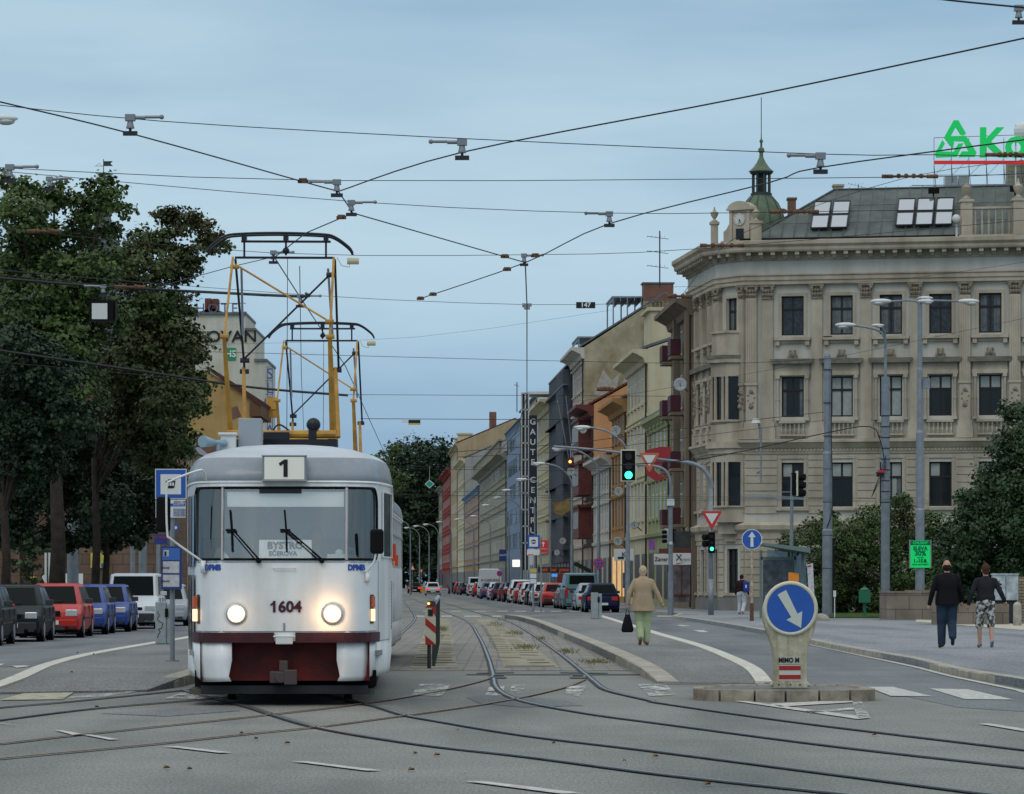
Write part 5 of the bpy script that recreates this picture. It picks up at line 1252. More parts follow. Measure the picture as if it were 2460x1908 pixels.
        if kind in ('wagon', 'mpv', 'small_van', 'van', 'box_van'): q.box(min(x*hw*.78, x*hw*.93), max(x*hw*.78, x*hw*.93), L/2-.16, L/2+.012, .62, belt+(.05 if kind != 'box_van' else -.2))
        else: q.box(min(x*hw*.52, x*hw*.9), max(x*hw*.52, x*hw*.9), L/2-.15, L/2+.01, .58, .76)
        q.build('tail_light', M_brake if lit else M_tail, t, bevel=.015)
    q = MB(); q.box(-hw*.5, hw*.5, f-.056, f, .22, .34); q.box(-hw*.8, -hw*.62, f-.056, f, .26, .33); q.box(hw*.62, hw*.8, f-.056, f, .26, .33)
    for s in (-1, 1):
        for yy in (wb+.30, (wb+tb)/2, tb-.55): q.box(min(s*(hw-.02), s*(hw+.003)), max(s*(hw-.02), s*(hw+.003)), yy, yy+.02, .35, belt-.05)
        q.box(min(s*(hw-.02), s*(hw+.012)), max(s*(hw-.02), s*(hw+.012)), f+.8, L/2-.8, .50, .55)
    q.tube([(-.3, wb-.02, belt+.0), (.25, wb+.12, belt+.10)], .012, 4); q.build('trim', M_plast, t)
    q = MB(); q.box(-hw*.86, hw*.86, f-.05, f+.1, .30, .50); q.build('front_bumper', p if not lowblack else M_plast, t, bevel=.03)
    q = MB(); q.box(-hw*.88, hw*.88, L/2-.1, L/2+.05, .32, .52); q.build('rear_bumper', p if col not in ('white', 'red') else M_plast, t, bevel=.03)
    q = MB()
    if grille == 'twin':
        for k in (-1, 1): q.box(min(k*.02, k*.30), max(k*.02, k*.30), f-.02, f+.02, .58, .72)
    else: q.box(-hw*.42, hw*.42, f-.012, f+.05, .60, .69)
    q.box(-hw*.5, hw*.5, f-.053, f, .24, .33); q.build('grille', M_black, t)
    for y, s in ((f-.055, -1), (L/2+.055, 1)):
        q = MB(); q.box(-.26, .26, min(y, y+.01*s), max(y, y+.01*s), .36, .47); pl = q.build('number_plate', M_plate, t)
        if plate and s == -1: txt(plate, .1, (0, y-.006, .415), M_ink, pl, ext=.001)
    q = MB(); q.box(-hw*.9, hw*.9, f+.3, L/2-.3, .14, .25); q.build('underside', M_black, t)
    if extra: extra(t, L, hw, H)
    return t
gL = 'cars parked along the left kerb'; rl = R(2.2)
car('parked_car', 'dark grey-blue car cut off by the left picture edge, nearest of the left row', 'wagon', 'dark', (-12.75, 80.6, 0), rl, gL)
car('parked_car', 'dark grey hatchback with a number plate in front of the red car', 'hatch', 'dark', (-12.50, 86.0, 0), rl, gL, lowblack=True, plate='AS 209')
car('parked_car', 'bright red estate car with twin grille between the dark hatchback and the blue cars', 'wagon', 'red', (-12.30, 92.2, 0), rl, gL, grille='twin', hl=1.1)
car('parked_car', 'blue hatchback directly behind the red estate', 'hatch', 'blue', (-12.28, 97.6, 0), rl, gL)
car('parked_car', 'second blue hatchback, between the first blue one and the white van', 'hatch', 'blue', (-12.20, 102.6, 0), rl, gL)
car('parked_van', 'white high-roofed small van with black bumper behind the blue hatchbacks', 'small_van', 'white', (-12.05, 109.2, 0), rl, gL, cat='van', lowblack=True)
car('parked_car', 'silver-white car half hidden behind the tram stop post', 'hatch', 'silver', (-11.75, 116, 0), rl, gL)
gR = 'cars parked along the right side of the avenue'
def rc(label, kind, col, Y, px, cat='car', **k):
    name = 'parked_van' if cat in ('van', 'truck') else 'parked_car'
    hw = KIND[kind][1]; x = gx(px, Y)+hw
    return car(name, label, kind, col, (x, Y+KIND[kind][0]/2, 0), R(180)+R(2.4), gR, cat, **k)
rc('dark blue hatchback with white number plate, nearest of the right row, behind the grey bin', 'hatch', 'navy', 164, 1403)
rc('silver saloon between the teal van and the dark blue hatchback', 'sedan', 'silver', 171, 1381)
rc('teal van with large rear window, tallest of the near parked vehicles', 'van', 'teal', 181, 1351, 'van')
rc('grey car mostly hidden by the teal van, its left flank showing', 'hatch', 'grey', 187.5, 1335)
rc('orange-red old saloon left of the teal van', 'sedan', 'red', 196, 1298)
rc('pale silver hatchback left of the orange-red saloon', 'hatch', 'white', 207, 1273)
rc('black car squeezed left of the pale silver hatchback', 'hatch', 'black', 213, 1263)
rc('white car behind the stop timetable post', 'wagon', 'white', 220, 1247)
rc('small red car left of the white car behind the timetable post', 'hatch', 'red', 228, 1235)
rc('white people carrier with red lamps left of the small red car', 'mpv', 'white', 236, 1220)
rc('black estate left of the white people carrier', 'wagon', 'black', 246, 1207)
rc('dark wine coloured car left of the black estate', 'hatch', 'wine', 254, 1196)
rc('dark navy saloon left of the wine coloured car', 'sedan', 'navy', 266, 1181)
rc('white hatchback with red lamps left of the dark navy saloon', 'hatch', 'white', 276, 1170)
rc('purple-blue car right in front of the white box truck', 'sedan', 'purple', 288, 1153)
def trk(t, L, hw, H):
    q = MB(); q.box(-hw*.98, hw*.98, L/2+.004, L/2+.02, .5, 2.55); dd = q.build('rear_door', PT['white'], t)
    txt('X-CARLING', .32, (0, L/2+.03, 1.6), mat('maroon numerals', (.06, .012, .02)), dd, rz=R(180), bold=.006)
rc('white box truck with lettering on its rear doors', 'box_van', 'white', 309, 1147, 'truck', extra=trk)
rc('small red car just left of the white box truck', 'hatch', 'red', 330, 1134)
rc('white van with dark rear window, far left of the box truck', 'van', 'white', 352, 1121, 'van')
rc('dark blue car left of the far white van', 'sedan', 'navy', 372, 1104)
rc('dark grey car, third from the far end of the right row', 'hatch', 'grey', 384, 1097)
rc('dark red car, second from the far end of the right row', 'hatch', 'red', 397, 1089)
rc('black car at the far end of the right row', 'sedan', 'dark', 410, 1076)
car('moving_car', 'white hatchback driving away in the middle of the far road with a lit brake lamp', 'hatch', 'white', (-8.45, 364, 0), R(182), None, lit=True)
car('moving_car', 'dark car with red brake lamp at the far end just right of the tram', 'sedan', 'black', (-12.3, 430, 0), R(182), None, lit=True)

# ================================================================ TREES
def leafmat(name, c, c2, sc=.5, tr=.25):
    m = mat(name, c, .6, noise=(sc, .3), col2=c2, spec=.25); b = m.node_tree.nodes['Principled BSDF']; b.inputs['Transmission Weight'].default_value = 0
    return m
LM = dict(maple=leafmat('maple leaves', (.080, .128, .034), (.042, .066, .020), .45), brown=leafmat('browning chestnut leaves', (.062, .104, .032), (.058, .058, .022), .3), dark=leafmat('dark leaves', (.028, .056, .024), (.015, .030, .013)),
          park=leafmat('park shrub leaves', (.066, .135, .034), (.052, .058, .020), .5), conif=leafmat('dark park tree leaves', (.048, .092, .036), (.026, .050, .022)), pale=leafmat('greyish shrub leaves', (.10, .14, .07), (.05, .07, .035), 2))
M_bark = mat('dark bark', (.035, .028, .022), .9, noise=(4, .3), bump=(12, .6))
def leaves(name, lobes, n_per, size, m, parent=None, seed=0, jit=.35, shell=.55, cut=None):
    """thousands of small leaf blades spread through clustered lobes (cx,cy,cz,r)"""
    g = np.random.default_rng(seed); C_ = []; D_ = []
    for cx_, cy_, cz_, r in lobes:
        n = int(n_per*r**2); nc = max(6, int(n/26))
        # clusters
        d = g.normal(size=(nc, 3)); d /= np.linalg.norm(d, axis=1)[:, None]; D_.append(np.repeat(d, 26, 0)); rad = r*(shell+(1.08-shell)*g.random((nc, 1))**.6)
        c = np.array([cx_, cy_, cz_])+d*rad*np.array([1, 1, .85]); k = 26
        p = np.repeat(c, k, 0)+g.normal(size=(nc*k, 3))*np.array([.20, .20, .11])*min(1.0, .4+r*.5)*jit/.35; C_.append(p)
    P_ = np.concatenate(C_); DD = np.concatenate(D_)
    n = len(P_); nr = g.normal(size=(n, 3))*.55+DD*.75; nr[:, 2] += .55; nr /= np.linalg.norm(nr, axis=1)[:, None]
    u = np.cross(nr, g.normal(size=(n, 3))); u /= np.linalg.norm(u, axis=1)[:, None]; v = np.cross(nr, u); s = size*(.6+.8*g.random((n, 1)))
    V = np.stack([P_-u*s*.5, P_-u*s*.1-v*s*.45, P_+u*s*.55+nr*s*-.15, P_-u*s*.05+v*s*.45], 1).reshape(-1, 3)
    me = bpy.data.meshes.new(name); me.vertices.add(n*4); me.vertices.foreach_set('co', V.ravel().astype(np.float32)); me.loops.add(n*4); me.loops.foreach_set('vertex_index', np.arange(n*4, dtype=np.int32))
    me.polygons.add(n); me.polygons.foreach_set('loop_start', np.arange(0, n*4, 4, dtype=np.int32)); me.materials.append(m)
    me.update(calc_edges=True); me.validate()
    o = bpy.data.objects.new(name, me); COL.objects.link(o)
    if parent is not None: o.parent = parent
    return o
def tree(name, label, base, lobes, m, trunk_r, trunk_h, n_per=430, size=.14, seed=1, limbs=9, group=None, cat='tree', jit=.35, lean=0, shell=.55):
    t = T(name, label, cat, (0, 0, 0), 0, group); b = MB(); rr = random.Random(seed)
    top = Vector((base[0]+lean, base[1], trunk_h)); bs = Vector(base)
    b.tube([bs, bs.lerp(top, .5)+Vector((.1, 0, 0)), top], [trunk_r*1.15, trunk_r*.85, trunk_r*.7], 9)
    ls = sorted(lobes, key=lambda q: -q[3])[:limbs*2]
    for q in ls:
        e = Vector(q[:3]); md = top.lerp(e, .5)+Vector((0, 0, .25)); st = bs.lerp(top, rr.uniform(.75, 1)); b.tube(catmull([st, md, e], 4), [trunk_r*.34*(1-i/9*.8) for i in range(9)], 5)
    b.build('trunk', M_bark, t, smooth=True)
    leaves('crown', lobes, n_per, size, m, t, seed, jit, shell)
    return t
def lob(l, Y, dep, seed=0):
    rr = random.Random(seed); o = []
    for px, py, r in l:
        yy = Y+rr.uniform(-dep, dep); o.append((gx(px, yy), yy, gz(py, yy), r*yy/F))
        if r > 60:
            for _ in range(2):
                a = rr.uniform(0, 6.28); k = r*.75; y2 = Y+rr.uniform(-dep, dep); o.append((gx(px+k*math.cos(a), y2), y2, gz(py+k*math.sin(a)*.8, y2), r*.42*y2/F))
    return o
A1 = [(50, 520, 70), (130, 470, 50), (60, 455, 40), (95, 600, 80), (200, 560, 55), (250, 455, 46), (215, 500, 50), (290, 500, 30), (150, 680, 90), (30, 640, 70), (250, 640, 60), (40, 760, 90), (150, 800, 90), (240, 760, 70), (60, 900, 95), (170, 930, 90), (270, 560, 30), (20, 430, 25)]
B1_ = [(395, 512, 26), (425, 535, 40), (470, 530, 30), (500, 560, 34), (535, 585, 24), (390, 580, 40), (335, 590, 50), (300, 640, 60), (400, 650, 60), (450, 620, 45), (350, 730, 80), (430, 740, 50), (440, 830, 58), (400, 820, 80), (310, 860, 90), (455, 910, 55), (470, 960, 42), (410, 960, 75), (320, 1000, 90), (440, 1050, 46), (480, 860, 22), (385, 1080, 70), (420, 1135, 35), (505, 590, 26)]
C1 = [(60, 1030, 95), (170, 1060, 95), (270, 1100, 90), (60, 1160, 95), (170, 1180, 85), (260, 1215, 70), (340, 1180, 65), (370, 1230, 50), (320, 1270, 30), (390, 1170, 40), (20, 1240, 60), (210, 1290, 34), (60, 1285, 42), (130, 1290, 42), (270, 1295, 38), (330, 1300, 26), (170, 1300, 30), (10, 1290, 40)]
D1 = [(30, 860, 90), (110, 900, 80), (20, 980, 90), (120, 1010, 80), (190, 1000, 60), (40, 1090, 80), (100, 1120, 60)]
tree('maple_tree', 'tall maple at the left with browning crown and dark trunk behind the dark hatchback', (gx(133, 118), 118, 0), lob(A1, 118, 2.0, 1), LM['maple'], .30, 5.5, seed=11, n_per=2000, shell=.2, group='street trees on the left')
tree('maple_tree', 'tree with the leftmost branches reaching toward the pantograph, thin trunk above the blue cars', (gx(226, 124), 124, 0), lob(B1_, 124, 2.0, 2), LM['brown'], .16, 6.0, seed=12, n_per=2100, shell=.2, group='street trees on the left')
tree('maple_tree', 'low dark crown hanging above the parked blue cars', (gx(250, 130), 130, 0), lob(C1, 130, 2.2, 3), LM['dark'], .14, 5.0, seed=13, n_per=2000, size=.15, shell=.15, group='street trees on the left')
tree('maple_tree', 'dark green nearer tree at the left picture edge with thin trunk', (gx(8, 104), 104, 0), lob(D1, 104, 1.2, 4), LM['dark'], .16, 4.2, seed=14, n_per=1900, size=.13, group='street trees on the left')
tree('shrub', 'greyish leafy shrub between the trunks at the left edge', (gx(75, 128), 128, 0), lob([(50, 1300, 30), (85, 1310, 32), (60, 1350, 34), (90, 1380, 30), (45, 1400, 34), (80, 1290, 26)], 128, .6, 5), LM['pale'], .06, .9, seed=15, n_per=1500, size=.12, jit=.2, cat='shrub')
# park on the right
S1 = [(1960, 1450, 34), (2020, 1450, 38), (2090, 1450, 38), (1905, 1330, 40), (1955, 1280, 42), (1990, 1250, 30), (1930, 1390, 50), (1990, 1340, 60), (2050, 1280, 55), (2100, 1250, 45), (2060, 1350, 65), (2120, 1320, 60), (1985, 1420, 45), (2050, 1420, 50), (2120, 1410, 55), (2160, 1230, 42), (2150, 1440, 45), (2230, 1445, 45), (2290, 1430, 50), (2180, 1290, 55), (2190, 1380, 60), (1900, 1300, 26), (1880, 1330, 16), (2165, 1200, 24), (2235, 1330, 50), (2240, 1260, 45), (2250, 1400, 60)]
tree('park_shrub', 'broad reddish-green shrubbery in front of the corner building behind the big grey pole', (gx(2060, 146), 146, .1), lob(S1[:15], 146, 1.2, 6), LM['park'], .12, 1.0, seed=16, n_per=2600, size=.10, jit=.28, cat='shrub', shell=.3)
tree('park_shrub', 'tall green bushes around the lamp pole with the green poster', (gx(2190, 144), 144, .1), lob(S1[15:], 144, 1.2, 7), LM['park'], .12, 1.0, seed=17, n_per=2400, size=.10, jit=.28, cat='shrub', shell=.3)
S2 = [(2435, 990, 34), (2460, 1050, 60), (2420, 1090, 44), (2390, 1150, 50), (2450, 1160, 70), (2350, 1200, 46), (2400, 1240, 65), (2320, 1190, 24), (2460, 1260, 80), (2330, 1270, 55), (2300, 1340, 60), (2380, 1340, 75), (2460, 1360, 80), (2330, 1420, 60), (2410, 1430, 60), (2520, 1100, 90), (2560, 1250, 100), (2540, 1000, 60), (2540, 1380, 90), (2285, 1290, 34), (2310, 1230, 20)]
tree('park_tree', 'large dark bushy tree filling the right edge behind the two walking men', (gx(2470, 132), 132, .1), lob(S2, 132, 1.5, 8), LM['conif'], .25, 4, seed=18, n_per=2600, size=.12, jit=.32, shell=.3)
for i, (l, px, lb) in enumerate((([(940, 1120, 40), (985, 1095, 50), (960, 1180, 70), (1000, 1200, 80), (950, 1280, 70), (1000, 1300, 80), (960, 1360, 60)], 965, 'dark tree mass at the end of the avenue nearest the tram roof'),
     ([(1030, 1090, 45), (1060, 1085, 36), (1045, 1170, 70), (1030, 1250, 80), (1060, 1300, 70), (1040, 1370, 60), (1082, 1100, 24)], 1040, 'rounded tree crown at the end of the avenue beside the grey end house'))):
    tree('far_tree', lb, (gx(px, 760), 760, 0), lob([(a, c, r) for a, c, r in l], 760, 6, 20+i), LM['dark'], .7, 9, seed=30+i, n_per=60, size=.7, jit=1.7, group='trees closing the avenue')
tree('far_tree', 'small pale green tree above the tram roof left of the avenue end', (gx(925, 640), 640, 0), lob([(915, 1110, 22), (935, 1085, 20), (925, 1130, 28), (900, 1130, 14), (945, 1150, 40)], 640, 4, 25), LM['maple'], .4, 9, seed=35, n_per=60, size=.6, jit=1.3, group='trees closing the avenue')
# ================================================================ LEFT SIDE BUILDINGS
YH = 372.0
def hp(px, py, Y=YH): return (gx(px, Y), gz(py, Y))
ht = T('hotel', 'tall cream hotel with roof letters and a green square sign left of the pantographs', 'hotel', (0, 0, 0))
b = MB(); b.prism([(*hp(420, 756),)[:2] and hp(420, 1420), hp(420, 756), hp(590, 756), hp(590, 794), hp(613, 794), hp(613, 868), hp(640, 868), hp(640, 1420)], YH, YH+14); b.build('wall', mwall('hotel cream render', (.52, .52, .44), .05), ht)
b = MB()
for a, c, y in ((418, 592, 756), (588, 615, 794), (611, 642, 868)): b.box(gx(a, YH), gx(c, YH), YH-.3, YH+14, gz(y, YH), gz(y, YH)+.25)
b.build('roof_edge', M_roofgrey, ht)
b = MB(); b.prism([hp(470, 750), hp(505, 738), hp(540, 750)], YH+1, YH+6); b.box(gx(490, YH), gx(505, YH), YH+1, YH+3, gz(750, YH), gz(715, YH)); b.box(gx(508, YH), gx(522, YH), YH+1, YH+3, gz(750, YH), gz(716, YH)); b.build('roof_structure', M_roofred, ht)
txt('SLOVAN', 1.75, (gx(537, YH), YH-.1, gz(810, YH)), M_ink, ht, ext=.05, sx=1.1, name='wall_letters', bold=.02)
txt('HOTEL', 1.5, (gx(530, YH), YH+.5, gz(741, YH)), mat('grey-blue letters', (.10, .14, .2)), ht, ext=.06, spacing=1.3, name='roof_letters')
b = MB(); b.box(gx(500, YH), gx(590, YH), YH+.4, YH+.5, gz(728, YH)-.03, gz(728, YH)+.03); b.box(gx(500, YH), gx(590, YH), YH+.4, YH+.5, gz(752, YH)-.03, gz(752, YH)+.03); b.build('letter_rail', M_dark, ht)
b = MB(); b.box(gx(541, YH), gx(567, YH), YH-.08, YH, gz(866, YH), gz(836, YH)); g_ = b.build('green_sign', mat('sign green', (.02, .26, .12)), ht); txt('HS', 1.0, (gx(554, YH), YH-.12, gz(851, YH)), M_wht, g_, ext=.02, bold=.03)
vs_ = T('vertical_sign', 'tall blue-outlined vertical letter sign at the right edge of the cream hotel', 'sign', (0, 0, 0))
for k, ch in enumerate('SLOVAN'): txt(ch, 1.7, (gx(649, YH), YH-.5, gz(900+k*34, YH)), mat('blue letters', (.05, .10, .28)), vs_, ext=.05, name='letter')
b = MB()
for x in (643, 655): b.box(gx(x, YH)-.03, gx(x, YH)+.03, YH-.45, YH-.4, gz(1080, YH), gz(882, YH))
for k in range(7): b.box(gx(638, YH), gx(656, YH), YH-.45, YH-.4, gz(883+k*33, YH), gz(883+k*33, YH)+.05)
b.build('sign_frame', mat('blue letters', (.05, .10, .28)), vs_)
b = MB(); b.box(gx(639, 350), gx(668, 350), 350, 350.2, gz(1004, 350), gz(955, 350)); b.box(gx(639, 350), gx(668, 350), 349.9, 350, gz(984, 350), gz(983, 350)); tag(b.build('wall_sign', mat('orange panel sign', (.55, .30, .06), .5, noise=(.6, .2))), 'orange square panel sign sticking out beside the hotel', 'sign')
Yt = 340.0
tn = T('gabled_house', 'tan plastered house with red tiled roof in front of the cream hotel', 'house', (0, 0, 0))
b = MB(); b.prism([hp(400, 1420, Yt), hp(400, 1010, Yt), hp(470, 895, Yt), hp(500, 893, Yt), hp(628, 968, Yt), hp(600, 1010, Yt), hp(600, 1420, Yt)], Yt, Yt+15); b.build('wall', mwall('tan gable plaster', (.40, .27, .11), .12), tn)
b = MB(); b.prism([hp(495, 886, Yt), hp(500, 880, Yt), hp(634, 966, Yt), hp(626, 976, Yt)], Yt-.4, Yt+15); b.build('roof', M_roofred, tn)
b = MB(); b.box(gx(600, Yt), gx(628, Yt), Yt-.3, Yt+14, gz(1000, Yt), gz(968, Yt)); b.build('eaves', M_rust, tn)
b = MB(); b.prism([hp(545, 985, Yt), hp(570, 975, Yt), hp(580, 1000, Yt), hp(555, 1010, Yt)], Yt-.03, Yt); b.build('bare_brick_patch', M_brick, tn)
Yr = 250.0
rb = T('ribbed_house', 'pale house front with vertical ribs and grey roof behind the tram stop sign', 'house', (0, 0, 0))
b = MB(); b.prism([hp(330, 1430, Yr), hp(330, 1090, Yr), hp(478, 1090, Yr), hp(478, 1430, Yr)], Yr, Yr+12)
for k in range(14): x = gx(382+k*7, Yr); b.box(x, x+.07, Yr-.08, Yr, 5.2, gz(1095, Yr))
b.build('wall', mwall('ribbed pale render', (.36, .31, .23)), rb)
b = MB(); b.prism([hp(320, 1092, Yr), hp(345, 1035, Yr), hp(400, 1020, Yr), hp(482, 1092, Yr)], Yr-.4, Yr+12); b.build('roof', M_roofgrey, rb)
for k in range(4):
    b = MB(); x = gx(385+k*24, Yr); b.box(x, x+.45, Yr-.1, Yr-.02, 2.2+0*k, 4.2); b.build('window', M_pane, rb)
    b = MB(); b.box(x, x+.45, Yr-.1, Yr-.02, 6.0, 8.0); b.build('window', M_pane, rb)
b = MB(); b.box(gx(478, 290), gx(560, 290), 290, 300, 0, gz(1060, 290)); o = b.build('brick_house', M_brick); tag(o, 'bare brick side wall just left of the tram roof', 'house')
# church
Yc = 185.0
ch = T('church', 'brown stone church with grey slate roof behind the left trees', 'church', (0, 0, 0)); M_slate = mat('grey purple slate', (.10, .10, .13), .6, noise=(1, .2)); M_brs = texmat('brown ashlar stone', 'b', (.17, .105, .07), (.06, .04, .03), 1, mortar=.02, dims=(.9, .45))
b = MB(); b.box(gx(-600, Yc), gx(345, Yc), Yc, Yc+25, 0, gz(840, Yc)); 
for px in (40, 150, 250, 338): b.box(gx(px, Yc)-.3, gx(px, Yc)+.3, Yc-.9, Yc, 0, gz(900, Yc))
b.build('wall', M_brs, ch)
b = MB(); b.prism([hp(-620, 850, Yc), hp(-400, 610, Yc), hp(235, 610, Yc), hp(360, 850, Yc)], Yc-.5, Yc+25); b.build('roof', M_slate, ch)
b = MB(); xx, yy = gx(233, Yc), Yc+3; b.lathe([(1.0, gz(720, Yc)), (.95, gz(600, Yc)), (.45, gz(520, Yc)), (.12, gz(430, Yc)), (.10, gz(415, Yc)), (.16, gz(411, Yc)), (.16, gz(407, Yc)), (.04, gz(404, Yc))], (xx, yy, 0), 8); b.build('turret', M_slate, ch)
b = MB(); b.tube([(xx, yy, gz(408, Yc)), (xx, yy, gz(366, Yc))], .025, 5); z0, z1 = gz(383, Yc), gz(371, Yc); b.prism([(xx+.02, z0), (xx+.02, z1), (xx+.5, z1), (xx+.38, (z0+z1)/2), (xx+.52, z0)], yy-.02, yy+.02)
b.tube([(xx-.5, yy, z0), (xx, yy, z0)], .015, 4); b.tube([(xx-.4, yy, z0+.03), (xx-.25, yy, z0+.16), (xx-.1, yy, z0+.03)], .012, 4); b.build('weather_vane', mat('dark verdigris', (.035, .05, .045)), ch)
for k, px in enumerate((60, 200, 300)):
    b = MB(); x = gx(px, Yc); b.box(x-.6, x+.6, Yc-.05, Yc+.1, 3.0, 8.0); b.prism([(x-.6, 8.0), (x, 9.0), (x+.6, 8.0)], Yc-.05, Yc+.1); b.build('window', M_pane, ch)
b = MB(); b.box(gx(190, 150), gx(400, 150), 150, 150.5, 0, gz(1290, 150)); o = tag(b.build('stone_wall', M_brs), 'brown ashlar stone wall behind the blue cars and the van', 'wall')
b = MB(); b.box(gx(212, 149), gx(249, 149), 149.8, 149.9, gz(1364, 149), gz(1328, 149)); b.box(gx(238, 149), gx(246, 149), 149.76, 149.8, gz(1362, 149), gz(1353, 149), 1); tag(b.build('poster', [mat('yellow poster', (.55, .48, .09), .6, noise=(2, .3)), M_blue]), 'yellow poster on the brown stone wall above the blue cars', 'poster')
b = MB(); b.box(gx(153, 149), gx(195, 149), 149.6, 149.7, gz(1406, 149), gz(1378, 149)); tag(b.build('notice_board', M_wht), 'white notice board behind the grey pole on the left', 'notice board')
b = MB(); b.box(gx(62, 149), gx(82, 149), 149.6, 149.7, gz(1410, 149), gz(1385, 149)); tag(b.build('poster', mat('yellow poster', (.55, .48, .09))), 'small yellow poster low behind the left shrub', 'poster')

# ================================================================ POLES, LAMPS, SIGNS
def pole(label, px, ytop, ybase_z, Y, r0, r1, name='pole', cat='pole', group=None, steps=None):
    x = gx(px, Y); b = MB(); zt = gz(ytop, Y); z0 = ybase_z
    if steps:
        zz = z0
        for f, r in steps: z2 = z0+(zt-z0)*f; b.cyl((x, Y, zz), (x, Y, z2), r, n=12); b.cyl((x, Y, z2), (x, Y, z2+.12), r, r*.85, 12); zz = z2
    else: b.cyl((x, Y, z0), (x, Y, zt), r0, r1, 12)
    return tag(b.build(name, M_pole, smooth=True, auto=40), label, cat, group), x, zt
pole('thick grey pole under the left tree crowns above the dark hatchback', 175, 1240, 0, 136, .24, .22)
pole('slim grey pole standing right of the brown wall, left of the tram stop sign', 319, 1240, 0, 140, .10, .10)
pole('broad grey pole just left of the tram stop sign', 343, 1230, 0, 138, .17, .16)
pole('thin dark pole behind the stop sign', 380, 1285, 0, 120, .07, .07)
for px, lb in ((110, 'left'), (119, 'right')): b = MB(); Y = 126; b.cyl((gx(px, Y), Y, 0), (gx(px, Y), Y, gz(1328, Y)), .045, n=8); tag(b.build('post', M_wht), 'thin white post beside the dark trunk, %s one of the pair' % lb, 'post')
b = MB(); b.prism([(gx(102, 126), gz(1385, 126)), (gx(112, 126), gz(1378, 126)), (gx(114, 126), gz(1400, 126)), (gx(108, 126), gz(1398, 126))], 125.8, 125.85); tag(b.build('small_sign', M_wht), 'small white sign plate on the thin posts at the left', 'sign')

def lamp_head(b, c, dirx, s=1.0, m=1, dy=0):
    """cobra lamp head pointing along dirx"""
    x, y, z = c; b.sph((x+dirx*.30*s, y+dy*.3*s, z), .15*s, (2.3 if dirx else 1, 2.3 if dy else 1, .55), 12, m); b.sph((x+dirx*.38*s, y+dy*.38*s, z-.07*s), .12*s, (1.6 if dirx else 1, 1.3, .6), 10, 2)
M_lens = mat('lamp lens', (.45, .48, .45), .2)
# multi-arm lamp with green poster
Y = 124; x = gx(2210, Y); lp = T('street_lamp', 'tall four-armed street lamp on a stone block with a green sale poster', 'street lamp', (0, 0, 0))
b = MB(); zt = gz(722, Y); steps = [(1.2, .30), (4.35, .26), (7.3, .205), (zt, .12)]; z0 = .9
for i, (z2, r) in enumerate(((4.1, .165), (6.9, .14), (9.2, .105), (zt, .085))): b.cyl((x, Y, z0), (x, Y, z2), r*1.02, r, 14); b.cyl((x, Y, z2), (x, Y, z2+.1), r, r*.75, 14); z0 = z2
b.bx((x+.25, Y-.05, gz(922, Y)), (.22, .2, .36)); b.build('pole', M_pole, lp, smooth=True, auto=40)
for dx_, dyy, tip in ((-1, 0, (2140, 724)), (1, 0, (2304, 724)), (-.35, -.3, (2222, 727)), (.35, .4, (2232, 712))):
    b = MB(); ex, ez = gx(tip[0], Y), gz(tip[1], Y); b.tube(catmull([(x, Y, zt-.15), (x+(ex-x)*.25, Y+dyy, zt+(ez-zt)*.3), (ex, Y+dyy*2, ez)], 5), .035, 6)
    if abs(dx_) == 1: lamp_head(b, (ex, Y, ez), dx_, 1.15)
    else: lamp_head(b, (ex-.3*(1 if dyy > 0 else 1), Y+dyy*2, ez), 1, .85)
    b.build('lamp_arm', [M_pole, M_polew, M_lens], lp, smooth=True, auto=50)
x0, x1, z0, z1 = gx(2185, Y), gx(2233, Y), gz(1364, Y), gz(1299, Y)
ps = T('poster', 'bright green sale poster strapped to the four-armed lamp pole', 'poster', (0, 0, 0)); yb = Y-.24
b = MB(); b.box(x0, x1, yb, yb+.03, z0, z1); b.box(x0-.04, x0, yb-.02, yb+.04, z0-.03, z1+.03, 1); b.box(x1, x1+.04, yb-.02, yb+.04, z0-.03, z1+.03, 1); b.box(x0, x1, yb-.004, yb, z1-.17, z1-.01, 2); b.build('panel', [mat('fluorescent green', (.0, .75, .16), .5, emit=.12), M_pole, mat('dark green band', (.0, .12, .06), .5)], ps)
xm = (x0+x1)/2
mf = mat('fluorescent green', (.0, .75, .16)); mdg = mat('dark green band', (.0, .12, .06))
for s_, sz, dz, m_, bd in (('CHUSHY', .14, .09, mf, .003), ('SLEVA', .19, .29, mdg, .008), ('30%', .25, .47, mdg, .008), ('NA VŠE', .07, .62, mdg, .001), ('1.-15.8.', .17, .74, M_ink, .006), ('MORAVSKÉ NÁMĚSTÍ', .062, .87, mdg, .001)):
    txt(s_, sz, (xm, yb-.01, z1-dz), m_, ps, bold=bd)
# twin lamp
Y = 142; x = gx(2127, Y); lp = T('street_lamp', 'twin-headed curved street lamp between the big pole and the four-armed lamp', 'street lamp', (0, 0, 0)); b = MB()
b.cyl((x, Y, .1), (x, Y, gz(905, Y)), .20, .17, 12); b.cyl((x, Y, gz(905, Y)), (x, Y, gz(840, Y)), .07, .06, 10)
b.tube(catmull([(x, Y, gz(850, Y)), (x-.02, Y, gz(815, Y)), (x-.35, Y, gz(793, Y)), (gx(2052, Y), Y, gz(782, Y))], 5), .045, 6); b.tube(catmull([(x, Y, gz(840, Y)), (x-.05, Y-.2, gz(800, Y)), (gx(2112, Y), Y-.4, gz(784, Y))], 5), .045, 6)
for k in range(3): b.tube(catmull([(x-.6, Y-.2, gz(1195, Y)), (x-.2, Y-.25, gz(1130+k*10, Y)), (x, Y-.22, gz(1095+k*12, Y))], 4), .018, 4, 3)
for k in range(9): zz = gz(1000+k*26, Y); b.cyl((x, Y, zz), (x, Y, zz+.03), .205, n=10, m=3)
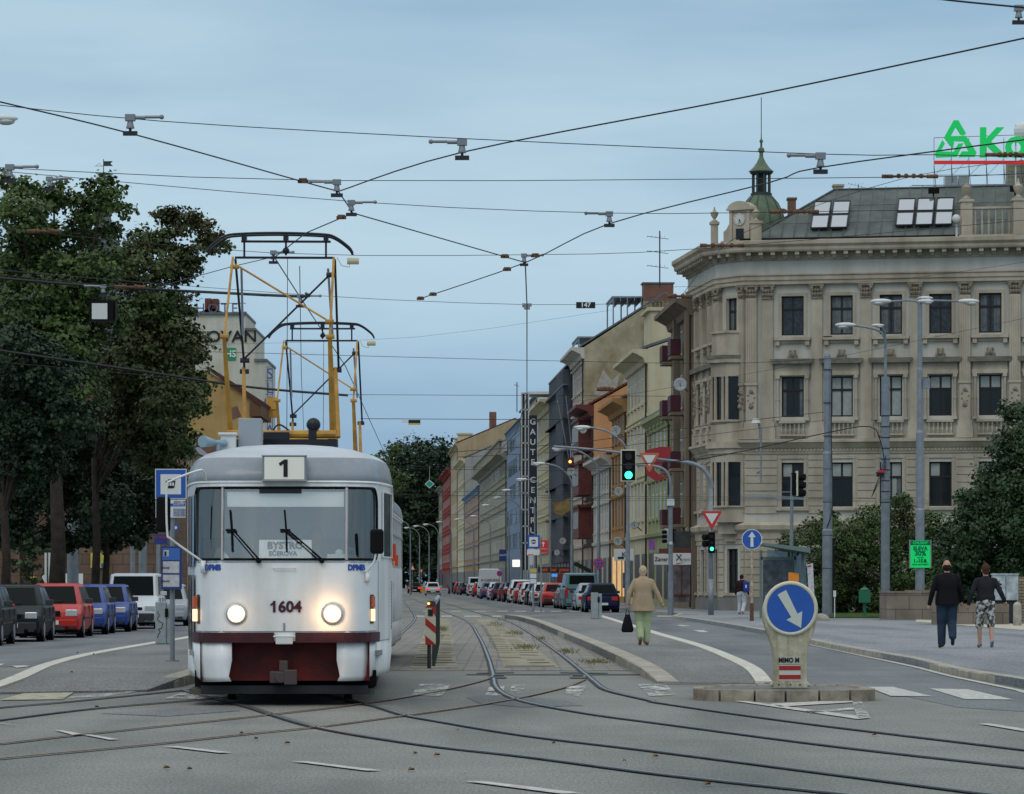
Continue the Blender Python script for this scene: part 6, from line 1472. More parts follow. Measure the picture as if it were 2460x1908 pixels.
b.bx((x-.25, Y-.25, gz(1140, Y)), (.3, .12, .2), 3); b.bx((x-.2, Y-.27, gz(1133, Y)), (.3, .1, .1), 4)
lamp_head(b, (gx(2054, Y), Y, gz(781, Y)), -1, 1.3); lamp_head(b, (gx(2092, Y), Y-.5, gz(784, Y)), 1, .8); b.build('lamp_body', [M_pole, M_polew, M_lens, M_wire, M_red], lp, smooth=True, auto=50)
# big wire pole
Y = 134; x = gx(1988, Y); b = MB(); z0 = .15
for z2, r in ((gz(1275, Y), .205), (gz(1090, Y), .18), (gz(856, Y), .135)): b.cyl((x, Y, z0), (x, Y, z2), r, n=14); b.cyl((x, Y, z2), (x, Y, z2+.1), r, r*.8, 14); z0 = z2
for k in range(8): zz = 2+k*1.3; b.cyl((x, Y, zz), (x, Y, zz+.02), .215 if zz < 3.4 else .19, n=12, m=1)
b.tube(catmull([(x+.15, Y-.12, 9.8), (x+.14, Y-.15, 7), (x+.18, Y-.2, 4.5), (x-.05, Y-.22, 3.6)], 5), .02, 5, 1); b.tube([(x+.22, Y-.05, .3), (x+.22, Y-.05, 3.2)], .05, 5, 1)
tag(b.build('wire_pole', [M_pole, M_wire], smooth=True, auto=40), 'big grey overhead wire pole in front of the park shrubs', 'pole')
# wall lamp near building
Y = 158; x = gx(1828, Y); b = MB(); b.tube(catmull([(x, Y, gz(1160, Y)), (x, Y, gz(1050, Y)), (x-.05, Y, gz(1022, Y)), (gx(1815, Y), Y, gz(1012, Y))], 5), .05, 6); b.cyl((gx(1816, Y), Y, gz(1017, Y)), (gx(1816, Y), Y, gz(1006, Y)), .22, .15, 12, 1); b.box(x-.04, x+.04, Y, 160.2, gz(1135, Y), gz(1131, Y)); tag(b.build('wall_lamp', [M_pole, M_polew]), 'small curved lamp hanging in front of the corner building facade', 'lamp')
def disc(b, c, r, y0, y1, m=0, n=32): return b.cyl((c[0], y0, c[1]), (c[0], y1, c[1]), r, n=n, m=m)
# round blue arrow sign
Y = 119; x = gx(1806, Y); s = T('road_sign', 'round blue sign with upright white arrow on a rusty white post', 'road sign', (0, 0, 0))
b = MB(); b.cyl((x, Y, .12), (x, Y, gz(1310, Y)), .045, n=10); b.cyl((x, Y, .12), (x, Y, .75), .075, .06, 10, 1); b.build('post', [mat('rusty white paint', (.5, .48, .38), .7, noise=(6, .4), col2=(.25, .18, .1)), M_rust], s)
b = MB(); c = (x, gz(1296, Y)); disc(b, c, .355, Y-.08, Y-.05, 1); disc(b, c, .33, Y-.09, Y-.08); sf = b.build('sign_face', [M_blue, M_wht], s)
b = MB(); X_, Z_ = c; b.prism([(X_-.055, Z_-.26), (X_+.055, Z_-.26), (X_+.045, Z_+.08), (X_+.13, Z_+.08), (X_, Z_+.27), (X_-.13, Z_+.08), (X_-.045, Z_+.08)], Y-.097, Y-.09); b.build('arrow', M_wht, sf)
b = MB(); b.box(x+.32, x+.44, Y+1, Y+1.04, gz(1306, Y), gz(1288, Y)); tag(b.build('small_sign', M_wht), 'small white plate showing behind the round blue arrow sign', 'sign')
def giveway(parent, px0, px1, y0, y1, Y, fade=False):
    a, c, t_, d_ = gx(px0, Y), gx(px1, Y), gz(y0, Y), gz(y1, Y); m = (a+c)/2; k = (c-a)*.14
    b = MB(); b.prism([(a, t_), (a+.03, t_+.03), (c-.03, t_+.03), (c, t_), (m+.03, d_), (m-.03, d_)], Y-.03, Y); s_ = b.build('give_way_sign', mat('faded sign red', (.45, .13, .07), .5) if fade else M_red, parent)
    b = MB(); b.prism([(a+k*1.25, t_-k*.55), (c-k*1.25, t_-k*.55), (m, d_+k*1.9)], Y-.036, Y-.03); b.build('sign_centre', M_wht, s_); return s_
def visor(b, x, y, z, r, m=0):
    n = 10; pts0 = [(x+r*math.cos(R(a)), y, z+r*math.sin(R(a))) for a in range(-20, 201, 22)]; pts1 = [(px_, y-.22, pz_+.0) for px_, _, pz_ in pts0]; k = len(pts0)
    b.add(pts0+pts1, [(i, i+1, k+i+1, k+i) for i in range(k-1)], m)
# signal mast with arm
Y = 140; x = gx(1708, Y); sg = T('signal_mast', 'grey signal mast with long curved arm reaching left over the road', 'signal mast', (0, 0, 0)); b = MB()
b.cyl((x, Y, .1), (x, Y, gz(1175, Y)), .10, .09, 12); b.cyl((x, Y, .1), (x, Y, 1.6), .12, .11, 12)
b.tube(catmull([(x, Y, gz(1180, Y)), (gx(1709, Y), Y, gz(1160, Y)), (gx(1690, Y), Y, gz(1128, Y)), (gx(1655, Y), Y, gz(1112, Y)), (gx(1580, Y), Y, gz(1103, Y)), (gx(1510, Y), Y, gz(1090, Y)), (gx(1400, Y), Y, gz(1078, Y)), (gx(1330, Y), Y, gz(1073, Y))], 6), [.085]*20+[.05]*23, 8)
b.build('mast', M_pole, sg, smooth=True)
giveway(sg, 1686, 1734, 1230, 1272, Y-.15); giveway(sg, 1536, 1584, 1090, 1133, Y-.15, True)
def signal(label, px0, px1, y0, y1, Y, lit='green', board=True, side=False, group='traffic lights'):
    t = T('traffic_light', label, 'traffic light', (0, 0, 0), 0, group); a, c, t_, d_ = gx(px0, Y), gx(px1, Y), gz(y0, Y), gz(y1, Y); xm = (a+c)/2; h = t_-d_; w = c-a
    if board:
        b = MB(); b.box(a, c, Y, Y+.03, d_, t_); b.build('backboard', mat('cream board rim', (.55, .55, .42), .5), t, bevel=.05)
        b = MB(); b.box(a+.05, c-.05, Y-.02, Y, d_+.05, t_-.05); b.build('housing', M_black, t, bevel=.03)
    else:
        b = MB(); b.box(a, c, Y-.02, Y+.25, d_, t_); b.build('housing', M_black, t, bevel=.04)
    for k in range(3):
        z = t_-h*(.2+.3*k); r = min(w*.28, h*.12)
        b = MB(); disc(b, (xm, z), r, Y-.035, Y-.02, n=20); on = (k == 2 and lit == 'green'); l_ = b.build('lens', M_green_on if on else M_lens_off, t)
        b = MB(); visor(b, xm, Y-.02, z, r*1.12); b.build('visor', M_black, l_)
    return t
signal('large traffic light with cream rim showing green, hanging on the mast arm', 1491, 1529, 1080, 1157, 139.7)
signal('small black traffic light showing green below the give way sign', 1702, 1718, 1278, 1329, 139.6, board=False)
b = MB(); Y = 140; 
for k in range(2): z = gz(1290+k*16, Y); b.cyl((gx(1702, Y), Y-.05, z), (gx(1690, Y), Y-.2, z-.03), .12, .13, 10)
tag(b.build('signal_visors', M_black), 'dark side-facing signal visors left of the small green traffic light', 'traffic light')
# side-facing signal near park
Y = 142; t = T('traffic_light', 'side-on traffic light with three dark visors on a pole before the facade', 'traffic light', (0, 0, 0), 0, 'traffic lights'); b = MB(); x = gx(1905, Y)
b.box(gx(1902, Y), gx(1915, Y), Y-.1, Y+.3, gz(1190, Y), gz(1136, Y)); b.box(gx(1912, Y), gx(1916, Y), Y-.3, Y+.4, gz(1192, Y), gz(1132, Y), 1)
for k in range(3): z = gz(1146+k*19, Y); b.cyl((gx(1914, Y), Y-.1, z), (gx(1933, Y), Y-.25, z-.02), .16, .14, 12)
b.build('housing', [M_black, mat('cream board rim', (.55, .55, .42))], t); b = MB(); b.cyl((gx(1900, Y), Y, .1), (gx(1903, Y), Y, gz(1140, Y)), .09, .07, 10); b.build('pole', M_pole, t)
# second mast
Y = 143; x = gx(1611, Y); b = MB(); b.cyl((x, Y, .1), (x, Y, gz(1190, Y)), .10, .09, 12); b.cyl((x, Y, .1), (x, Y, 1.9), .13, .12, 12)
b.tube(catmull([(x, Y, gz(1195, Y)), (gx(1609, Y), Y, gz(1150, Y)), (gx(1595, Y), Y, gz(1128, Y)), (gx(1565, Y), Y, gz(1119, Y)), (gx(1527, Y), Y, gz(1117, Y))], 5), .055, 8)
b.bx((x, Y-.05, gz(1207, Y)), (.3, .25, .28), 1); b.bx((x, Y-.05, gz(1305, Y)), (.14, .2, .12), 1); tag(b.build('signal_mast', [M_pole, M_polew], smooth=True, auto=40), 'slim grey curved mast left of the corner building with pale box', 'signal mast')
b = MB(); Y = 143.5; b.box(gx(1597, Y), gx(1608, Y), Y, Y+.3, gz(1307, Y), gz(1270, Y)); b.box(gx(1614, Y), gx(1620, Y), Y-.1, Y+.3, gz(1305, Y), gz(1270, Y), 1)
for k in range(3): b.cyl((gx(1600, Y), Y-.1, gz(1278+k*11, Y)), (gx(1592, Y), Y-.2, gz(1279+k*11, Y)), .08, n=8, m=1)
tag(b.build('traffic_light', [M_polew, M_black]), 'weathered traffic light seen from behind on the slim mast', 'traffic light')
# mast carrying the hanging big signal, doubles as street lamp
def street_lamp(label, ph, yh, pp, Y, base=.12, group='street lamps along the right side of the avenue', heads=1.0):
    t = T('street_lamp', label, 'street lamp', (0, 0, 0), 0, group); x = gx(pp, Y); xe = gx(ph, Y); ze = gz(yh, Y); k = 1 if xe > x else -1; b = MB(); zb = ze-1.3
    b.cyl((x, Y, base), (x, Y, zb*.52), .11, .10, 10); b.cyl((x, Y, zb*.52), (x, Y, zb), .075, .07, 10)
    b.build('pole', M_pole, t, smooth=True, auto=40)
    b = MB(); w = xe-x; b.tube(catmull([(x, Y, zb), (x+w*.06, Y, zb+.45), (x+w*.28, Y, zb+.85), (x+w*.6, Y, ze-.14), (xe, Y, ze)], 5), .045, 7); b.build('arm', M_pole, t, smooth=True)
    b = MB(); lamp_head(b, (xe, Y, ze), k, 1.15*heads, 0); b.build('lamp_head', [M_polew, M_polew, M_lens], t, smooth=True, auto=60); return t
for i, (ph, yh, pp, Y, nm) in enumerate(((1418, 1027, 1508, 150, 'nearest right-hand street lamp, its arm ending just left of the big green signal'), (1360, 1078, 1438, 174, 'second right-hand street lamp with a no-stopping sign on its pole'), (1310, 1114, 1374, 197, 'third right-hand street lamp, left of the orange house'),
        (1266, 1152, 1322, 228, 'fourth right-hand street lamp, behind the red arrow sign'), (1228, 1178, 1285, 256, 'fifth right-hand street lamp, behind the tall vertical sign'), (1205, 1196, 1253, 280, 'sixth right-hand street lamp, beside the light blue house'), (1176, 1214, 1222, 308, 'seventh right-hand street lamp, in front of the palace'),
        (1146, 1240, 1178, 350, 'eighth right-hand street lamp, right of the box truck'), (1106, 1248, 1138, 375, 'ninth right-hand street lamp, behind the white van'), (1062, 1254, 1084, 400, 'tenth right-hand street lamp, by the cream house'))):
    street_lamp(nm, ph, yh, pp, Y)
for i, (ph, yh, pp, Y, nm) in enumerate(((1030, 1260, 1053, 410, 'first far lamp in front of the grey end house'), (1006, 1264, 1031, 430, 'second far lamp, in front of the dark trees'), (984, 1268, 1008, 450, 'third far lamp, beside the warning triangle sign'), (968, 1253, 986, 380, 'fourth far lamp, nearest the tram side'))):
    street_lamp(nm, ph, yh, pp, Y, 0, 'lamps at the far end of the avenue')
# things on poles down the avenue
def rsign(label, px, py, r, Y, inner, ring, cross=None, name='road_sign'):
    b = MB(); c = (gx(px, Y), gz(py, Y)); rr_ = r*Y/F; disc(b, c, rr_, Y-.2, Y-.18, 1, 24); disc(b, c, rr_*.78, Y-.21, Y-.2, 0, 24)
    for a in (45, 135): q = MB(); b.M = Matrix.Translation((c[0], 0, c[1])) @ Matrix.Rotation(R(a), 4, 'Y'); b.box(-rr_*.8, rr_*.8, Y-.22, Y-.21, -rr_*.1, rr_*.1, 1); b.M = None
    b.box(c[0]-.03, c[0]+.03, Y-.18, Y-.12, c[1]-rr_, c[1]+rr_, 2); b.tube([(c[0], Y-.15, 0), (c[0], Y-.15, c[1])], .03, 6, 2)
    return tag(b.build(name, [inner, ring, M_pole]), label, 'road sign', 'no-stopping signs')
rsign('large no-stopping sign on the second right-hand lamp pole above the parked cars', 1438, 1354, 13, 174, M_blue, M_red); rsign('smaller no-stopping sign above the purple-blue car', 1200, 1378, 7, 300, M_blue, M_red); rsign('tiny far no-stopping sign in front of the cream house', 1058, 1374, 5, 420, M_blue, M_red)
hs = T('town_sign_lamp', 'amber warning lamp hanging from two wires over the road', 'warning lamp', (0, 0, 0)); Y = 140
b = MB(); x, z = gx(1371, Y), gz(1110, Y); b.cyl((x, Y-.15, z-.15), (x, Y-.15, z+.17), .15, .13, 10); b.cyl((x, Y-.15, z-.24), (x, Y-.15, z-.15), .09, .14, 10); b.build('housing', mat('dark red housing', (.06, .015, .01), .5), hs)
b = MB(); b.cyl((x-.03, Y-.32, z), (x-.03, Y-.28, z), .06, n=12); b.build('lens', mat('amber lamp lit', (1, .45, .08), .3, emit=3), hs)
b = MB(); b.tube([(x-.08, Y-.15, z+.15), (x-.55, Y, gz(960, Y))], .012, 4); b.tube([(x+.08, Y-.15, z+.15), (x-.2, Y, gz(950, Y))], .012, 4); b.tube([(x, Y-.15, z+.1), (x, Y, gz(1076, Y))], .02, 4); b.build('hanger', M_pole, hs)
# red broken arrow-like sign board
Y = 152; rs = T('advertising_sign', 'large dark red broken-shape sign hanging behind the faded give way sign', 'sign', (0, 0, 0)); zq = lambda l: [(gx(1440+a/3.389, Y), gz(1000+c/3.389, Y)) for a, c in l]
b = MB(); b.prism(zq([(372, 278), (500, 248), (580, 252), (587, 290), (560, 335), (478, 418), (420, 420), (440, 340), (380, 300)]), Y, Y+.15); b.build('upper_piece', mat('dark red sign', (.26, .012, .015), .4), rs)
b = MB(); b.prism(zq([(378, 432), (440, 432), (480, 470), (520, 485), (560, 462), (572, 480), (470, 535), (385, 480)]), Y, Y+.15); b.build('lower_piece', mat('dark red sign', (.26, .012, .015)), rs)
# stop signs on the right platform
def panel(name, label, cat, px0, px1, y0, y1, Y, m, th=.05, group=None, rim=None):
    t = T(name, label, cat, (0, 0, 0), 0, group); b = MB(); b.box(gx(px0, Y), gx(px1, Y), Y, Y+th, gz(y1, Y), gz(y0, Y)); b.build('panel', m, t); return t
def tram_picto(parent, cx_, cz, s, Y):
    b = MB(); b.prism([(cx_-.42*s, cz+.3*s), (cx_+.42*s, cz+.3*s), (cx_+.4*s, cz+.18*s), (cx_+.34*s, cz-.25*s), (cx_+.2*s, cz-.35*s), (cx_-.2*s, cz-.35*s), (cx_-.34*s, cz-.25*s), (cx_-.4*s, cz+.18*s)], Y-.012, Y-.006)
    for k in range(3): b.box(cx_-.3*s+k*.22*s, cx_-.14*s+k*.22*s, Y-.014, Y-.012, cz-.12*s, cz+.14*s, 1)
    b.box(cx_-.2*s, cx_+.2*s, Y-.012, Y-.006, cz+.3*s, cz+.42*s); return b.build('pictogram', [M_ink, M_wht], parent)
Y = 148; st = T('tram_stop_sign', 'blue square tram stop sign with white plate on the right platform post', 'stop sign', (0, 0, 0))
b = MB(); b.cyl((gx(1300, Y), Y, .16), (gx(1300, Y), Y, gz(1290, Y)), .035, n=8); b.build('post', M_pole, st)
b = MB(); b.box(gx(1267, Y), gx(1297, Y), Y-.05, Y, gz(1318, Y), gz(1286, Y)); b.box(gx(1271.5, Y), gx(1292.5, Y), Y-.056, Y-.05, gz(1313.5, Y), gz(1290.5, Y), 1); f_ = b.build('sign_face', [M_blue, M_wht], st); tram_picto(f_, gx(1282, Y), gz(1302, Y), .24, Y-.05)
b = MB(); b.box(gx(1266, Y), gx(1296, Y), Y-.05, Y, gz(1334, Y), gz(1320, Y)); b.box(gx(1269, Y), gx(1282, Y), Y-.055, Y-.05, gz(1334, Y), gz(1332, Y), 1); b.build('name_plate', [M_wht, M_red], st)
Y = 147; st = T('direction_sign', 'small red sign with white arrow beside the blue tram stop sign', 'sign', (0, 0, 0)); b = MB(); b.box(gx(1298, Y), gx(1318, Y), Y-.05, Y, gz(1328, Y), gz(1298, Y)); f_ = b.build('panel', M_red, st)
b = MB(); X_, Z_ = gx(1305, Y), gz(1308, Y); b.prism([(X_-.02, Z_-.1), (X_+.02, Z_-.1), (X_+.02, Z_+.03), (X_+.08, Z_+.03), (X_, Z_+.12), (X_-.08, Z_+.03), (X_-.02, Z_+.03)], Y-.06, Y-.05); b.build('arrow', M_wht, f_); txt('MHD.cz', .08, (gx(1307, Y), Y-.06, gz(1319, Y)), M_wht, f_)
Y = 150; st = T('timetable_post', 'slim stop post with yellow and white timetable sheets before the white car', 'timetable', (0, 0, 0)); b = MB(); x = gx(1281, Y); b.cyl((x, Y, .15), (x, Y, gz(1368, Y)), .045, n=8); b.build('post', M_pole, st)
b = MB(); b.box(x-.16, x+.16, Y-.1, Y-.05, gz(1403, Y), gz(1365, Y), 2); b.box(x-.15, x+.15, Y-.11, Y-.1, gz(1376, Y), gz(1366, Y)); b.box(x-.14, x+.14, Y-.11, Y-.1, gz(1389, Y), gz(1378, Y), 1); b.box(x-.14, x+.14, Y-.11, Y-.1, gz(1402, Y), gz(1391, Y), 1); b.build('timetable', [mat('yellow sheet', (.5, .42, .08)), M_wht, M_blue], st)
def binn(label, px0, px1, y0, y1, z, graf=False):
    Y = (CH-z)*F/(y1-HY); x0, x1 = gx(px0, Y), gx(px1, Y); t = T('litter_bin', label, 'litter bin', (x0, Y, z), 0, 'grey metal platform bins'); w = x1-x0; h = gz(y0, Y)-z
    b = MB(); b.box(0, w*.66, 0, .35, 0, h); b.box(w*.66, w, .04, .33, 0, h*.96); b.build('casing', mat('pale grey bin metal', (.26, .30, .31), .5, noise=(5, .15)), t, bevel=.02)
    b = MB(); b.box(w*.6, w*.8, -.015, .0, h*.64, h*.84); b.build('opening', M_black, t)
    if graf:
        b = MB(); rr = random.Random(4); pts = [(w*.3+rr.uniform(-.07, .07), -.008, h*.78-k*.045) for k in range(14)]; b.tube(catmull(pts, 3), .007, 4); b.build('scribble', M_ink, t)
binn('grey metal litter bin with black scribble on the left platform', 373, 412, 1446, 1547, .14, True)
binn('grey metal litter bin on the right platform before the dark blue hatchback', 1420, 1446, 1424, 1487, .16)
# stop sign left platform
Y = 58.5; x = gx(414, Y); st = T('tram_stop_sign', 'large blue tram stop sign and timetable case on a steel post left of the tram', 'stop sign', (0, 0, 0)); b = MB(); b.cyl((x, Y, .13), (x, Y, gz(1128, Y)), .043, n=12); b.cyl((x, Y, .13), (x, Y, .15), .12, n=12); b.build('post', M_pole, st)
b = MB(); b.box(gx(374, Y), gx(449, Y), Y-.08, Y-.05, gz(1199, Y), gz(1127, Y), 1); b.box(gx(376, Y), gx(447, Y), Y-.085, Y-.08, gz(1197, Y), gz(1129, Y)); b.box(gx(387, Y), gx(436, Y), Y-.09, Y-.085, gz(1188, Y), gz(1140, Y), 1); f_ = b.build('sign_face', [M_blue, M_wht], st); tram_picto(f_, gx(411, Y), gz(1164, Y), .20, Y-.085)
b = MB(); b.box(gx(375, Y), gx(447, Y), Y-.08, Y-.06, gz(1244, Y), gz(1201, Y)); b.box(gx(378, Y), gx(446, Y), Y-.084, Y-.08, gz(1217, Y), gz(1210, Y), 1); n_ = b.build('name_plate', [M_wht, M_blue], st)
txt('ZÓNA 100', .045, (gx(433, Y), Y-.09, gz(1206, Y)), M_blue, n_); txt('NÁMĚSTÍ', .045, (gx(430, Y), Y-.09, gz(1213.5, Y)), M_wht, n_); txt('1', .10, (gx(405, Y), Y-.09, gz(1231, Y)), M_ink, n_)
for k in range(5): txt('Moravské náměstí', .028, (gx(432, Y), Y-.09, gz(1223+k*4, Y)), M_blue, n_)
x0, x1 = gx(389, Y), gx(438, Y); b = MB(); b.box(x0, x1, Y-.12, Y-.06, gz(1416, Y), gz(1313, Y)); tc_ = b.build('timetable_case', mat('navy case', (.012, .03, .16), .4), st)
b = MB(); b.box(x0+.02, x1-.03, Y-.124, Y-.12, gz(1346, Y), gz(1317, Y)); b.box(x0+.03, x1-.04, Y-.124, Y-.12, gz(1377, Y), gz(1349, Y), 1); b.box(x0+.03, x1-.04, Y-.124, Y-.12, gz(1410, Y), gz(1381, Y), 1); b.box(x0+.04, x0+.13, Y-.127, Y-.124, gz(1337, Y), gz(1322, Y), 1); b.box(x0+.055, x0+.09, Y-.13, Y-.127, gz(1336, Y), gz(1325, Y), 2); b.build('sheet', [mat('blue sheet', (.04, .13, .42), .4), mat('timetable paper', (.48, .5, .52), .5, noise=(14, .15)), M_ink], tc_)
for z_ in (1364, 1396): txt('odjezdy                ', .05, (x0+.18, Y-.127, gz(z_, Y)), M_ink, tc_)
Y = 100; b = MB(); b.box(gx(370, Y), gx(402, Y), Y, Y+.05, gz(1308, Y), gz(1284, Y)); o = tag(b.build('shop_sign', mat('navy case', (.012, .03, .16))), 'small dark blue shop sign with red letters left of the stop post', 'sign'); txt('Prodejna', .1, (gx(386, Y), Y-.01, gz(1291, Y)), M_red, o)
Y = 90; b = MB(); b.box(gx(417, Y), gx(427, Y), Y, Y+.05, gz(1276, Y), gz(1257, Y)); disc(b, (gx(422, Y), gz(1268, Y)), .04, Y-.01, Y, 1); tag(b.build('disabled_sign', [M_blue, M_wht]), 'tiny blue wheelchair sign behind the left stop post', 'sign')
# red and white board + barrier
Y = 58.6; x = gx(1034, Y); bd = T('hazard_board', 'red and white striped board with small amber lamp on a dark post between the tracks', 'hazard board', (0, 0, 0)); b = MB(); b.cyl((gx(1031, Y), Y, 0), (gx(1031, Y), Y, gz(1446, Y)), .033, n=8); b.box(gx(1028, Y), gx(1040, Y), Y-.04, Y+.02, gz(1460, Y), gz(1444, Y)); b.build('post', M_dark, bd)
x0, x1 = gx(1022, Y), gx(1047, Y); zz0, zz1 = gz(1549, Y), gz(1460, Y); b = MB(); b.box(x0, x1, Y-.07, Y-.045, zz0, zz1); fb = b.build('board', mat('cream reflective', (.50, .48, .36), .5), bd)
b = MB(); w = x1-x0
hh = zz1-zz0; zf = lambda f_: zz1-hh*f_
b.prism([(x0, zf(.27)), (x1, zf(.51)), (x1, zf(.70)), (x0, zf(.46))], Y-.078, Y-.07); b.prism([(x0, zf(.75)), (x1, zf(.985)), (x1, zf(1)), (x0, zf(1))], Y-.078, Y-.07); b.prism([(x0+w*.62, zf(0)), (x1, zf(0)), (x1, zf(.24)), (x0+w*.62, zf(.10))], Y-.078, Y-.07)
b.prism([(x0, zz1+.02), (x1, zz1+.02), (x1, zz1), (x0, zz1)], Y-.078, Y-.07); b.build('red_stripes', mat('dull sign red', (.34, .02, .02), .5), fb)
b = MB(); b.box(x0+.045, x0+.13, Y-.08, Y-.07, zz1-.145, zz1-.03); b.build('sticker', M_ink, fb)
b = MB(); b.cyl((gx(1030, Y), Y-.09, gz(1450, Y)), (gx(1030, Y), Y-.04, gz(1450, Y)), .022, n=10); b.build('amber_lamp', mat('amber lamp lit', (1, .45, .08)), bd)
fn = T('barrier_fence', 'long dark green barrier seen end-on behind the striped board', 'barrier', (0, 0, 0)); b = MB(); A_, B_ = (gx(1042, 60), 60.0), (gx(1054, 82), 82.0)
M_bg = mat('barrier dark green', (.035, .05, .045), .6)
for k in range(12):
    t_ = k/11; X_, Y_ = A_[0]+(B_[0]-A_[0])*t_, A_[1]+(B_[1]-A_[1])*t_; b = MB(); b.box(X_-.03, X_+.03, Y_-.03, Y_+.03, 0, 1.15); b.build('post', M_bg, fn)
for z_ in (.25, .5, .75, 1.0): b = MB(); b.bx(((A_[0]+B_[0])/2, (A_[1]+B_[1])/2, z_), (.03, 22.1, .17), rz=-math.atan2(B_[0]-A_[0], B_[1]-A_[1])); b.build('rail_panel', M_bg, fn)
b = MB(); b.tube([(A_[0], A_[1], 1.1), (B_[0], B_[1], 1.13)], .045, 8); b.build('handrail', M_pole, fn)
# bollard with arrow
Y = 43.6; x = gx(1897, Y); bo = T('keep_right_bollard', 'cream plastic bollard with big blue disc and white arrow pointing down right', 'bollard', (x, Y, .155)); k = F/Y
prof = [(.255, 0), (.255, .04), (.215, .06), (.21, .35), (.235, .52), (.30, .70), (.345, .86), (.348, 1.0), (.30, 1.16), (.18, 1.265), (.0, 1.29)]
pts = [(w, z) for w, z in prof]; poly = pts+[(-w, z) for w, z in pts[::-1][1:]]
b = MB(); b.prism(poly, -.12, .12); b.build('body', mat('weathered cream plastic', (.52, .50, .39), .5, noise=(7, .2), col2=(.34, .31, .21), streak=((14, 14, 2), .72)), bo, bevel=.04)
zc = gz(1462, Y)-.155; b = MB()
rings = [[(r*math.cos(2*math.pi*q/40), -y_, zc+r*math.sin(2*math.pi*q/40)) for q in range(40)] for r, y_ in ((.345, .08), (.35, .13), (.335, .155), (.31, .155), (.30, .14))]
b.loft(rings, cap=False); b.build('rim', mat('cream rim', (.55, .53, .42), .45), bo, smooth=True)
b = MB(); disc(b, (0, zc), .30, -.146, -.12, n=40); df = b.build('disc', M_blue, bo)
b = MB(); b.M = Matrix.Translation((0, 0, zc)) @ Matrix.Rotation(R(-28.5), 4, 'Y'); b.prism([(-.062, .235), (.062, .235), (.045, -.10), (.115, -.10), (.0, -.28), (-.115, -.10), (-.045, -.10)], -.152, -.146); b.M = None; b.build('arrow', mat('arrow white', (.50, .54, .48), .5), df)
b = MB(); b.box(-.15, .13, -.128, -.121, .29, .39); pl_ = b.build('sticker', mat('faded label', (.42, .42, .36), .6), bo); txt('MIMO M', .085, (-.02, -.132, .34), M_ink, pl_, bold=.003, sx=.85)
b = MB()
for a, c, m_ in ((.065, .245, 0),): b.box(-.145, .13, -.125, -.1205, .08, .28, 0)
b.box(-.145, .13, -.13, -.125, .10, .155, 1); b.box(-.145, .13, -.13, -.125, .215, .27, 1); b.build('striped_panel', [mat('arrow white', (.50, .54, .48)), mat('dull sign red', (.34, .02, .02))], bo)
b = MB(); b.box(-.215, .215, -.15, -.11, 0, .055)
for xx in (-.15, 0, .12): b.cyl((xx, -.155, .03), (xx, -.15, .03), .012, n=8, m=1)
b.build('foot_flange', [mat('weathered cream plastic', (.52, .50, .38)), M_rust], bo)
# bus shelter
Y = 128.0; sh = T('bus_shelter', 'green-grey bus shelter with sloping roof and large dark poster behind the bollard', 'bus shelter', (0, 0, 0)); Mg = mat('grey-green shelter frame', (.14, .19, .18), .5); b = MB(); KZs = .125
xa, xb = gx(1826, Y), gx(1938, Y)
b.prism([(gx(1828, Y), gz(1305, Y)), (gx(1940, Y), gz(1317, Y)), (gx(1940, Y), gz(1329, Y)), (gx(1830, Y), gz(1311, Y))], Y-1.2, Y+1.6); b.build('roof', Mg, sh)
b = MB()
for px in (1828, 1911, 1928): b.box(gx(px, Y)-.05, gx(px, Y)+.05, Y-.05, Y+.05, KZs, gz(1322, Y))
b.box(gx(1828, Y), gx(1912, Y), Y-.05, Y+.05, gz(1345, Y), gz(1338, Y)); b.box(gx(1828, Y), gx(1912, Y), Y-.04, Y+.04, .5, .6); b.box(gx(1911, Y)-.04, gx(1911, Y)+.04, Y+1.4, Y+1.5, KZs, gz(1318, Y)); b.tube([(gx(1927, Y), Y, gz(1345, Y)), (gx(1935, Y), Y-.3, gz(1326, Y))], .05, 5); b.build('frame', Mg, sh)
b = MB(); b.box(gx(1833, Y), gx(1903, Y), Y-.02, Y+.02, .62, gz(1346, Y)); b.build('poster', mat('dark poster', (.022, .03, .036), .15, noise=(3.5, .8), col2=(.09, .11, .13)), sh)
b = MB(); b.box(gx(1914, Y), gx(1937, Y), Y-.02, Y, .3, gz(1335, Y)); b.box(gx(1850, Y), gx(1935, Y), Y+1.45, Y+1.47, .3, gz(1320, Y)); b.build('glass', glassmat('shelter glass', (.5, .6, .6), .15), sh)
b = MB(); b.box(gx(1895, 124), gx(1919, 124), 124, 124.25, gz(1440, 124), gz(1379, 124)); b.prism([(gx(1895, 124), gz(1379, 124)), (gx(1897, 124), gz(1375, 124)), (gx(1919, 124), gz(1378, 124)), (gx(1919, 124), gz(1380, 124))], 124, 124.25); b.box(gx(1905, 124), gx(1909, 124), 124.05, 124.2, .12, gz(1440, 124)); tag(b.build('ticket_machine', mat('orange box', (.70, .22, .01), .45)), 'bright orange box showing just above the bollard disc', 'ticket machine')
Y = 118; b = MB(); b.prism([(gx(1939, Y), gz(1357, Y)), (gx(1953, Y), gz(1353, Y)), (gx(1958, Y), gz(1470, Y)), (gx(1946, Y), gz(1470, Y))], Y, Y+.08); b.prism([(gx(1940, Y), gz(1363, Y)), (gx(1949, Y), gz(1362, Y)), (gx(1949, Y), gz(1358, Y)), (gx(1940, Y), gz(1359, Y))], Y-.01, Y, 1); b.cyl((gx(1952, Y), Y+.04, .12), (gx(1952, Y), Y+.04, gz(1465, Y)), .05, n=8)
tag(b.build('timetable_board', [mat('white leaning board', (.48, .48, .52), .5, noise=(9, .25)), M_red]), 'narrow white leaning timetable board right of the shelter', 'timetable')
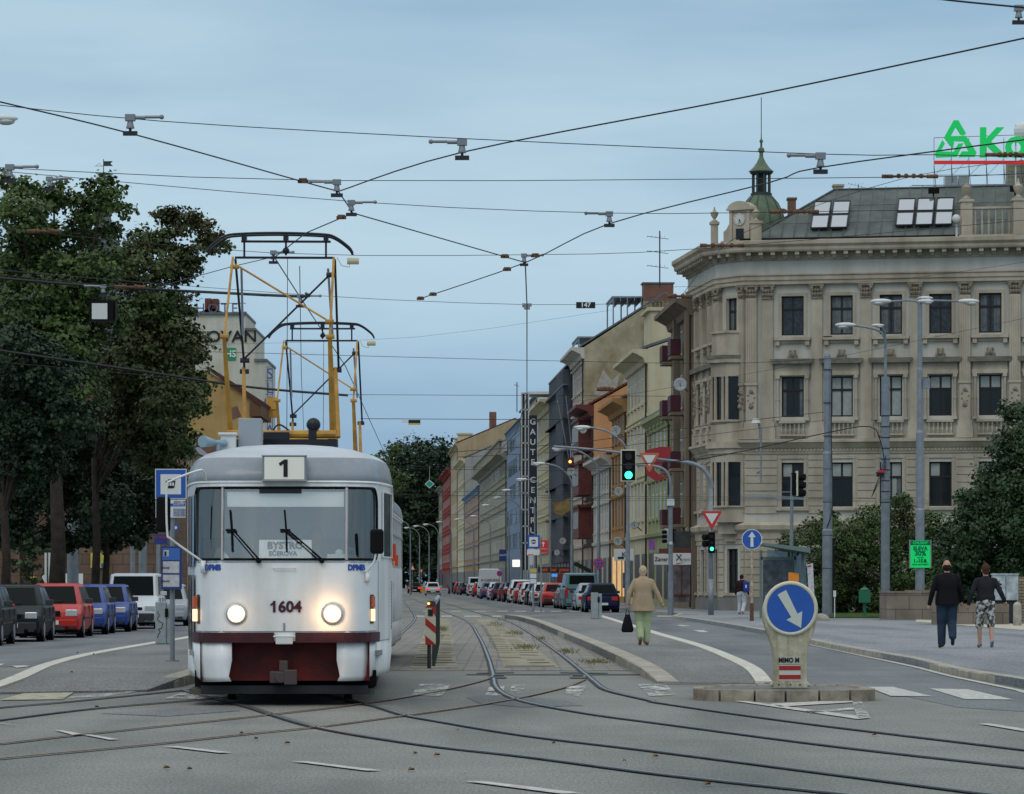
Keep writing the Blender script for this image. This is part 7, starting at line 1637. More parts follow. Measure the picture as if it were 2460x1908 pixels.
b = MB(); Y = 119; b.sph((gx(1973, Y), Y, .12), .28, (1.1, 1.0, .95), 14); tag(b.build('stone_boulder', M_conc), 'rounded stone boulder at the edge of the lawn beside the bollard', 'boulder')
# green bin, small post
Y = 132; b = MB(); x = gx(2077, Y); b.cyl((x, Y, .17), (x, Y, gz(1448, Y)), .05, n=8); b.box(gx(2064, Y), gx(2090, Y), Y-.15, Y+.15, gz(1448, Y), gz(1418, Y)); b.lathe([(.18, 0), (.16, .06), (.05, .1), (.04, .16)], (x, Y, gz(1418, Y)), 10); tag(b.build('litter_bin', mat('green bin', (.01, .14, .07), .45)), 'small green litter bin on a post standing on the lawn', 'litter bin')
Y = 128; b = MB(); x = gx(2005, Y); b.cyl((x, Y, .15), (x, Y, gz(1420, Y)), .02, n=6); b.box(x-.05, x+.05, Y-.05, Y+.03, gz(1434, Y), gz(1419, Y)); tag(b.build('small_post', M_wht), 'thin post with small white box beside the big grey pole', 'post')
# stone blocks
M_sand = texmat('stained sandstone blocks', 'b', (.24, .20, .16), (.07, .055, .045), 1, mortar=.012, dims=(.95, .5)); 
def blk(name, label, px0, px1, y0, y1, Y, d_, cat, cap=True):
    b = MB(); b.box(gx(px0, Y), gx(px1, Y), Y, Y+d_, .1, gz(y0, Y))
    if cap: b.box(gx(px0, Y)-.03, gx(px1, Y)+.03, Y-.03, Y+d_+.03, gz(y0, Y), gz(y0, Y)+.06)
    return tag(b.build(name, M_sand), label, cat)
blk('stone_wall', 'dark stained stone block wall under the four-armed lamp', 2131, 2250, 1425, 1488, 122.5, 2.5, 'wall'); blk('stone_wall', 'low stone wall behind the two walking men', 2242, 2424, 1451, 1505, 109, .5, 'wall', False)
blk('lamp_plinth', 'small stone plinth at the foot of the four-armed lamp', 2180, 2240, 1418, 1425, 123.6, .9, 'plinth', False)
Y = 106; b = MB(); x = gx(2444, Y); b.cyl((x, Y, .1), (x, Y, gz(1456, Y)), .13, n=14); b.sph((x, Y, gz(1456, Y)), .13, n=14); tag(b.build('stone_bollard', M_conc, smooth=True, auto=40), 'round-topped stone bollard at the right edge behind the men', 'stone bollard', 'stone bollards')
Y = 112; b = MB(); x = gx(2394, Y); b.cyl((x, Y, .1), (x, Y, gz(1462, Y)), .12, n=14); b.sph((x, Y, gz(1462, Y)), .12, n=14); tag(b.build('stone_bollard', M_conc, smooth=True, auto=40), 'stone bollard half hidden behind the man in camouflage shorts', 'stone bollard', 'stone bollards')
Y = 111; b = MB(); b.box(gx(2386, Y), gx(2446, Y), Y, Y+.4, gz(1442, Y), gz(1381, Y)); b.box(gx(2384, Y), gx(2448, Y), Y-.03, Y+.43, gz(1381, Y), gz(1378, Y)); b.box(gx(2416, Y), gx(2417, Y), Y-.01, Y, gz(1440, Y), gz(1384, Y), 1)
rr = random.Random(9); b.tube(catmull([(gx(2396+rr.uniform(0, 12), Y), Y-.01, gz(1395+k*3, Y)) for k in range(10)], 3), .015, 4, 2); b.box(gx(2390, Y), gx(2442, Y), Y+.1, Y+.4, .1, gz(1442, Y), 1); tag(b.build('utility_cabinet', [mat('pale scuffed cabinet', (.38, .44, .46), .6, noise=(4, .35)), M_dark, M_ink]), 'pale scuffed electrical cabinet with scribbles behind the men', 'cabinet')
Y = 113; b = MB(); b.box(gx(2447, Y), gx(2475, Y), Y, Y+.4, .1, gz(1386, Y)); tag(b.build('brick_pillar', texmat('sand brick pillar', 'b', (.33, .27, .18), (.12, .1, .08), 1, mortar=.02, dims=(.25, .1))), 'sand-coloured brick pillar at the right edge beside the cabinet', 'pillar')
sheet('path', [G(2200, 1494, .13), G(2460, 1514, .13), G(2700, 1530, .13), G(2700, 1505, .13), G(2460, 1500, .13), G(2200, 1488, .13)], .131, mat('pale paving', (.42, .40, .32), .85, noise=(3, .15)))
# shop signs along the row
def hangsign(label, px0, px1, y0, y1, Y, m, text=None, tm=None, size=.3, name='shop_sign', sub=None):
    t = T(name, label, 'shop sign', (0, 0, 0)); b = MB(); b.box(gx(px0, Y), gx(px1, Y), Y, Y+.12, gz(y1, Y), gz(y0, Y)); b.build('panel', m, t, bevel=.01)
    if text: txt(text, size, (gx((px0+px1)/2, Y), Y-.02, gz((y0+y1)/2, Y)), tm or M_ink, t, bold=.003)
    return t
M_sgw = mat('pale sign face', (.45, .46, .45), .5, emit=.03)
hx = hangsign('white shop sign with a large X and red underline beside the corner building', 1616, 1660, 1329, 1357, 160, M_sgw); txt('X', .42, (gx(1631, 160), 159.97, gz(1340, 160)), M_ink, hx); txt('trem', .24, (gx(1646, 160), 159.97, gz(1344, 160)), mat('grey letters', (.2, .2, .2)), hx)
b = MB(); b.prism([(gx(1625, 160), gz(1353, 160)), (gx(1643, 160), gz(1350.5, 160)), (gx(1625, 160), gz(1355, 160))], 159.97, 159.99); b.build('underline', M_red, hx)
hangsign('pale shop sign with slanting dark red script left of the X sign', 1571, 1606, 1331, 1357, 162, M_sgw, 'Zaner', M_maroon, .26)
hangsign('dark maroon awning board above the X sign', 1583, 1660, 1318, 1329, 161, Wmar)
hangsign('purple banner on the lime green house', 1559, 1573, 1298, 1321, 170, mat('purple banner', (.22, .08, .30), .6, noise=(2, .3)))
hp_ = hangsign('white rounded box sign with black emblem on a lamp pole', 1475, 1522, 1319, 1347, 152, M_sgw, 'K', M_ink, .28); b = MB(); Y = 152; b.box(gx(1484, Y), gx(1499, Y), Y-.015, Y, gz(1343, Y), gz(1338, Y)); b.build('emblem_base', M_ink, hp_)
hangsign('small dark framed picture board on the lamp pole left of the woman', 1496, 1520, 1376, 1413, 151, mat('dark poster', (.022, .03, .036)))
hangsign('dark upper shop panel below the brown house balconies', 1618, 1660, 1276, 1318, 163, mat('dark panel', (.03, .032, .03), .5, noise=(2, .4)))
b = MB(); b.box(gx(1616, 164), gx(1658, 164), 164, 164.1, .5, gz(1358, 164)); b.box(gx(1616, 164), gx(1658, 164), 163.95, 164, gz(1432, 164), gz(1428, 164), 1); b.box(gx(1636, 164), gx(1638, 164), 163.95, 164, .8, gz(1360, 164), 1); tag(b.build('storefront', [mat('shop display glass', (.035, .04, .05), .1, noise=(2.5, .9), col2=(.16, .12, .12)), Wmar]), 'maroon framed shop window under the X sign', 'shop front')
gs = T('vertical_sign', 'tall black vertical sign with white letters GAUTE CENTRUM far down the avenue', 'sign', (0, 0, 0)); Y = 299; b = MB(); b.box(gx(1271, Y), gx(1290, Y), Y, Y+.4, gz(1298, Y), gz(1000, Y)); b.box(gx(1271, Y), gx(1290, Y), Y-.05, Y, gz(1002, Y), gz(998, Y)); b.build('panel', mat('black blue sign', (.012, .016, .035), .4), gs)
for k, c_ in enumerate('GAUTE CENTRUM'):
    if c_ != ' ': txt(c_, .72, (gx(1280, Y), Y-.06, gz(1014+k*24.3-(6 if k > 5 else 0), Y)), M_wht, gs, name='letter', bold=.015)
b = MB(); Y = 299.5
for px in (1253, 1262, 1270): b.box(gx(px, Y)-.06, gx(px, Y)+.06, Y, Y+.3, 2.5, gz(944, Y))
for k in range(10): b.box(gx(1253, Y), gx(1270, Y), Y, Y+.3, gz(946+k*40, Y), gz(946+k*40, Y)+.12)
b.box(gx(1253, Y), gx(1270, Y), Y+.2, Y+.3, 2.5, gz(944, Y), 1); b.box(gx(1270, Y), gx(1325, Y), Y+.5, Y+6, gz(946, Y), gz(940, Y)); tag(b.build('glass_bay', [mat('white cladding', (.55, .57, .58)), M_pane]), 'white framed glass bay left of the tall vertical sign', 'glass bay')
hangsign('small dark blue sign with arrow under the light blue house', 1199, 1217, 1320, 1348, 330, mat('navy case', (.012, .03, .16)), 'GAUTE', M_wht, .22)
hangsign('glowing white cube sign behind the street lamps', 1231, 1249, 1345, 1362, 300, mat('lit cube sign', (1, .95, .75), .5, emit=.9))
hangsign('dark restaurant fascia with red letters behind the teal van', 1292, 1372, 1362, 1376, 215, mat('dark panel', (.03, .032, .03)), 'café  bar  pizza', mat('lit red letters', (.7, .10, .04), .5, emit=.12), .3)
hangsign('red lit shop front strip above the orange-red saloon', 1338, 1420, 1378, 1400, 214, mat('red shop front', (.30, .02, .02), .5, noise=(1, .6), col2=(.08, .03, .02)))
hangsign('small bright blue lit sign above the pale silver hatchback', 1325, 1339, 1379, 1386, 213, mat('blue lit sign', (.05, .35, .9), .4, emit=.5))
b = MB(); Y = 225; b.prism([(gx(1375, Y), gz(1355, Y)), (gx(1385, Y), gz(1350, Y)), (gx(1420, Y), gz(1368, Y)), (gx(1420, Y), gz(1378, Y))], Y, Y+3); tag(b.build('awning', mat('dark green awning', (.015, .03, .022), .7)), 'dark green awning behind the teal van', 'awning')
b = MB(); Y = 200; b.prism([(gx(1327, Y), gz(1208, Y)), (gx(1352, Y), gz(1204, Y)), (gx(1370, Y), gz(1195, Y)), (gx(1371, Y), gz(1225, Y)), (gx(1350, Y), gz(1240, Y)), (gx(1332, Y), gz(1233, Y))], Y, Y+.1); tag(b.build('hanging_sign', mat('brass coloured sign', (.20, .14, .05), .5, noise=(3, .4))), 'irregular brass-coloured hanging shop sign beside the third lamp', 'shop sign')
b = MB(); Y = 150; c = (gx(1032, 300), gz(1163, 300)); Y = 300; b.prism([(c[0]-.42, c[1]), (c[0], c[1]+.38), (c[0]+.42, c[1]), (c[0], c[1]-.38)], Y, Y+.05); b.prism([(c[0]-.33, c[1]), (c[0], c[1]+.29), (c[0]+.33, c[1]), (c[0], c[1]-.29)], Y-.01, Y, 1); b.tube([(c[0], Y, c[1]+.35), (c[0], Y, c[1]+1.6)], .015, 4); tag(b.build('diamond_sign', [M_wht, mat('sign teal', (.0, .30, .22))]), 'green diamond sign hanging on a wire in front of the far trees', 'sign')
for lb, px, y0, y1, Y, up in (('far white warning triangle beside the fourth far lamp', 991, 1356, 1370, 400, 1), ('far upside-down triangle sign right of the warning triangle', 1012, 1368, 1379, 400, -1)):
    b = MB(); a, c = gx(px-7 if up > 0 else px-5, Y), gx(px+7 if up > 0 else px+5, Y); z0, z1 = gz(y1, Y), gz(y0, Y); m = (a+c)/2
    b.prism([(a, z0), (c, z0), (m, z1)] if up > 0 else [(a, z1), (m, z0), (c, z1)], Y, Y+.04, 1); k = .13; b.prism([(a+k, z0+k*.6), (c-k, z0+k*.6), (m, z1-k*1.3)] if up > 0 else [(a+k, z1-k*.6), (m, z0+k*1.3), (c-k, z1-k*.6)], Y-.01, Y); b.tube([(m, Y+.05, 0), (m, Y+.05, z1)], .03, 5, 2); tag(b.build('road_sign', [M_wht, M_red, M_pole]), lb, 'road sign')
b = MB(); b.box(gx(1010, 400), gx(1018, 400), 400, 400.1, .2, gz(1410, 400)); tag(b.build('roadwork_sign', mat('orange box', (.70, .22, .01))), 'small orange board at the far end of the road left of the white car', 'sign')
def dish(label, px, py, r, Y):
    b = MB(); x, z = gx(px, Y), gz(py, Y); rr_ = r*Y/F; rg = [[(x+q*rr_*math.cos(2*math.pi*k/20), Y-.12*(q*q)*rr_*2, z+q*rr_*math.sin(2*math.pi*k/20)) for k in range(20)] for q in (.02, .35, .7, 1)]; b.loft(rg, cap=False); b.tube([(x, Y, z), (x, Y-.4, z-.1)], .02, 4, 1); b.tube([(x, Y, z), (x+.4, Y+.6, z-.3)], .025, 4, 1)
    o = b.build('satellite_dish', [mat('dish grey-white', (.36, .39, .40), .5), M_dark], smooth=True); m_ = o.modifiers.new('th', 'SOLIDIFY'); m_.thickness = .02; return tag(o, label, 'satellite dish', 'satellite dishes')
for a in (('large round satellite dish on the brown modernist house', 1634, 924, 16, 163), ('satellite dish high beside the nearest right-hand street lamp head', 1401, 1033, 9, 215), ('satellite dish on the white house beside the ochre house', 1480, 1035, 12, 200), ('satellite dish at the upper left of the big signal pole', 1372, 1133, 10, 220), ('square-ish pale dish left of the big signal pole', 1486, 1181, 11, 190), ('round dish low on the ochre house', 1485, 1301, 11, 190), ('dish to the right of the big signal pole', 1524, 1261, 10, 180), ('small low dish behind the red direction sign', 1352, 1300, 8, 230), ('lowest small dish left of the others', 1338, 1328, 7, 235)): dish(*a)
# ================================================================ OVERHEAD WIRES
def wire(label, pts, r=.0075, name='contact_wire', cat='overhead wire', group=None, sag=0):
    b = MB(); b.tube(pts, r, 5); return tag(b.build(name, M_wire), label, cat, group)
CZ = 6.0
def cw(*l): return [W(a, c, CZ) for a, c in l]
wire('thick contact wire sloping down from the upper left corner to the central knot', catmull(cw((-40, 236), (0, 245), (318, 322), (725, 436), (813, 460)), 4), .008)
wire('thick contact wire rising from the central knot to the upper right corner', catmull(cw((813, 460), (1110, 366), (1802, 231), (2460, 92), (2600, 60)), 5), .008)
wire('short contact wire link at the central knot', cw((813, 460), (848, 512)), .008)
wire('contact wire running from the central knot down right to the right track', cw((848, 512), (1262, 631)), .008)
wire('contact wire from the knot down left to the front pantograph', cw((848, 512), (735, 560), (655, 622)), .008)
wire('curving contact wire from the right track up to the right edge over the corner building', catmull(cw((1008, 718), (1262, 631), (1462, 538), (1847, 439), (1966, 403), (2460, 336), (2620, 318)), 4), .008)
wire('contact wire running away above the right track down the avenue', [W(1262, 631, 6), W(1266, 735, 5.95), W(1266, 952, 5.9), W(1240, 1040, 5.9), W(1180, 1105, 5.9), W(1120, 1160, 5.9), W(1020, 1245, 5.9)], .010)
wire('contact wire above the tram running back from the front pantograph', [W(655, 612, 6.02), W(722, 716, 6.0), W(830, 880, 6.0), W(920, 1080, 5.9), W(950, 1180, 5.9)], .009)
wire('second contact wire behind the pantographs', [W(720, 640, 6.02), W(724, 900, 5.95), W(730, 1040, 5.9)], .007)
wire('contact wire leaving the front pantograph toward the left trees', cw((655, 618), (560, 640), (480, 662), (380, 690)), .006)
def span(label, l, Y, r=.0042, dY=0, name='span_wire'):
    n = len(l)-1; pts = [P(a, c, Y+dY*i/max(1, n)) for i, (a, c) in enumerate(l)]; return wire(label, catmull(pts, 3), r, name, 'span wire', 'span wires')
span('uppermost span wire crossing the whole sky', [(-60, 249), (0, 253), (383, 291), (1047, 330), (1960, 370), (2240, 372), (2520, 380)], 31.5)
span('very short wire crossing the upper right corner', [(2240, -4), (2330, 6), (2520, 24)], 24, .007)
span('second span wire from the left edge through the central knot fitting', [(-60, 400), (0, 403), (788, 434), (2140, 426), (2460, 417), (2560, 414)], 36.5)
span('third span wire slanting from the left tree top to the roof sign', [(-60, 404), (0, 411), (856, 485), (1453, 512), (1914, 509), (2520, 500)], 40)
span('fourth span wire at pantograph height', [(-60, 545), (0, 550), (653, 608), (1285, 612), (1690, 597), (2460, 529), (2560, 520)], 48)
span('fifth span wire with the black 147 plate', [(-60, 642), (0, 648), (721, 708), (1266, 732), (1611, 726)], 58)
span('span wire crossing behind the pantographs to the big grey pole', [(495, 845), (1610, 873), (1985, 862)], 80, .006)
span('faint span wire below the big pole wire', [(790, 948), (1600, 952)], 100, .007)
span('dark span wire carrying the black and yellow plate', [(866, 1006), (1267, 1008), (1400, 1007)], 95, .009)
span('faint rising wire left of the 147 plate', [(500, 828), (1000, 810), (1470, 745)], 90, .003)
span('diagonal wire from the roof sign connector to the clock gable', [(2460, 385), (2188, 424), (1890, 520), (1740, 590), (1600, 760)], 95, .008)
span('thin diagonal wire across the facade from the upper windows', [(2460, 630), (2170, 670), (1860, 685), (1560, 690)], 120, .006)
span('thin diagonal wire across the corner facade at middle floor', [(2460, 765), (2000, 860), (1560, 940), (1300, 975)], 120, .006)
span('thick dark cable slanting across the lower facade to the twin lamp', [(1440, 1120), (1700, 1100), (1985, 1040), (2090, 1025), (2115, 1060), (2125, 1110)], 128, .02, name='power_cable')
span('wire from the big grey pole sloping down left over the avenue', [(1980, 990), (1700, 1022), (1400, 1062), (1200, 1078), (1030, 1090)], 130, .012)
span('second wire from the big pole just below the first', [(1980, 1010), (1700, 1045), (1400, 1082), (1100, 1098)], 134, .010)
for i, (y0, y1, Y) in enumerate(((1120, 1126, 170), (1126, 1132, 180), (1178, 1160, 165), (1188, 1186, 190), (1192, 1196, 210), (1234, 1230, 250))):
    span('far cross wire over the avenue, number %s from the top' % ('one', 'two', 'three', 'four', 'five', 'six')[i], [(920, y0), (1200, y0+3), (1500, y1)], Y, .012 if i % 2 else .008)
for i, (y0, y1) in enumerate(((1192, 1196), (1197, 1201), (1203, 1204))):
    span('thin trolley wire in front of the first floor, %s of three' % ('top', 'middle', 'bottom')[i], [(1300, y0), (1980, y1), (2250, y1+8), (2520, y1+14)], 130, .006)
b = MB(); Y = 130
for k in range(5): b.tube(catmull([P(1780, 1190+k*2, Y), P(1820, 1188+k*2.5, Y), P(1930, 1196+k, Y)], 4), .012, 4)
b.box(gx(1820, Y), gx(1900, Y), Y-.03, Y+.03, gz(1183, Y), gz(1181, Y)); tag(b.build('trolley_wire_frog', M_pole), 'bundle of grey trolleybus wire switch gear before the first floor windows', 'wire fitting')
wire('thick black feeder cable from the left edge to the front pantograph', catmull([P(-60, 662, 52), P(0, 668, 52), P(240, 688, 52), P(500, 702, 52), P(720, 712, 50), P(735, 705, 50)], 5), .022, 'feeder_cable')
wire('thin wire above the thick left feeder cable', [P(-60, 644, 52), P(0, 650, 52), P(420, 686, 52)], .006, 'feeder_cable'); wire('second thin wire along the left feeder cable', [P(-60, 655, 51.5), P(300, 690, 51.5), P(640, 712, 51.5)], .006, 'feeder_cable')
wire('lower thick black feeder cable passing behind the pantograph posts', catmull([P(-60, 832, 66), P(0, 842, 66), P(330, 890, 66), P(600, 930, 66), P(836, 950, 66)], 5), .024, 'feeder_cable'); wire('thin wire under the lower left feeder cable', [P(-60, 865, 66), P(0, 870, 66), P(330, 900, 66), P(470, 915, 66)], .007, 'feeder_cable')
# hangers
hb = MB(); hb.cyl((-.18, 0, 0), (-.02, 0, .0), .028, n=10); hb.box(-.04, .10, -.05, .05, -.045, .045); hb.cyl((.03, 0, -.13), (.03, 0, -.03), .055, .035, 10); hb.cyl((.03, 0, -.15), (.03, 0, -.13), .06, n=10); hb.cyl((.03, 0, -.21), (.03, 0, -.15), .02, n=8, m=1); hb.box(-.07, .13, -.03, .03, -.25, -.19, 1); hb.cyl((-.40, 0, .01), (-.18, 0, .01), .022, n=8); hb.sph((-.41, 0, .01), .035, n=10)
h0 = None
for i, (px, py, Y, fl, s, lb) in enumerate(((318, 283, 31.5, -1, 1, 'grey insulator hanger on the uppermost span wire at the upper left'), (1105, 342, 31.8, 1, 1, 'grey insulator hanger on the uppermost span wire above the rising contact wire'), (1966, 375, 31.5, 1, 1, 'grey insulator hanger beside the clock dome lightning rod'),
        (805, 438, 36, 1, .95, 'grey insulator hanger directly over the central wire knot'), (848, 487, 39.5, -1, .95, 'grey insulator hanger just below right of the central knot'), (1460, 514, 40.5, 1, .95, 'grey insulator hanger between the pantograph and the corner building'),
        (660, 607, 47.5, -1, .95, 'grey insulator hanger seen through the front pantograph bow'), (1262, 614, 48, -1, .9, 'grey insulator hanger at the top of the receding right contact wire'), (28, 402, 36.5, -1, 1, 'grey insulator hanger at the left edge above the tree'), (122, 430, 38, -1, .8, 'insulator hanger just over the left tree top'),
        (245, 688, 51.8, 1, .95, 'silver insulator hanger on the thick left feeder cable'), (725, 712, 50, -1, 1.0, 'insulator cluster inside the front pantograph'), (2452, 20, 24.5, -1, .7, 'wire fitting at the upper right corner'))):
    if h0 is None: h0 = hb.build('wire_hanger', [M_gal, M_dark], smooth=True, auto=40); o = h0
    else: o = h0.copy(); COL.objects.link(o)
    s *= .66; o.location = P(px, py, Y); o.scale = (s*fl, s, s); tag(o, lb, 'insulator', 'wire hangers')
Y = 58; b = MB(); x, z = gx(1266, Y), gz(735, Y); b.box(x-.08, x+.08, -.03+Y, Y+.03, z-.01, z+.04); b.box(x-.05, x+.05, Y-.05, Y+.05, z-.06, z-.01); b.cyl((x-.08, Y, z+.01), (x-.05, Y, z+.01), .035, n=8); tag(b.build('wire_clamp', M_gal), 'square grey clamp where the 147 span wire meets the right contact wire', 'wire clamp')
def insul(label, px0, px1, py, Y, n=4):
    b = MB(); xa, xb = gx(px0, Y), gx(px1, Y); z = gz(py, Y); b.cyl((xa, Y, z), (xb, Y, z), .022*Y/60, n=8)
    for k in range(n): x = xa+(xb-xa)*(.25+.5*k/max(1, n-1)); b.sph((x, Y, z+.005), .045*Y/60, n=8)
    for x in (xa, xb): b.cyl((x-.06, Y, z), (x+.06, Y, z), .035*Y/60, n=8)
    return tag(b.build('strain_insulator', M_rust), label, 'insulator', 'rusty strain insulators')
insul('rusty strain insulator between the dome and the roof sign', 2132, 2240, 424, 36.5); insul('rusty strain insulator in front of the green roof beside the dome', 1862, 1955, 509, 40); insul('rusty strain insulator right under the roof sign emblem', 2382, 2460, 372, 31.5); insul('rusty strain insulator on the cornice near the clock gable', 1690, 1780, 590, 60, 3); insul('rusty strain insulator in the left tree crown', 75, 135, 556, 48, 2); insul('pale rusty insulator on the left feeder cable', 285, 340, 690, 52, 2); insul('dark strain insulator over the orange house', 1438, 1470, 935, 110, 4); insul('small rusty insulator beside the brown house', 1612, 1650, 712, 58, 2)
for lb, px, py, z in (('small clamp on the left contact wire before the knot', 728, 436, 6.0), ('small clamp below the knot toward the pantograph', 820, 523, 6.0), ('small clamp left of the receding wire junction', 1213, 617, 6.0), ('small clamp below the receding wire junction', 1218, 648, 6.0), ('small clamp right of the receding wire junction', 1286, 615, 6.0), ('dark end clamp of the right contact wire', 1010, 718, 6.0), ('dark clamp near the wire end', 1040, 708, 6.0)):
    b = MB(); v = W(px, py, z); b.box(v[0]-.045, v[0]+.045, v[1]-.02, v[1]+.02, v[2]-.02, v[2]+.035); b.cyl((v[0]-.06, v[1], v[2]), (v[0]+.06, v[1], v[2]), .02, n=6); tag(b.build('wire_clamp', M_rust), lb, 'wire clamp', 'small wire clamps')
Y = 58; pl = T('number_plate_sign', 'black plate with white number 147 hanging on a span wire', 'sign', (0, 0, 0)); b = MB(); b.box(gx(1384, Y), gx(1430, Y), Y-.02, Y, gz(741, Y), gz(726, Y)); b.build('plate', M_ink, pl); txt('147', .115, (gx(1407, Y), Y-.03, gz(733.5, Y)), M_wht, pl, bold=.003)
Y = 95; b = MB(); b.box(gx(981, Y), gx(1010, Y), Y-.02, Y, gz(1021, Y), gz(1009, Y)); b.box(gx(981, Y), gx(1010, Y), Y-.025, Y-.02, gz(1021, Y), gz(1017, Y), 1); b.box(gx(966, Y), gx(980, Y), Y-.02, Y, gz(1016, Y), gz(1009, Y), 2); tag(b.build('track_sign', [M_ink, mat('yellow sheet', (.5, .42, .08)), M_wht]), 'black and yellow plate with white plate hanging over the track behind the tram', 'sign')
# hung box in the left tree, lamp at left edge
Y = 60; b = MB(); b.box(gx(214, Y), gx(270, Y), Y, Y+.45, gz(770, Y), gz(722, Y)); b.box(gx(221, Y), gx(258, Y), Y-.02, Y, gz(767, Y), gz(729, Y), 1); b.box(gx(258, Y), gx(276, Y), Y+.1, Y+.3, gz(768, Y), gz(720, Y)); b.tube([(gx(222, Y), Y+.2, gz(722, Y)), (gx(242, Y), Y+.2, gz(692, Y)), (gx(262, Y), Y+.2, gz(722, Y))], .01, 4); tag(b.build('floodlight', [M_black, mat('white lamp glass', (.55, .58, .55), .2)]), 'black square lamp with white glass hanging from the left cable before the trees', 'lamp')
Y = 55; b = MB(); lamp_head(b, (gx(-28, Y), Y, gz(285, Y)), 1, .75, 0); b.tube([(gx(-28, Y), Y, gz(283, Y)), (gx(-260, Y), Y, gz(330, Y)), (gx(-260, Y), Y, 0)], .04, 6, 3); tag(b.build('street_lamp', [M_polew, M_polew, M_lens, M_pole], smooth=True, auto=60), 'tip of a pale street lamp head poking in at the left edge high up', 'street lamp')

# ================================================================ PEOPLE
def figure(name_parts, mats):
    pass
def body_mesh(name, caps, m, parent, vox=.012, sm=4, sphs=()):
    b = MB()
    for c in caps: b.capsule(*c)
    for c, r, sc in sphs: b.sph(c, r, sc, 16)
    o = b.build(name, m, parent, smooth=True); r_ = o.modifiers.new('skin', 'REMESH'); r_.mode = 'VOXEL'; r_.voxel_size = vox; r_.use_smooth_shade = True
    s_ = o.modifiers.new('smooth', 'SMOOTH'); s_.factor = .6; s_.iterations = sm; return o
def hand(base, fwd, side, s=1.0, curl=.5, thumb=1):
    """capsules of palm, five bent fingers; fwd = direction of the fingers"""
    f = Vector(fwd).normalized(); sd = Vector(side).normalized(); n = f.cross(sd); b0 = Vector(base); out = [(b0, b0+f*.07*s, .026*s, .034*s)]
    for k, L in enumerate((.068, .078, .072, .055)):
        r0 = b0+f*.085*s+sd*(k-1.5)*.019*s; k1 = r0+(f*math.cos(curl*.6)+n*math.sin(curl*.6))*L*.5*s; k2 = k1+(f*math.cos(curl*1.8)+n*math.sin(curl*1.8))*L*.45*s; out += [(r0-f*.02, k1, .0095*s, .009*s), (k1, k2, .009*s, .008*s)]
    t0 = b0+f*.03*s-sd*.025*thumb*s; t1 = t0+(f*.7-sd*.6*thumb+n*.3).normalized()*.035*s; out += [(t0, t1, .012*s, .0105*s), (t1, t1+(f*.9+n*.4).normalized()*.03*s, .0105*s, .009*s)]
    return out
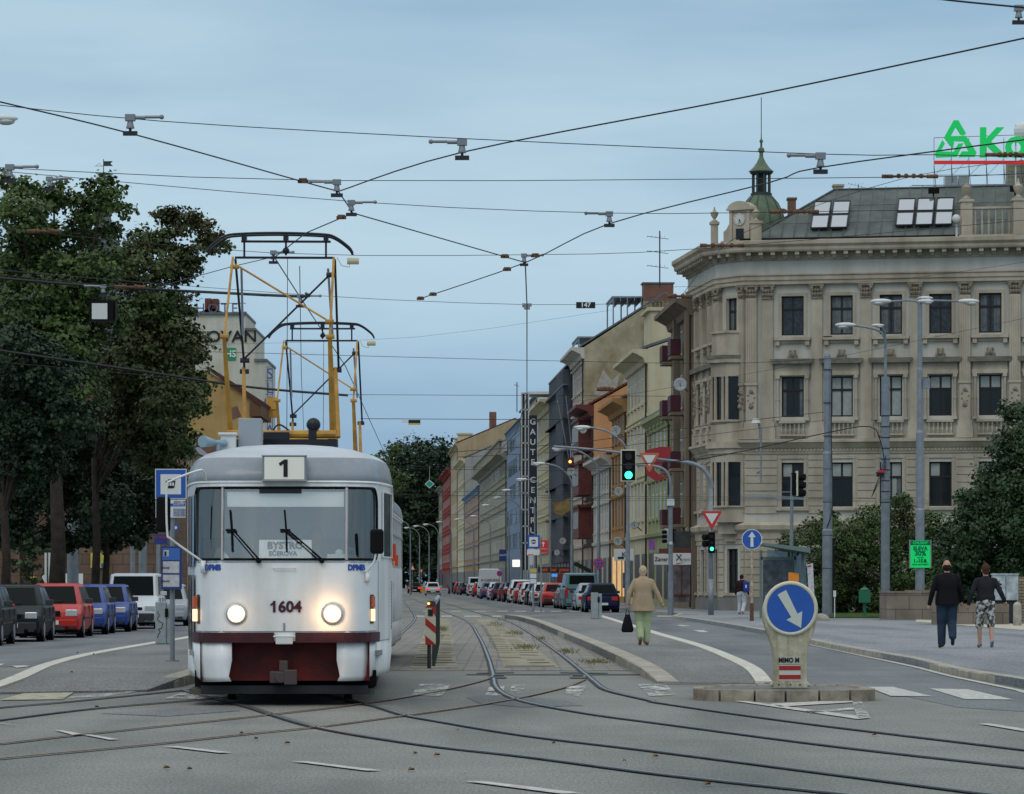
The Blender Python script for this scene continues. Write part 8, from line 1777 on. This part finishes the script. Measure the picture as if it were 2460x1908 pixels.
def person(label, loc, rz, H, top, bottom, hairc, J, shoes, build=1.0, hairlen=0, bald=False, sleeve=True, bare_calf=False, coat=.0, cuff=None):
    """J: joint dict in metres for a 1.75 m figure walking toward +y"""
    t = T('person', label, 'person', loc, rz); k = H/1.75; t.scale = (k, k, k); B = build
    V = {a: Vector(b_) for a, b_ in J.items()}
    caps = [(V['pel'], V['ch'], .115*B, .115*B), (V['ch'], V['nk'], .10*B, .056), (V['nk'], V['hd']-Vector((0, 0, .06)), .056, .055)]
    for s in 'lr':
        caps += [(V['hip'+s], V['kn'+s], .085*B, .058), (V['kn'+s], V['an'+s], .055, .038), (V['sh'+s]-Vector((0, 0, .02)), V['el'+s], .042, .038), (V['el'+s], V['wr'+s], .038, .027), (V['ch'], V['sh'+s]-Vector((0, 0, .02)), .07*B, .035)]
        hd_ = V['wr'+s]; caps += hand(hd_, (V['wr'+s]-V['el'+s]).normalized()+Vector((0, .15, -.2)), (0, 1, 0), 1.0, .7, 1)
        caps += [(V['an'+s], V['to'+s], .035, .03)]
    hc = V['hd']; sph = [(hc, .098, (.80, 1.0, 1.18)), (hc+Vector((.078, .0, -.01)), .026, (.5, 1, 1.3)), (hc+Vector((-.078, .0, -.01)), .026, (.5, 1, 1.3)), (hc+Vector((0, .105, -.02)), .018, (.8, 1, 1.4)), (hc+Vector((0, .085, -.065)), .028, (1.3, .7, .5)), (hc+Vector((0, .07, -.095)), .035, (1, .8, .7))]
    body_mesh('body', caps, M_skin, t, .008, 3, sph)
    for sx in (-.03, .03): q = MB(); q.sph(hc+Vector((sx, .088, .012)), .012, n=8); q.build('eye', M_ink, t)
    up = Vector((0, 0, 1))
    # top garment: lofted trunk plus sleeves, fused by the remesh
    px_, zh = V['pel'], V['pel'].z-coat
    q = MB(); prof = [(zh, .205+.04*(coat > .2), .150+.02*bool(coat)), (zh+.10, .205+.03*(coat > .2), .155), (1.02, .195, .150), (1.14, .180, .140), (1.28, .195, .145), (1.36, .195, .130), (1.42, .150, .105), (1.465, .105, .085), (1.50, .068, .066)]
    q.loft([[(w_*B*(1 if z_ < 1.44 else .95)*math.cos(2*math.pi*i/20), V['ch'].y*.6+d_*B*math.sin(2*math.pi*i/20), z_) for i in range(20)] for z_, w_, d_ in prof])
    for s in 'lr':
        sh = V['sh'+s]
        for c in ((sh*.75+Vector((0, 0, 1.38*.25)), sh-Vector((0, 0, .015)), .066*B, .062*B), (sh-Vector((0, 0, .015)), V['el'+s], .062*B, .054), (V['el'+s], V['wr'+s]-(V['wr'+s]-V['el'+s])*.06, .057, .044)): q.capsule(*c)
    tg = q.build('jacket' if coat < .2 else 'cardigan', top, t, smooth=True); r_ = tg.modifiers.new('skin', 'REMESH'); r_.mode = 'VOXEL'; r_.voxel_size = .012; r_.use_smooth_shade = True; s_ = tg.modifiers.new('smooth', 'SMOOTH'); s_.factor = .6; s_.iterations = 5
    if cuff:
        q = MB(); q.lathe([(.082, 0), (.072, .03)], V['nk']+Vector((0, .005, -.0)), 14); q.build('collar', cuff, t, smooth=True)
    c = [(V['pel'], V['pel']+up*.04, .150*B, .14*B)]; lw = 1.0+.12*(B > 1.05)
    for s in 'lr':
        e = V['kn'+s]+(V['an'+s]-V['kn'+s])*(.10 if bare_calf else .96)
        c += [(V['pel'], V['hip'+s]-up*.04, .13*B, .115*B), (V['hip'+s], V['kn'+s], .110*B, .088*lw if not bare_calf else .088), (V['kn'+s], e, .084*lw if not bare_calf else .088, .070*lw if not bare_calf else .088)]
    body_mesh('shorts' if bare_calf else 'trousers', c, bottom, t, .012, 3)
    for s in 'lr':
        a, to = V['an'+s], V['to'+s]; heel = a+(a-to).normalized()*.045-Vector((0, 0, .035)); body_mesh('shoe', [(heel, to-Vector((0, 0, .01)), .042, .038), (a-Vector((0, 0, .02)), to, .043, .036)], shoes, t, .008, 3)
    # hair
    hs_ = [(hc+Vector((0, -.012, .022)), .104, (.84, .98, 1.10))]
    if bald: hs_ = [(hc+Vector((0, -.02, -.028)), .102, (.84, .92, .82))]
    hm = body_mesh('hair', [(hc-Vector((0, .03, .03)), hc-Vector((0, .045, .06+hairlen)), .07, .055)], hairc, t, .008, 2, hs_)
    return t, V
# z heights: ankles .08, knees .50, hips .92
def J_(**k):
    d = dict(pel=(0, 0, .98), ch=(0, .01, 1.30), nk=(0, .0, 1.49), hd=(0, .02, 1.63), shl=(-.19, 0, 1.41), shr=(.19, 0, 1.41), ell=(-.26, -.02, 1.13), elr=(.26, -.02, 1.13), wrl=(-.28, .05, .88), wrr=(.28, .05, .88),
             hipl=(-.095, 0, .92), hipr=(.095, 0, .92), knl=(-.10, .06, .51), knr=(.10, .06, .51), anl=(-.10, 0, .09), anr=(.10, 0, .09), tol=(-.11, .15, .045), tor=(.11, .15, .045)); d.update(k); return d
M_knit = mat('tan knitted wool', (.42, .32, .21), .95, noise=(3, .08), bump=(90, .9, .02)); M_pg = mat('pale green cotton', (.33, .40, .24), .9, noise=(3, .12)); M_shb = mat('brown leather shoe', (.22, .09, .05), .5)
x, y = G(1547, 1540, .16)
wo_, V = person('elderly woman in long tan cardigan and pale green trousers walking away carrying a black bag', (gx(1545, 71.5), 71.5, PZ), R(2), 1.69, M_knit, M_pg, mat('pale blond grey hair', (.58, .50, .38), .7, noise=(30, .2), col2=(.34, .22, .13)),
     J_(hd=(0, .06, 1.60), nk=(0, .02, 1.47), anl=(-.07, -.22, .17), knl=(-.07, .05, .50), tol=(-.08, -.14, .05), anr=(.07, .02, .085), knr=(.09, .04, .51), tor=(.10, .17, .045), ell=(-.30, -.03, 1.14), wrl=(-.33, .0, .89), elr=(.30, -.03, 1.14), wrr=(.40, -.04, .92), shl=(-.18, 0, 1.39), shr=(.18, 0, 1.39)), M_shb, build=1.10, coat=.24, hairlen=.0, cuff=mat('red collar', (.5, .03, .03), .7))
k = 1.69/1.75; hx_, hz_ = gx(1545, 71.5)-.34*k, PZ+.80*k
bag = T('handbag', 'black cloth shopping bag hanging from the left hand of the woman in the cardigan', 'bag', (hx_, 71.5, hz_)); b = MB()
b.loft([[(w*math.cos(2*math.pi*q/14), d_*math.sin(2*math.pi*q/14), z) for q in range(14)] for w, d_, z in ((.03, .02, -.12), (.07, .04, -.2), (.115, .06, -.36), (.13, .07, -.46), (.10, .06, -.50))]); b.build('sack', mat('black cloth', (.008, .008, .011), .8), bag, smooth=True)
b = MB(); b.tube(catmull([(-.05, 0, -.19), (-.02, 0, -.04), (.0, 0, .0), (.02, 0, -.04), (.06, 0, -.2)], 4), .009, 5); b.build('strap', mat('black cloth', (.008, .008, .011)), bag)
M_blk = mat('black jacket cloth', (.007, .007, .010), .75, noise=(4, .15)); M_jean = mat('dark blue denim', (.022, .04, .065), .9, noise=(5, .25)); M_char = mat('charcoal pullover', (.020, .021, .026), .9, noise=(5, .15)); M_snk = mat('dark shoe', (.02, .02, .022), .6); M_wsh = mat('white trainer', (.5, .5, .5), .6, noise=(12, .4), col2=(.05, .05, .05))
camo = mat('grey camouflage cotton', (.55, .56, .55), .9, noise=(16, .5), col2=(.06, .065, .055)); camo.node_tree.nodes['Color Ramp'].color_ramp.elements[0].position = .47; camo.node_tree.nodes['Color Ramp'].color_ramp.elements[1].position = .55
person('balding man in black jacket and dark jeans walking away on the right pavement', (gx(2275, 70.5), 70.5, KZ), R(-1), 1.82, M_blk, M_jean, mat('short dark hair', (.02, .013, .01), .8),
     J_(anr=(.085, -.26, .22), knr=(.10, .04, .52), tor=(.09, -.20, .10), anl=(-.10, .05, .085), knl=(-.10, .06, .51), tol=(-.12, .2, .045), ell=(-.29, -.02, 1.12), wrl=(-.345, .04, .86), elr=(.28, .05, 1.14), wrr=(.30, .15, .93)), M_snk, build=1.14, bald=True, coat=.13)
person('man in dark pullover and grey camouflage shorts walking beside the man in black', (gx(2368, 70.8), 70.8, KZ), R(2), 1.74, M_char, camo, mat('short brown hair', (.06, .03, .02), .8),
     J_(anl=(-.11, .08, .085), knl=(-.115, .10, .51), tol=(-.11, .22, .045), anr=(.095, -.20, .13), knr=(.115, .05, .51), tor=(.11, -.10, .05), ell=(-.30, -.05, 1.14), wrl=(-.36, .0, .90), elr=(.30, -.06, 1.16), wrr=(.40, .0, .97)), M_wsh, build=1.0, bare_calf=True)
M_brj = mat('dark brown jacket', (.022, .012, .014), .8)
person('small figure in dark brown jacket and white trousers walking before the corner building', (gx(1782, 142), 142, KZ), R(-18), 1.68, M_brj, mat('white trousers', (.5, .52, .54), .8), mat('short dark hair', (.02, .013, .01)),
     J_(hd=(-.02, .06, 1.60), anr=(.08, -.18, .12), tor=(.08, -.08, .05), knl=(-.12, .14, .52), anl=(-.14, .10, .09), tol=(-.14, .25, .05)), M_wsh, build=1.12)
bp = T('backpack', 'blue backpack on the right shoulder of the figure in the brown jacket', 'bag', (gx(1793, 141.8), 141.8, 1.28)); b = MB(); b.box(-.13, .12, -.2, .05, -.22, .22); b.build('sack', mat('blue nylon', (.02, .04, .25), .6), bp, bevel=.05); b = MB(); b.box(-.06, .0, -.23, -.2, -.05, .08); b.build('pocket', M_wht, bp)
# tram driver
dt = T('person', 'tram driver in a pale blue shirt seated behind the windscreen', 'person', (-2.71+.30, 41.0+1.05, .62), R(180+2)); dc = [((0, 0, .55), (0, 0, 1.0), .15, .16), ((0, 0, 1.0), (0, .0, 1.2), .14, .06), ((0, 0, 1.2), (0, .02, 1.32), .055, .055)]
am = []
for s in (-1, 1):
    dc += [((0, 0, 1.1), (s*.18, 0, 1.12), .08, .06), ((s*.19, 0, 1.12), (s*.25, .16, .90), .05, .04), ((s*.25, .16, .90), (s*.16, .40, 1.0), .038, .028), ((s*.09, 0, .5), (s*.12, .42, .5), .09, .07), ((s*.12, .42, .5), (s*.12, .45, .10), .055, .04)]+hand((s*.16, .40, 1.0), (-s*.3, 1, 0), (1, 0, 0), 1, .9, 1)
    am += [((0, 0, 1.08), (s*.18, 0, 1.12), .10, .075), ((s*.19, 0, 1.12), (s*.25, .16, .90), .065, .055)]
body_mesh('body', dc, M_skin, dt, .01, 3, [((0, .02, 1.42), .10, (.8, 1, 1.18)), ((0, .125, 1.40), .018, (.8, 1, 1.4)), ((.078, .02, 1.41), .026, (.5, 1, 1.3)), ((-.078, .02, 1.41), .026, (.5, 1, 1.3))])
body_mesh('shirt', [((0, 0, .55), (0, 0, 1.0), .17, .18), ((0, 0, 1.0), (0, 0, 1.18), .16, .07)]+am, mat('pale blue shirt', (.30, .42, .60), .8), dt, .012, 3)
body_mesh('hair', [((0, -.03, 1.44), (0, -.04, 1.38), .07, .06)], mat('grey hair', (.25, .23, .2), .8), dt, .01, 2, [((0, 0, 1.455), .104, (.84, .95, 1.05))])
